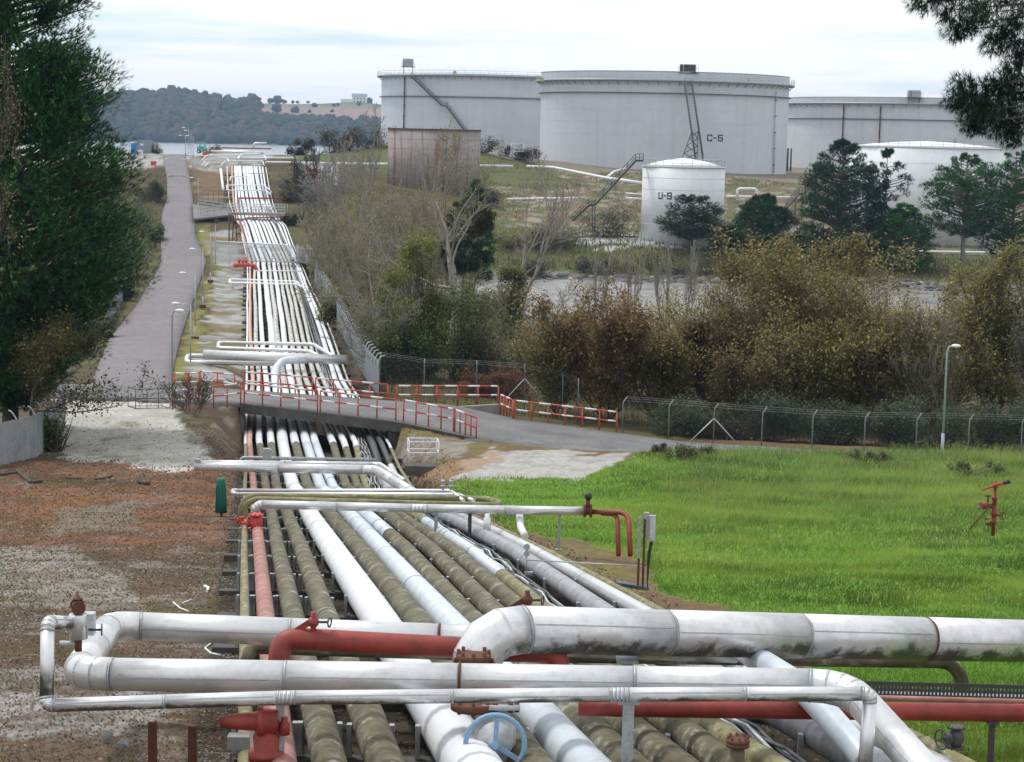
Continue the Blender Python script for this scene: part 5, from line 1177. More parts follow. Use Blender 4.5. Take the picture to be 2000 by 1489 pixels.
# small buildings and clutter on the hilltop
t = thing('pump_house', 'white pump house with a red door behind bare shrubs', 'building', at(612, 362, 318)); p = at(612, 362, 318)
g = G(); g.box(p + Vector((1, 2, 1.7)), (5.2, 4, 3.4)); part('wall', g, M['white'], t); g = G(); g.box(p + Vector((1, 2, 3.5)), (5.6, 4.4, .25)); part('roof', g, M['white'], t); g = G(); g.box(p + Vector((-.2, -.02, 1.35)), (1.9, .1, 2.5)); part('door', g, M['red_bright'], t)
p = at(275, 299, 360); t = thing('shipping_container', 'blue-grey container with ribbed walls at the hilltop left of the road', 'container', p)
g = G(); g.box(p + Vector((0, 1.5, 1.1)), (3.4, 3, 2.2)); part('body', g, M['cont'], t)
for k in range(9):
    g = G(); g.box(p + Vector((-1.5 + .375 * k, -.03, 1.1)), (.12, .08, 2.0)); part('rib', g, M['cont'], t)
for k in (-.5, .5):
    g = G(); g.box(p + Vector((k - .3, -.08, 1.5)), (.5, .05, .35)); part('panel', g, M['white'], t)
p = at(262, 302, 356); t = thing('portable_toilet', 'blue portable cabin with white top beside the container', 'cabin', p); g = G(); g.box(p + Vector((0, 0, 1.0)), (1.0, 1.0, 2.0)); part('body', g, M['bluebag'], t); g = G(); g.box(p + Vector((0, 0, 2.1)), (1.1, 1.1, .2)); part('roof', g, M['white'], t)
p = at(274, 303, 354); g = G(); g.box(p + Vector((0, 0, .45)), (.8, .8, .9)); solo('white_box', g, M['white'], 'white cabinet in front of the container', 'cabinet')
p = at(395, 300, 352); t = thing('forklift', 'teal forklift with roll hoop beside the hilltop pipes', 'forklift', p)
g = G(); g.box(p + Vector((0, 0, .6)), (1.7, 1.2, .55)); g.box(p + Vector((-.45, 0, 1.0)), (.7, 1.1, .4)); part('body', g, M['teal'], t)
g = G(); g.tube([p + Vector((-.45, -.5, 1.1)), p + Vector((-.3, -.5, 1.85)), p + Vector((.35, -.5, 1.85)), p + Vector((.7, -.5, .8))], .06, 6, .3); g.tube([p + Vector((-.45, .5, 1.1)), p + Vector((-.3, .5, 1.85)), p + Vector((.35, .5, 1.85)), p + Vector((.7, .5, .8))], .06, 6, .3); part('roll_hoop', g, M['teal'], t)
g = G(); g.box(p + Vector((.0, -.1, 1.05)), (.7, .8, .3)); part('seat', g, M['bluebag'], t)
for sx in (-.55, .55):
    for sy in (-.62, .62):
        g = G(); g.cyl(p + Vector((sx, sy - .08, .33)), p + Vector((sx, sy + .08, .33)), .33, seg=14); w_ = part('wheel', g, M['black'], t); g = G(); g.cyl(p + Vector((sx, sy - .09, .33)), p + Vector((sx, sy + .09, .33)), .15, seg=10); part('rim', g, M['white'], w_)
p = at(401, 303, 349); g = G(); g.add([p + Vector(v) for v in [(-.55, 0, 0), (.55, 0, 0), (.4, 0, .5), (-.4, 0, .5), (-.55, .8, 0), (.55, .8, 0), (.4, .8, .5), (-.4, .8, .5)]], [(0, 1, 2, 3), (4, 7, 6, 5), (0, 3, 7, 4), (1, 5, 6, 2), (3, 2, 6, 7)], flat=True); solo('red_skip', g, M['red_bright'], 'red tapered skip in front of the forklift', 'skip')
for k, (px, py, mt, lb) in enumerate(((300, 324, 'red_bright', 'red plastic road barrier left of the road crest'), (311, 323, 'white', 'white plastic road barrier next to the red one'))):
    p = at(px, py, 335); g = G(); g.add([p + Vector(v) for v in [(-.5, -.2, 0), (.5, -.2, 0), (.45, -.06, .75), (-.45, -.06, .75), (-.5, .2, 0), (.5, .2, 0), (.45, .06, .75), (-.45, .06, .75)]], [(0, 1, 2, 3), (4, 7, 6, 5), (0, 3, 7, 4), (1, 5, 6, 2), (3, 2, 6, 7)], flat=True); solo('road_barrier', g, M[mt], lb, 'barrier')
p = at(1010, 297, 398); frame_rails('scaffold_frame', 'small pale scaffold frame on the grass behind the bare trees', 'scaffold', quadc(1010, 297, 398, 2.4, 1.2, .1), 1.6, (.1, .8, 1.6), ['galv_lt'] * 4, .06)
# road marking across the far road
g = G(); A_ = [at(312, 512, 247), at(400, 515, 246), at(401, 517.5, 244), at(310, 514.5, 245)]; g.add([p + Vector((0, 0, .12)) for p in A_], [(0, 1, 2, 3)]); o = solo('road_marking', g, M['conc'], kind='structure', loc=(0, 0, 0))
# hydrant monitor in the field
b0 = at(1940, 1030, 46); t = thing('fire_monitor', 'red fire water monitor with dark nozzle in the grass field at right', 'fire monitor', b0); up = Vector((0, 0, 1))
g = G(); g.lathe(b0 - up * .2, up, [(0, .045), (.3, .045), (.31, .085), (.35, .085), (.36, .06), (.5, .06), (.51, .085), (.55, .085), (.56, .05), (.86, .05), (.87, .075), (.92, .075), (.93, .035), (1.12, .035), (1.15, .06), (1.22, .06), (1.25, .02)], 14); part('riser', g, M['red'], t)
h_ = b0 + up * 1.0; g = G(); g.tube([h_ + Vector((-.33, 0, -.13)), h_, h_ + Vector((.2, 0, .06))], [.012, .04, .035], 8); part('barrel', g, M['red_bright'], t)
g = G(); g.tube([h_ + Vector((.17, 0, .05)), h_ + Vector((.33, 0, .10))], [.035, .055], 10); part('nozzle', g, M['black'], t)
g = G(); g.lathe(b0 + Vector((-.02, 0, .5)), (-1, 0, .05), [(0, .05), (.12, .05), (.13, .085), (.25, .085), (.27, .06)], 12); ob = part('side_outlet', g, M['red'], t)
for k in (-1, 1):
    g = G(); g.tube([b0 + Vector((-.25, 0, .52)), b0 + Vector((-.38, -.03, .52 + .08 * k))], [.05, .04], 8); part('hose_coupling', g, M['pink'], ob)
q_ = b0 + Vector((-.16, 0, .74)); g = G(); g.cyl(q_ - up * .2, q_, .02, seg=6); g.ring(q_, up, .07, .012, 16, 5); part('top_handwheel', g, M['rust'], t)
q_ = b0 + Vector((.2, -.02, .28)); g = G(); g.cyl(q_ - Vector((.2, 0, 0)), q_, .02, seg=6); g.ring(q_, (.5, -1, .1), .085, .01, 18, 5); g.beam(q_ - up * .085, q_ + up * .085, .012, .012, up=(0, 1, 0)); part('side_handwheel', g, M['rust'], t)
g = G(); g.tube([b0 + Vector((-.03, -.05, .62)), b0 + Vector((-.62, -.3, .0))], .018, 6); part('brace_rod', g, M['rust'], t)
g = G(); g.tube([b0 + Vector((0, 0, .08)), b0 + Vector((-.18, -.03, .08))], .04, 8); g.ring(b0 + Vector((-.17, -.03, .2)), up, .05, .01, 14, 5); part('drain_valve', g, M['rust'], t)
# ================================================================== vegetation
def frames(dv):
    dv = dv / np.maximum(np.linalg.norm(dv, axis=1, keepdims=True), 1e-9)
    h = np.where(np.abs(dv[:, 2:3]) < .9, np.array([[0, 0, 1.0]]), np.array([[1.0, 0, 0]])); x = np.cross(dv, h); x /= np.linalg.norm(x, axis=1, keepdims=True); return dv, x, np.cross(x, dv)
def seg_mesh(p0, p1, r0, r1, n=4):
    t, x, y = frames(p1 - p0); N = len(p0); a = np.arange(n) * 2 * PI / n
    ring = x[:, None] * np.cos(a)[None, :, None] + y[:, None] * np.sin(a)[None, :, None]
    V = np.concatenate([p0[:, None] + ring * r0[:, None, None], p1[:, None] + ring * r1[:, None, None]], 1).reshape(-1, 3)
    k = np.arange(n); k2 = (k + 1) % n; q = np.stack([k, k2, k2 + n, k + n], 1); Fc = (q[None] + (np.arange(N) * 2 * n)[:, None, None]).reshape(-1, 4)
    return V, Fc
def leaf_mesh(c, size, cols, r, dirs=None, asp=.6):
    N = len(c); d = r.normal(size=(N, 3)) if dirs is None else dirs + r.normal(size=(N, 3)) * .35
    t, x, y = frames(d); s = size * r.uniform(.6, 1.3, N)
    V = np.stack([c - t * s[:, None] * .5, c + x * (s * asp * .5)[:, None], c + t * s[:, None] * .5, c - x * (s * asp * .5)[:, None]], 1).reshape(-1, 3)
    C = np.ones((N, 4, 4)); C[:, :, :3] = cols[:, None]
    return V, np.arange(N * 4).reshape(N, 4), C.reshape(-1, 4)
def needle_mesh(c, out, n, ln, w, cols, r, spread=.75):
    M_ = len(c); d = np.repeat(out, n, 0) + r.normal(size=(M_ * n, 3)) * spread; t, x, y = frames(d); b = np.repeat(c, n, 0); l = ln * r.uniform(.65, 1.2, M_ * n)
    V = np.stack([b - x * w, b + x * w, b + t * l[:, None]], 1).reshape(-1, 3)
    C = np.ones((M_ * n, 3, 4)); cc = np.repeat(cols, n, 0) * r.uniform(.75, 1.25, (M_ * n, 1)); C[:, :, :3] = cc[:, None]
    return V, np.arange(M_ * n * 3).reshape(-1, 3), C.reshape(-1, 4)
def pick(pal, n, r, var=.3):
    p = np.array(pal); return p[r.integers(0, len(p), n)] * r.uniform(1 - var, 1 + var, (n, 1))
def grow(seed, levels=4, kids=(9, 6, 5, 4), ang=(.75, .7, .7, .7), ratio=(.62, .55, .5, .5), trunk_n=1, wob=.18, upb=.12, start=.25):
    r = np.random.default_rng(seed); S = []; tips = []
    st = [(np.zeros(3), np.array([r.normal() * .12 * trunk_n, r.normal() * .12 * trunk_n, 1.0]), r.uniform(.75, 1.0), .035 / math.sqrt(trunk_n), 0) for _ in range(trunk_n)]
    while st:
        p, d, l, rad, lv = st.pop(); d = d / np.linalg.norm(d); k = 5 if lv < 2 else 3; pts = [p]; q = d.copy()
        for i in range(k):
            q = q + r.normal(size=3) * wob + np.array([0, 0, upb]); q /= np.linalg.norm(q); pts.append(pts[-1] + q * l / k)
        for i in range(k): S.append((pts[i], pts[i + 1], rad * (1 - .8 * i / k), rad * (1 - .8 * (i + 1) / k)))
        if lv >= levels - 1:
            tips += pts[1:]; continue
        nk = kids[lv]
        for j in range(nk):
            u = start + (1 - start) * (j + r.random()) / nk; i = min(k - 1, int(u * k)); b = pts[i] + (pts[i + 1] - pts[i]) * (u * k - i)
            t, x, y = frames(np.array([q])); a = r.uniform(0, 2 * PI); ax = x[0] * math.cos(a) + y[0] * math.sin(a); an = ang[lv] * r.uniform(.7, 1.3)
            st.append((b, q * math.cos(an) + ax * math.sin(an), l * ratio[lv] * r.uniform(.6, 1.15) * (1.15 - .5 * u), rad * (1 - .8 * u) * .62, lv + 1))
    S_ = [np.array([s[i] for s in S]) for i in range(4)]; return S_[0], S_[1], S_[2], S_[3], np.array(tips)
def tree(name, label, px, py, d, wpx, hpx, seed, pal=None, leaves=0, lsize=.15, bark='bark', cat='tree', group=None, twig=1.0, lean=0.0, depth=None, jit=.22, **kw):
    b = at(px, py, d); b.z = gz(b.x, b.y) - .05; top = at(px, py - hpx, d); H = max(.5, top.z - b.z); Wd = wpx * d / F / 2
    p0, p1, r0, r1, tips = grow(seed, **kw)
    allp = np.r_[p0, p1]; sx = Wd / np.percentile(np.abs(allp[:, 0]), 98); sy = (depth or Wd) / np.percentile(np.abs(allp[:, 1]), 98); sz = H / np.percentile(allp[:, 2], 99.5)
    sc = np.array([sx, sy, sz]); sh = lambda p: p * sc + np.stack([lean * p[:, 2] * sz, 0 * p[:, 2], np.abs(p[:, 2] * 0)], 1)
    p0, p1, tips = sh(p0), sh(p1), sh(tips); rs = H * .55 * twig; r0 = np.maximum(r0 * rs, .00013 * d); r1 = np.maximum(r1 * rs, .0001 * d)
    p0[:, 2] = np.maximum(p0[:, 2], -.2); p1[:, 2] = np.maximum(p1[:, 2], .05)
    t = thing(name, label, cat, b, group); V, Fc = seg_mesh(p0, p1, r0, r1)
    link('trunk' if cat == 'tree' else 'stems', np_mesh('trunk', V, Fc, M[bark]), t)
    if leaves:
        r = np.random.default_rng(seed + 99); i = r.integers(0, len(tips), leaves); c = tips[i] + r.normal(size=(leaves, 3)) * jit; c[:, 2] = np.maximum(c[:, 2], .08)
        clump = np.random.default_rng(seed + 5).uniform(.7, 1.3, len(tips))[i // 1][:, None]
        V, Fc, C = leaf_mesh(c, lsize, pick(pal, leaves, r) * clump, r); link('crown', np_mesh('crown', V, Fc, M['leaf'], C), t)
    return t
def bush(name, label, px, py, d, wpx, hpx, seed, pal, leaves, lsize=.16, depth=None, lumps=14, cat='bush', group=None, twigs=60, bark='bark', sink=0.0, ztop=.72):
    b = at(px, py, d); b.z = gz(b.x, b.y) - sink; H = hpx * d / F; Wd = wpx * d / F / 2; r = np.random.default_rng(seed); Dp = depth or Wd
    lc = np.stack([r.uniform(-1, 1, lumps) * Wd * .75, r.uniform(-1, 1, lumps) * Dp * .7, r.uniform(.08, ztop, lumps) * H], 1); lr = r.uniform(.45, 1.0, lumps) * min(H * .42, Wd * .8)
    lc[:, 2] *= np.clip(1.1 - .45 * (np.abs(lc[:, 0]) / Wd) ** 2, .3, 1)
    i = r.integers(0, lumps, leaves); v = r.normal(size=(leaves, 3)); v /= np.linalg.norm(v, axis=1, keepdims=True); q = r.random((leaves, 1)) ** .35
    c = lc[i] + v * q * lr[i][:, None]; k = c[:, 2] < .03; c[k, 2] = r.uniform(.02, H * .3, k.sum())
    t = thing(name, label, cat, b, group); cl = r.uniform(.7, 1.3, lumps)[i][:, None]
    V, Fc, C = leaf_mesh(c, lsize, pick(pal, leaves, r) * cl, r); link('foliage', np_mesh('foliage', V, Fc, M['leaf'], C), t)
    if twigs:
        j = r.integers(0, lumps, twigs); p0 = np.stack([r.uniform(-.4, .4, twigs) * Wd, r.uniform(-.4, .4, twigs) * Dp, np.zeros(twigs) - .1], 1); p1 = lc[j] + r.normal(size=(twigs, 3)) * lr[j][:, None] * .7; p1[:, 2] = np.maximum(p1[:, 2], .2)
        V, Fc = seg_mesh(p0, p1, np.full(twigs, .03 + .004 * H), np.full(twigs, .008)); link('stems', np_mesh('stems', V, Fc, M[bark]), t)
    return t
def conifer(name, label, px, py, d, prof, seed, pal, tufts, n=9, ln=.3, w=.03, trunk=.25, clumps=160, tz0=.12, up=.35, flat=.6, group=None, tw=0.0, bark='bark', yfac=1.0, hz=None, spr=.5, cmin=.35, cmax=1.1):
    clumps = int(clumps * 1.9)
    """prof: list of (py, half width px); crown built from clumps of needle tufts on real branches"""
    b = at(px, py, d); b.z = gz(b.x, b.y) - .1; r = np.random.default_rng(seed); s = d / F
    ys_ = [p[0] for p in prof]; zt = at(px, ys_[0], d).z - b.z; zb = at(px, ys_[-1], d).z - b.z
    u = r.random(clumps) ** .85; yy = ys_[0] + (ys_[-1] - ys_[0]) * u; R = np.interp(yy, ys_, [p[1] for p in prof]) * s
    z = zt + (zb - zt) * u; clumps_ = clumps; a = r.uniform(0, 2 * PI, clumps); q = r.uniform(.3, 1.0, clumps) ** .5; crs = np.clip(R * r.uniform(.13, .25, clumps), cmin, cmax); rad = np.maximum(R * q - crs * .25, 0)
    cc = np.stack([np.cos(a) * rad, np.sin(a) * rad * yfac, z], 1)
    i = r.integers(0, clumps, tufts); v = r.normal(size=(tufts, 3)); v /= np.linalg.norm(v, axis=1, keepdims=True); rr_ = r.random((tufts, 1)) ** .3
    c = cc[i] + v * rr_ * crs[i][:, None] * np.array([1, 1, flat]); out = v * .5 + np.stack([np.cos(a[i]), np.sin(a[i]), np.full(tufts, up)], 1)
    t = thing(name, label, 'tree', b, group); cl = (r.uniform(.6, 1.45, clumps)[i] * (.75 + .5 * r.random(tufts)))[:, None]
    V, Fc, C = needle_mesh(c, out, n, ln, w, pick(pal, tufts, r, .2) * cl, r, spr); link('crown', np_mesh('crown', V, Fc, M['needle'], C), t)
    tz = np.clip(z - rad * .3, zt * .1, zt * .97); p0 = np.stack([tw * tz, 0 * tz, tz], 1); midp = (p0 + cc) / 2 - np.array([0, 0, .1]); rb = .018 * rad + .02
    P0 = np.r_[p0, midp]; P1 = np.r_[midp, cc]; k = 8; tp = np.stack([r.normal(0, .06, k + 1).cumsum() * .5, r.normal(0, .05, k + 1), np.linspace(-.2, zt * .95, k + 1)], 1)
    V, Fc = seg_mesh(np.r_[P0, tp[:-1]], np.r_[P1, tp[1:]], np.r_[rb, rb * .7, np.linspace(trunk, trunk * .25, k)], np.r_[rb * .7, rb * .3, np.linspace(trunk * .9, trunk * .15, k)], 6)
    link('trunk', np_mesh('trunk', V, Fc, M[bark]), t); return t
PINE = [(0.0465, 0.1348, 0.0465), (0.064, 0.1685, 0.0512), (0.0871, 0.2226, 0.0558), (0.0407, 0.1079, 0.0465)]
CYP = [(0.0357, 0.1193, 0.0321), (0.051, 0.1591, 0.0367), (0.0714, 0.1989, 0.0413)]
PINE_B = [(0.0346, 0.0881, 0.0414), (0.0432, 0.1088, 0.0484), (0.0562, 0.1296, 0.0484)]
# --- big pine at the left edge
conifer('pine_tree', 'huge dark green pine filling the left edge of the view', 20, 862, 86, [(-160, 90), (-60, 160), (10, 172), (60, 176), (100, 196), (150, 226), (195, 210), (240, 192), (285, 228), (330, 278), (370, 272), (430, 270), (490, 298), (530, 278), (570, 222), (620, 195), (660, 205), (700, 150), (750, 90), (780, 60)], 21, PINE, 60000, 6, .30, .036, .38, 430, up=.5, flat=.8, spr=.42, cmin=.65, cmax=1.35)
# --- branches of a pine reaching in at the upper right
pb = at(2200, 760, 42); pb.z = gz(pb.x, pb.y); t = thing('pine_tree', 'dark pine just out of view whose branches hang in at the upper right', 'tree', pb)
r = np.random.default_rng(8); cl = [(1800, 5), (1850, 20), (1840, -20), (1895, 45), (1925, 25), (1960, 60), (1985, 35), (1900, 0), (1960, -10), (1990, 95), (1945, 85), (1870, 60), (2010, 0), (1985, 130), (1880, 170), (1905, 205), (1930, 175), (1960, 205), (1900, 240), (1945, 245), (1985, 235), (1990, 180), (1925, 215), (1870, 195), (1960, 160), (1975, 265), (2030, 60), (2030, 180), (2040, 240), (2060, 120), (2090, 20), (2090, 200), (2120, 90)]
cc = np.array([tuple(at(x, y, 42 + r.normal() * .6)) for x, y in cl]) - np.array(pb)[None]
nT = 5200; i = r.integers(0, len(cc), nT); v = r.normal(size=(nT, 3)); v /= np.linalg.norm(v, axis=1, keepdims=True); c = cc[i] + v * (r.random((nT, 1)) ** .5) * .36 * np.array([1, 1, .75])
V, Fc, C = needle_mesh(c, v * .6 + np.array([-.5, 0, -.12]), 12, .19, .008, pick([(.022, .05, .026), (.034, .07, .03), (.016, .036, .026)], nT, r), r, .6); link('crown', np_mesh('crown', V, Fc, M['needle'], C), t)
H_ = at(2200, -250, 42).z - pb.z; tp = np.stack([np.zeros(9), np.zeros(9), np.linspace(-.2, H_, 9)], 1); tz = cc[:, 2] + .2; p0 = np.stack([0 * tz, 0 * tz, tz], 1); md = (p0 * .4 + cc * .6) + np.array([0, 0, .12])
V, Fc = seg_mesh(np.r_[p0, md, tp[:-1]], np.r_[md, cc, tp[1:]], np.r_[np.full(len(cc), .05), np.full(len(cc), .025), np.linspace(.3, .1, 8)], np.r_[np.full(len(cc), .025), np.full(len(cc), .008), np.linspace(.28, .08, 8)], 6); link('trunk', np_mesh('trunk', V, Fc, M['bark']), t)
# --- conifers before the right tanks
CG = 'conifers in front of the right tanks'
conifer('pine_tree', 'small open pine in front of tank U-9', 1350, 482, 285, [(383, 27), (400, 54), (420, 63), (440, 73), (455, 59), (462, 24)], 31, [(.05, .10, .045), (.065, .12, .05)], 3300, 9, .42, 0.05, .2, 60, group=CG)
conifer('cypress_tree', 'dense bright green conical cypress right of tank U-9', 1488, 516, 282, [(380, 12), (400, 41), (430, 66), (460, 88), (490, 98), (514, 85)], 32, [(.035, .105, .028), (.055, .14, .034), (.028, .08, .024)], 7920, 8, .45, 0.062, .3, 170, group=CG, up=.1, flat=.4)
conifer('pine_tree', 'tall dark pine hiding the left side of the wide white tank', 1640, 505, 280, [(272, 10), (300, 41), (330, 71), (360, 81), (400, 88), (440, 95), (480, 90), (508, 70)], 33, PINE_B, 9460, 9, .5, 0.056, .35, 190, group=CG)
conifer('pine_tree', 'slender pine with wispy right side against the wide white tank', 1725, 505, 282, [(292, 7), (320, 29), (345, 56), (370, 49), (400, 44), (440, 52), (500, 48)], 34, PINE_B, 3740, 9, .5, 0.056, .25, 80, group=CG)
conifer('cypress_tree', 'low dark cypress with skirts to the ground beside the slender pine', 1762, 522, 276, [(400, 15), (425, 49), (455, 66), (485, 73), (520, 68)], 35, CYP, 4840, 8, .45, 0.062, .3, 110, group=CG, up=.05, flat=.4)
conifer('cypress_tree', 'spreading cypress with pale bare forked trunks in front of the wide white tank', 1880, 515, 278, [(302, 12), (325, 56), (355, 76), (385, 93), (415, 85), (445, 61), (460, 24)], 36, CYP, 6600, 8, .45, 0.062, .4, 130, group=CG, up=.2, flat=.4, bark='bark_grey')
conifer('cypress_tree', 'dark cypress at the right frame edge below the hanging pine', 1975, 515, 280, [(296, 15), (330, 54), (370, 68), (410, 81), (450, 76), (500, 60)], 37, CYP, 5720, 8, .45, 0.062, .35, 120, group=CG, up=.2, flat=.4)
conifer('pine_tree', 'young mid green pine between the small pine and the bright cypress', 1420, 505, 280, [(440, 15), (460, 37), (485, 51), (505, 49)], 38, [(.04, .085, .04), (.055, .105, .045)], 2200, 8, .45, 0.056, .2, 50, group=CG)
# --- autumn trees along the fence
OCH = [(0.26, 0.21, 0.07), (0.21, 0.175, 0.06), (0.31, 0.24, 0.08), (0.17, 0.16, 0.06)]
RUST = [(0.25, 0.155, 0.065), (0.2, 0.13, 0.055), (0.27, 0.19, 0.07), (0.17, 0.14, 0.055)]
BRN = [(0.2028, 0.1495, 0.0683), (0.2496, 0.1943, 0.0819), (0.156, 0.1346, 0.0546), (0.1872, 0.1719, 0.0614)]
OLI = [(0.2407, 0.2228, 0.0733), (0.3128, 0.2696, 0.0879), (0.1804, 0.1757, 0.0628)]
AG = 'autumn trees behind the chain-link fence'
kw = dict(levels=4, kids=(8, 5, 4, 3), trunk_n=7, upb=.2, start=.06, ang=(.5, .65, .7, .7))
tree('autumn_tree', 'rust-brown bushy tree beside the long railing panel', 1185, 846, 109, 300, 285, 41, RUST, 28900, 0.203, group=AG, jit=.3, **kw)
tree('autumn_tree', 'tallest ochre-yellow tree in the middle of the autumn trees', 1510, 868, 117, 350, 400, 42, OCH, 37400, 0.216, group=AG, jit=.35, **kw)
tree('autumn_tree', 'dark brown tree between the rust tree and the tallest ochre tree', 1390, 862, 113, 230, 290, 43, BRN, 23800, 0.216, group=AG, jit=.32, **kw)
tree('autumn_tree', 'thin yellow tree with visible grey limbs left of the lamp post', 1745, 868, 112, 240, 290, 44, OCH, 16150, 0.203, 'bark_grey', group=AG, jit=.3, twig=1.1, **kw)
tree('autumn_tree', 'olive-brown tree at the right frame edge behind the lamp post', 1945, 862, 119, 260, 370, 45, OLI, 28900, 0.216, group=AG, jit=.33, **kw)
tree('autumn_tree', 'ochre sapling leaning between the tallest and the thin yellow tree', 1640, 868, 111, 170, 240, 46, OCH, 13600, 0.203, group=AG, jit=.3, **kw)
tree('autumn_tree', 'bare pale-limbed tree just right of the field lamp post', 1850, 866, 110, 200, 270, 47, OLI, 4420, 0.189, 'bark_grey', group=AG, jit=.3, **kw)
tree('autumn_tree', 'grey-green willow scrub at the far right frame edge', 2040, 862, 108, 220, 260, 48, [(.10, .105, .065), (.13, .13, .08), (.075, .08, .05)], 20400, 0.189, group=AG, jit=.3, **kw)
tree('autumn_tree', 'olive shrub left of the rust-brown tree', 1085, 838, 112, 150, 200, 300, OLI, 11250, 0.17, group=AG, jit=.34, **kw)
tree('autumn_tree', 'ochre shrub between the rust tree and the dark brown tree', 1290, 856, 110, 170, 230, 301, OCH, 13750, 0.17, group=AG, jit=.34, **kw)
tree('autumn_tree', 'brown shrub low in front of the tallest ochre tree', 1450, 866, 108, 190, 200, 302, BRN, 13750, 0.17, group=AG, jit=.34, **kw)
tree('autumn_tree', 'olive shrub right of the tallest ochre tree', 1580, 872, 110, 200, 260, 303, OLI, 15000, 0.17, group=AG, jit=.34, **kw)
tree('autumn_tree', 'ochre shrub behind the leaning sapling', 1690, 872, 114, 180, 270, 304, OCH, 12500, 0.17, group=AG, jit=.34, **kw)
tree('autumn_tree', 'olive shrub behind the field lamp post', 1820, 872, 116, 190, 250, 305, OLI, 12500, 0.17, group=AG, jit=.34, **kw)
tree('autumn_tree', 'tall olive tree standing behind the dark brown tree', 1400, 850, 128, 260, 330, 306, OLI, 16250, 0.17, group=AG, jit=.34, **kw)
tree('autumn_tree', 'tall ochre tree standing behind the leaning sapling', 1630, 850, 130, 260, 340, 307, OCH, 16250, 0.17, group=AG, jit=.34, **kw)
# hedges and scrub
BRAM = [(0.0562, 0.09, 0.0488), (0.0844, 0.1162, 0.0638), (0.0413, 0.0675, 0.0413), (0.1125, 0.1219, 0.075)]
for k, (px, py, d, w_) in enumerate(((1350, 868, 101.5, 150), (1480, 876, 101, 160), (1620, 884, 100, 170), (1770, 890, 99.3, 170), (1920, 893, 99, 170), (2050, 896, 99, 140))):
    bush('bramble_hedge', ['bramble hedge section at the left end behind the field fence', 'bramble hedge section behind the braced fence post', 'bramble hedge section below the tallest ochre tree', 'bramble hedge section left of the field lamp post', 'bramble hedge section right of the field lamp post', 'bramble hedge section at the right frame edge'][k], px, py, d, w_ * 1.12, 86 + 8 * (k % 2) + 5 * k, 60 + k, BRAM, 9000, .13, depth=1.2, lumps=26, cat='hedge', group='bramble hedge behind the fence', twigs=40)
SCR = [(0.1125, 0.1125, 0.063), (0.15, 0.1425, 0.075), (0.0825, 0.09, 0.0525), (0.18, 0.15, 0.09)]
DGR = [(0.0396, 0.0648, 0.0324), (0.0576, 0.0864, 0.036), (0.0756, 0.1044, 0.0396)]
bush('scrub_bush', 'grey-green scrub between the ivy trees and the rust-brown tree', 1060, 740, 140, 210, 150, 70, SCR, 9000, .18, lumps=20)
bush('scrub_bush', 'olive scrub bush behind the chain-link fence below the creek', 975, 715, 133, 130, 95, 71, SCR, 6000, .16)
bush('bracken_patch', 'rusty brown bracken patch behind the chain-link fence', 968, 776, 122, 170, 68, 72, [(.15, .06, .035), (.19, .085, .045), (.11, .05, .03)], 7000, .15, lumps=20, cat='bracken')
bush('scrub_bush', 'low thicket under the autumn trees', 1230, 800, 125, 260, 120, 73, BRN, 8000, .18)
bush('scrub_bush', 'dark undergrowth below the tallest ochre tree', 1500, 850, 121, 330, 130, 74, BRN + DGR, 10000, .18, lumps=24)
bush('scrub_bush', 'mixed undergrowth below the right autumn trees', 1830, 862, 122, 420, 130, 75, OLI + BRN, 12000, .18, lumps=28)
bush('scrub_bush', 'creekside scrub in front of the mud at centre', 1180, 640, 185, 230, 60, 76, SCR, 6000, .22, lumps=22)
bush('scrub_bush', 'creekside scrub in front of the mud at right', 1760, 640, 185, 330, 70, 77, SCR + OLI, 7000, .22, lumps=26)
bush('scrub_bush', 'creekside scrub left of the mud', 960, 590, 200, 130, 60, 78, SCR, 4000, .22)
bush('scrub_bush', 'wide olive shrub beyond the palisade, right of the pipes', 640, 472, 240, 150, 62, 79, [(.055, .06, .03), (.075, .075, .04), (.04, .045, .025)], 7000, .24, lumps=18)
bush('round_bush', 'small round green bush at the right end of the footbridge', 568, 424, 281, 34, 38, 80, [(.035, .06, .02), (.055, .08, .025)], 1800, .2, lumps=10)
bush('round_bush', 'round yellow-green bush on the hilltop right of the pipes', 608, 315, 338, 42, 40, 81, [(.075, .08, .03), (.055, .065, .025), (.10, .10, .04)], 2200, .25, lumps=10)
for k, (px, py, d, w_, h_) in enumerate(((590, 300, 385, 70, 36), (655, 292, 398, 110, 52), (735, 290, 402, 110, 48), (668, 262, 402, 34, 36), (830, 288, 405, 110, 40), (930, 290, 408, 120, 34), (1015, 291, 410, 100, 32))):
    bush('gorse_bush', ['leftmost gorse bush on the hilltop mound', 'largest gorse bush on the hilltop mound', 'gorse bush under the left grey tank', 'upright bushy crown standing above the gorse mound', 'gorse bush behind the rusty tank, left part', 'gorse bush behind the rusty tank, right part', 'gorse bush touching the left edge of tank C-5'][k], px, py, d, w_, h_, 90 + k, [(.045, .042, .026), (.06, .052, .03), (.032, .036, .02), (.075, .06, .035)], 3800, .34, lumps=16, group='dark gorse along the tank bank')
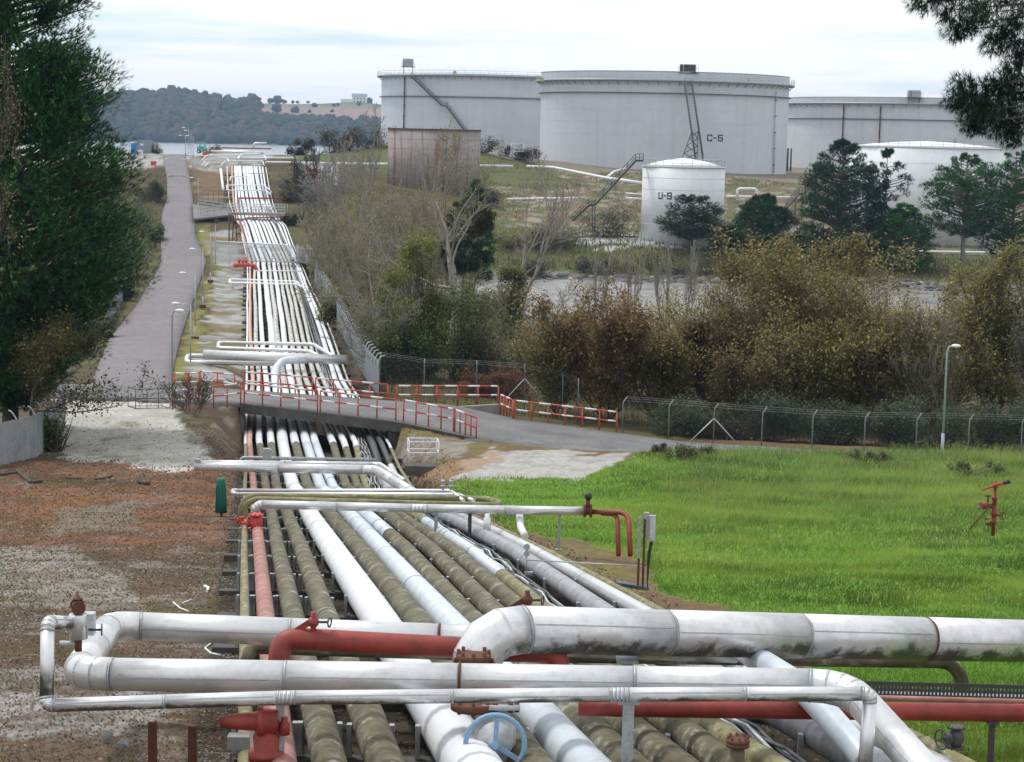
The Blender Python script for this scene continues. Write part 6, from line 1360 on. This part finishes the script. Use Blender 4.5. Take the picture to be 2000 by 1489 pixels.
for k, (px, py, d, w_, h_, pl) in enumerate(((1190, 440, 297, 130, 62, 0), (1085, 478, 285, 130, 60, 1), (1330, 520, 270, 190, 52, 2), (1450, 525, 268, 120, 46, 2), (1180, 520, 270, 150, 38, 2), (1040, 530, 266, 130, 40, 2), (570, 400, 305, 70, 66, 3), (950, 372, 320, 60, 40, 3), (1905, 560, 255, 160, 50, 2))):
    bush('scrub_bush', ['purple-brown scrub mound left of tank U-9', 'dark rounded scrub below the stair of tank U-9', 'olive bank scrub below tank U-9', 'bank scrub below the bright cypress', 'pale reed scrub on the far bank at centre', 'pale reed scrub on the far bank at left', 'brown leafless thicket right of the hillside pipes', 'dark shrub at the foot of the rusty tank', 'bank scrub at the far right below the cypresses'][k], px, py, d, w_, h_, 110 + k, [[(.085, .068, .055), (.11, .085, .065), (.065, .055, .042)], [(.04, .042, .026), (.055, .052, .03), (.075, .06, .04)], [(.085, .08, .042), (.11, .10, .055), (.06, .065, .034)], [(.075, .062, .046), (.10, .08, .058), (.05, .045, .032)]][pl], 4200, .24, lumps=18)
# conifers and ivy in the middle
conifer('pine_tree', 'dark conifer behind the bare trees below the rusty tank', 925, 560, 225, [(355, 6), (380, 20), (420, 34), (470, 42), (545, 44)], 130, CYP, 4840, 8, .4, 0.056, .3, 100, group='conifers among the bare trees')
conifer('pine_tree', 'yellow-green topped pine among the bare trees', 918, 500, 190, [(400, 34), (420, 50), (445, 46), (458, 20)], 131, [(.11, .12, .025), (.14, .14, .03), (.08, .10, .025)], 2860, 9, .35, 0.05, .2, 50, group='conifers among the bare trees')
conifer('pine_tree', 'green pine low among the bare trees beside the creek', 905, 560, 175, [(462, 30), (480, 46), (500, 50), (530, 30)], 132, [(.04, .075, .025), (.055, .09, .03)], 2860, 9, .32, 0.044, .2, 50, group='conifers among the bare trees')
IVY = [(0.135, 0.1625, 0.03), (0.1958, 0.2145, 0.038), (0.2565, 0.2535, 0.05), (0.0878, 0.1235, 0.028)]
for k, (px, py, d, w_, h_) in enumerate(((822, 725, 130, 96, 300), (772, 700, 134, 66, 235), (1000, 640, 168, 56, 175), (905, 745, 132, 150, 235), (790, 745, 127, 120, 130), (800, 745, 129, 150, 160), (660, 640, 165, 80, 90))):
    bush('ivy_clad_trunk' if k < 3 else 'ivy_thicket', ['tallest ivy-clad trunk among the bare trees', 'thinner ivy-clad trunk left of the tallest one', 'ivy-clad leaning trunk at the creek edge', 'dark ivy thicket right of the tallest ivy trunk', 'ivy thicket behind the near end of the sheet fence', 'ivy thicket below the tallest ivy trunk', 'bushy ivy beside the sheet fence farther back'][k], px, py, d, w_, h_, 140 + k, IVY if k in (0, 1, 2) else (IVY[:2] + DGR if k != 6 else SCR + IVY), 12000 if k != 1 else 7000, .18, lumps=46 if k < 3 else 24, cat='ivy', depth=1.0 if k < 3 else None, ztop=.93 if k < 3 else .75)
bk = dict(levels=4, kids=(9, 7, 6, 5), upb=.10, wob=.22)
BG = 'bare trees beside the creek'
tree('bare_tree', 'tallest bare tree with spreading crown in front of the rusty tank', 865, 715, 141, 300, 465, 51, IVY + OLI, 2600, .15, 'bark_grey', group=BG, start=.4, twig=1.0, **bk)
tree('bare_tree', 'wide bare tree left of the tallest one', 735, 660, 160, 250, 270, 52, IVY + OLI, 5000, .16, 'bark_grey', group=BG, trunk_n=3, **bk)
tree('bare_tree', 'bare tree on the slope right of the pump house', 690, 450, 236, 190, 235, 53, None, 0, .1, 'bark_grey', group=BG, trunk_n=2, start=.35, **bk)
tree('bare_tree', 'low bare tree with pale tangled twigs above the sheet fence', 748, 720, 127, 210, 170, 54, IVY, 1500, .13, 'bark_grey', group=BG, trunk_n=3, **bk)
tree('bare_tree', 'leaning bare tree with forked pale trunk at the creek', 975, 640, 178, 200, 340, 55, None, 0, .1, 'bark_grey', group=BG, lean=.16, trunk_n=2, start=.45, levels=4, kids=(7, 6, 5, 4), upb=.1, wob=.2)
tree('bare_tree', 'drooping bare tree hanging over the mud', 1040, 690, 150, 230, 140, 56, None, 0, .1, 'bark_grey', group=BG, lean=.3, **bk)
tree('bare_tree', 'bare brownish tree right of the hillside pipes', 590, 415, 288, 90, 120, 57, BRN, 600, .2, group=BG, trunk_n=4, **bk)
tree('bare_tree', 'twiggy shrub in front of the pump house', 645, 395, 280, 110, 85, 58, None, 0, .1, 'bark_grey', group=BG, trunk_n=5, **bk)
for k, (px, py, d, w_, h_) in enumerate(((700, 610, 172, 170, 150), (660, 545, 205, 120, 120), (745, 560, 190, 150, 140), (800, 590, 176, 130, 130), (640, 500, 228, 100, 90), (720, 490, 222, 150, 110), (800, 480, 225, 150, 120), (860, 560, 195, 140, 130), (738, 660, 152, 120, 90), (930, 640, 165, 120, 90))):
    tree('bare_thicket', ['grey bare thicket right of the sheet fence', 'bare thicket beside the far end of the sheet fence', 'bare thicket left of the ivy trunks', 'bare thicket behind the ivy trunks', 'bare thicket beside the palisade', 'bare thicket below the slope tree', 'bare thicket below the rusty tank', 'bare thicket below the dark conifer', 'bare thicket just behind the sheet fence arms', 'bare thicket at the left creek edge'][k], px, py, d, w_, h_, 200 + k, SCR + BRN + IVY, 2600, .2, 'twig_grey', cat='shrub', group='bare thickets beside the pipes', levels=3, kids=(10, 7, 5), trunk_n=7, upb=.16, ang=(.5, .55, .6), twig=.7)
for k, (px, py, d, w_, h_) in enumerate(((690, 560, 195, 190, 60), (760, 640, 165, 150, 70), (850, 620, 176, 200, 70), (720, 430, 262, 200, 45), (830, 440, 262, 160, 40), (1000, 450, 285, 140, 40), (900, 680, 150, 160, 80))):
    bush('scrub_bush', ['brown-green scrub behind the sheet fence', 'tangled scrub left of the ivy trunks', 'scrub around the ivy trunks near the creek', 'scrub on the slope below the pump house', 'scrub on the slope below the rusty tank', 'scrub on the slope left of tank U-9', 'scrub right of the ivy trunks'][k], px, py, d, w_, h_, 220 + k, SCR + BRN + DGR[:1], 5000, .24, lumps=20, group='scrub between the pipes and the creek')
for k, (px, py, h_) in enumerate(((1165, 640, 150), (1235, 640, 165), (1300, 640, 180), (1335, 635, 165))):
    tree('bare_sapling', ['leftmost pale bare sapling before the mud', 'second pale bare sapling before the mud', 'third and tallest pale bare sapling before the mud', 'rightmost pale bare sapling before the mud'][k], px, py, 190, 55, h_, 150 + k, None, 0, .1, 'bark_grey', group='pale saplings by the creek', levels=3, kids=(10, 5, 4), trunk_n=2, upb=.3, ang=(.45, .5, .5))
# left side
tree('oak_tree', 'small oak with yellowing leaves hanging below the pine at left', 70, 890, 80, 340, 270, 59, [(.10, .085, .025), (.075, .075, .022), (.13, .10, .03), (.05, .06, .02)], 6500, .15, group='trees at the left fence', lean=.12, twig=.9, **bk)
tree('oak_tree', 'pale dry-leaved tree at the left frame edge in front of the pine', -45, 930, 74, 190, 830, 61, [(.26, .21, .11), (.21, .18, .09), (.17, .15, .08)], 2200, .14, group='trees at the left fence', start=.5, **bk)
bush('fence_ivy', 'green shrub growing against the end of the left sheet fence', 105, 905, 80, 70, 90, 160, IVY + DGR, 2500, .1, lumps=12)
bush('roadside_hedge', 'dark clipped hedge at the left edge of the rising road', 309, 398, 298, 34, 55, 161, DGR, 2400, .2, lumps=10)
for k, (px, py, d, w_, h_) in enumerate(((288, 385, 302, 60, 48), (270, 440, 275, 80, 60), (250, 520, 238, 100, 70), (230, 590, 185, 70, 50), (300, 470, 262, 40, 40), (200, 660, 150, 70, 50))):
    bush('verge_bush', ['grassy bush left of the rising road', 'tangled bush left of the road near the side turning', 'wide bush left of the road before the white line', 'bush left of the road behind the pine tips', 'small bush on the left verge below the hedge', 'low bush beside the road near the junction'][k], px, py, d, w_, h_, 170 + k, SCR + DGR, 3200, .2, lumps=12, group='bushes on the left road verge')
bush('hilltop_scrub', 'brown scrub beside the container above the water', 302, 300, 362, 36, 26, 180, BRN, 1200, .25, lumps=8)
bush('hilltop_scrub', 'brown scrub behind the forklift', 412, 297, 368, 60, 22, 181, BRN, 1500, .25, lumps=8)
tree('bare_shrub', 'leafless reddish shrub in front of the approach railing', 375, 835, 95, 110, 105, 62, RUST, 700, .07, cat='shrub', levels=3, kids=(8, 5, 4), trunk_n=9, upb=.15, ang=(.35, .5, .5), twig=.6)
# ------------------------------------------------------------------ grass field
r = np.random.default_rng(77); N = 240000; d_ = np.exp(r.uniform(math.log(19), math.log(98), N)); x_ = r.uniform(-.06, .33, N) * (d_ + 3); k = x_ > corrL(d_) + 7.3
d_, x_ = d_[k], x_[k]; z_ = height(x_, d_); a_, b_ = to_px(x_, d_, z_); jj = (fbm(x_, d_, 2.5) - .5) * 60
k = inpoly(a_ + jj, b_ + (fbm(x_ + 50, d_, 2.0) - .5) * 36, field) & ~inpoly(a_, b_, [(960, 875), (1240, 886), (1190, 915), (1130, 936), (880, 932), (900, 905)])
d_, x_, z_, a_, b_ = d_[k], x_[k], z_[k], a_[k], b_[k]
tall = np.clip((d_ - 45) / 45, 0, 1) * np.clip((a_ - 1150) / 250, 0, 1); n1 = fbm(x_, d_, 5.0); n2 = fbm(x_ + 9, d_, 1.4)
h_ = (.05 + .06 * n2 + .5 * np.clip(.45 - n2, 0, 1) + .28 * tall * (.4 + n1)) * r.uniform(.6, 1.3, len(d_))
pal = np.array([(.145, .275, .038), (.19, .335, .05), (.10, .20, .032)])[r.integers(0, 3, len(d_))]
yel = np.clip((n1 - .47) / .12, 0, 1)[:, None] * .7; pal = pal * (1 - yel) + np.array([(.31, .38, .065)]) * yel
pal = pal * (1 - .55 * tall[:, None]) + np.array([(.23, .27, .11)]) * .55 * tall[:, None]; pal *= np.clip(.3 + 1.4 * fbm(x_ + 70, d_, 3.2) * (.5 + n2), .5, 1.3)[:, None]
straw = r.random(len(d_)) < .05 + .10 * tall; pal[straw] = (.34, .33, .18)
wv = .0035 + .00028 * d_; lean = r.normal(0, .45, (len(d_), 2)) * h_[:, None] + np.array([.10, 0]) * h_[:, None]
ang_ = r.uniform(0, PI, len(d_)); wx, wy = np.cos(ang_) * wv, np.sin(ang_) * wv * .5
V = np.stack([np.stack([x_ - wx, d_ - wy, z_ - .03], 1), np.stack([x_ + wx, d_ + wy, z_ - .03], 1), np.stack([x_ + lean[:, 0], d_ + lean[:, 1], z_ + h_], 1)], 1).reshape(-1, 3)
C = np.ones((len(d_), 3, 4)); C[:, :, :3] = pal[:, None]
o = link('grass', np_mesh('grass', V, np.arange(len(V)).reshape(-1, 3), M['leaf'], C.reshape(-1, 4))); setprops(o, 'bright green rough grass covering the field right of the pipes', 'grass', kind='stuff')
# weeds along the field edge
for k, (px, py, d, w_, h__) in enumerate(((1325, 918, 82, 70, 38), (1375, 905, 85, 50, 26), (1290, 905, 86, 40, 22), (1700, 905, 84, 120, 26), (1900, 925, 78, 150, 30))):
    bush('weed_clump', ['brown-green weed clump at the gravel edge of the field', 'small weed clump right of the gravel', 'weed clump by the road edge', 'nettle clump in the long grass below the fence', 'nettle clump at the right of the long grass'][k], px, py, d, w_, h__, 190 + k, [(.05, .08, .025), (.08, .09, .035), (.10, .08, .04)], 1100, .09, lumps=14, twigs=30, cat='weeds', group='weeds at the field edge')
# ------------------------------------------------------------------ leaf litter, stones and sticks on the left ground
N = 90000; d_ = np.exp(r.uniform(math.log(15.5), math.log(92), N)); x_ = corrL(d_) - r.random(N) ** 1.0 * (.16 * d_ + 3); z_ = height(x_, d_); nn = fbm(x_, d_, 2.2)
a9, b9 = to_px(x_, d_, z_); kk = ~inpoly(a9, b9, [(110, 768), (330, 775), (345, 820), (400, 860), (410, 895), (330, 915), (230, 895), (130, 895), (95, 850)]) | (r.random(N) < .15); x_, d_, z_, nn = x_[kk], d_[kk], z_[kk], nn[kk]; N = len(x_)
stone = r.random(N) < np.clip((nn - .46) * 3.0, .05, .5); cols = np.where(stone[:, None], pick([(.27, .26, .24), (.19, .18, .165), (.36, .35, .33)], N, r), pick([(.15, .075, .04), (.21, .10, .05), (.09, .055, .038), (.06, .045, .032), (.12, .11, .035)], N, r))
V, Fc, C = leaf_mesh(np.stack([x_, d_, z_ + .012], 1), .016 + .0010 * d_, cols, r, np.stack([r.normal(size=N), r.normal(size=N), r.normal(size=N) * .25], 1), .7)
o = link('leaf_litter', np_mesh('leaf_litter', V, Fc, M['leaf'], C)); setprops(o, 'fallen leaves and loose stones strewn over the ground left of the pipes', 'litter', kind='stuff')
N = 26000; d_ = np.exp(r.uniform(math.log(15.5), math.log(120), N)); x_ = corrL(d_) + r.uniform(-.4, 8.2, N); z_ = height(x_, d_)
V, Fc, C = leaf_mesh(np.stack([x_, d_, z_ + .012], 1), .03 + .001 * d_, pick([(.10, .06, .04), (.05, .04, .03), (.16, .10, .06), (.08, .10, .03), (.22, .21, .19)], N, r), r, None, .7)
o = link('bed_litter', np_mesh('bed_litter', V, Fc, M['leaf'], C)); setprops(o, 'dark leaf litter lying between and beside the pipes of the bundle', 'litter', kind='stuff')
for k, (pts, rad, mt, lb) in enumerate((([(338, 1178), (352, 1190), (368, 1196)], .016, 'white', 'bent pale stick lying above the loop pipe'), ([(356, 1180), (374, 1173)], .014, 'white', 'straight pale stick beside the bent one'), ([(416, 1256), (400, 1268), (412, 1278), (430, 1282)], .014, 'white', 'pale hooked hose end between the loop pipes'), ([(270, 944), (285, 948), (292, 947)], .07, 'bark', 'short dark log on the reddish ground'), ([(185, 938), (205, 936), (220, 930)], .04, 'bark', 'curved dark branch left of the short log'), ([(0, 930), (35, 925), (60, 945), (82, 942)], .06, 'bark', 'dark fallen branch at the foot of the left fence'), ([(128, 935), (160, 937)], .035, 'bark', 'thin straight branch on the reddish ground'), ([(400, 1148), (408, 1152), (404, 1158)], .03, 'white', 'crumpled white scrap on the mossy ground'))):
    P = []
    for (px, py) in pts:
        lo, hi = 10.0, 95.0
        for _ in range(24):
            m_ = (lo + hi) / 2; q = at(px, py, m_)
            if q.z > gz(q.x, q.y): lo = m_
            else: hi = m_
        P.append(at(px, py, lo) + Vector((0, 0, rad)))
    g = G(); g.tube(P, rad, 6, .1); solo('stick' if k != 7 else 'scrap', g, M[mt], lb, 'stick' if k != 7 else 'litter')
N = 60000; d_ = r.uniform(266, 400, N) ; x_ = r.uniform(-10, 100, N); nn = fbm(x_, d_, 7.0); z_ = height(x_, d_); kk = (r.random(N) < np.where(d_ < 300, 1.0, np.clip((nn - .45) * 6, .05, .8))) & (z_ > .8); d_, x_, z_, nn = d_[kk], x_[kk], z_[kk], nn[kk]; n_ = len(d_)
h_ = r.uniform(.25, .8, n_) * np.where(d_ < 292, 1.3, .6) * (.4 + 1.1 * nn); a_ = r.uniform(0, PI, n_); w_ = .07; ln_ = r.normal(0, .3, (n_, 2)) * h_[:, None]
pal = pick([(.15, .14, .06), (.20, .17, .085), (.11, .125, .045), (.10, .09, .05), (.13, .16, .05)], n_, r) * np.clip(.4 + 1.2 * nn, .5, 1.3)[:, None]
V = np.stack([np.stack([x_ - np.cos(a_) * w_, d_ - np.sin(a_) * w_, z_ - .05], 1), np.stack([x_ + np.cos(a_) * w_, d_ + np.sin(a_) * w_, z_ - .05], 1), np.stack([x_ + ln_[:, 0], d_ + ln_[:, 1], z_ + h_], 1)], 1).reshape(-1, 3); C = np.ones((n_, 3, 4)); C[:, :, :3] = pal[:, None]
o = link('bank_grass', np_mesh('bank_grass', V, np.arange(len(V)).reshape(-1, 3), M['leaf'], C.reshape(-1, 4))); setprops(o, 'rough olive grass and reeds on the bank below the tanks', 'grass', kind='stuff')
# rough grass either side of the far pipes and road
N = 70000; d_ = np.exp(r.uniform(math.log(108), math.log(330), N)); x_ = corrL(d_) + r.uniform(-26, 26, N); cl_ = corrL(d_); z_ = height(x_, d_); nn = fbm(x_, d_, 4.0)
kk = ((x_ < cl_ - 12.5) | (x_ > cl_ + 8)) & (z_ > .8) & ~inpoly(x_, d_, _foot[0]) & ~inpoly(x_, d_, _foot[1]) & (r.random(N) < np.clip((nn - .3) * 4, .1, 1)); d_, x_, z_, nn = d_[kk], x_[kk], z_[kk], nn[kk]; n_ = len(d_)
h_ = r.uniform(.15, .55, n_) * (.4 + nn); a_ = r.uniform(0, PI, n_); w_ = .0003 * d_; ln_ = r.normal(0, .35, (n_, 2)) * h_[:, None]
pal = pick([(.16, .14, .06), (.20, .17, .08), (.12, .13, .045), (.10, .08, .05), (.14, .17, .05)], n_, r) * np.clip(.4 + 1.2 * nn, .5, 1.3)[:, None]
V = np.stack([np.stack([x_ - np.cos(a_) * w_, d_ - np.sin(a_) * w_, z_ - .05], 1), np.stack([x_ + np.cos(a_) * w_, d_ + np.sin(a_) * w_, z_ - .05], 1), np.stack([x_ + ln_[:, 0], d_ + ln_[:, 1], z_ + h_], 1)], 1).reshape(-1, 3); C = np.ones((n_, 3, 4)); C[:, :, :3] = pal[:, None]
o = link('verge_grass', np_mesh('verge_grass', V, np.arange(len(V)).reshape(-1, 3), M['leaf'], C.reshape(-1, 4))); setprops(o, 'rough brownish grass on the verges beside the far road and pipes', 'grass', kind='stuff')
# moss and weed tufts on the near left ground
N = 9000; d_ = np.exp(r.uniform(math.log(16), math.log(75), N)); x_ = corrL(d_) - .3 - r.random(N) * (.15 * d_ + 2); nn = fbm(x_ + 40, d_, 1.8); kk = nn > .56; d_, x_ = d_[kk], x_[kk]; n_ = len(d_); z_ = height(x_, d_); h_ = r.uniform(.02, .09, n_); a_ = r.uniform(0, PI, n_); w_ = .004 + .0004 * d_; ln_ = r.normal(0, .5, (n_, 2)) * h_[:, None]
V = np.stack([np.stack([x_ - np.cos(a_) * w_, d_ - np.sin(a_) * w_, z_ - .01], 1), np.stack([x_ + np.cos(a_) * w_, d_ + np.sin(a_) * w_, z_ - .01], 1), np.stack([x_ + ln_[:, 0], d_ + ln_[:, 1], z_ + h_], 1)], 1).reshape(-1, 3); C = np.ones((n_, 3, 4)); C[:, :, :3] = pick([(.12, .15, .035), (.16, .16, .05), (.09, .12, .03)], n_, r)[:, None]
o = link('weed_tufts', np_mesh('weed_tufts', V, np.arange(len(V)).reshape(-1, 3), M['leaf'], C.reshape(-1, 4))); setprops(o, 'low weeds and moss tufts in the gravel left of the pipes', 'weeds', kind='stuff')
# rubble along the far bank
N = 420; x_ = r.uniform(-2, 78, N); y_ = 263 + r.normal(0, 2.6, N) + 1.5 * np.sin(x_ * .3); z_ = height(x_, y_); rad = r.uniform(.12, .45, N) * (1 + (r.random(N) < .06) * 1.2)
V, Fc, C = blobs(np.stack([x_, y_, z_ + rad * .2], 1), np.stack([rad * 1.3, rad, rad * .7], 1), pick([(.20, .195, .185), (.13, .125, .12), (.28, .27, .25)], N, r), 1, 9, .3)
o = link('bank_rubble', np_mesh('bank_rubble', V, Fc, M['far'], C)); setprops(o, 'grey stones scattered along the far edge of the creek', 'stones', kind='stuff')
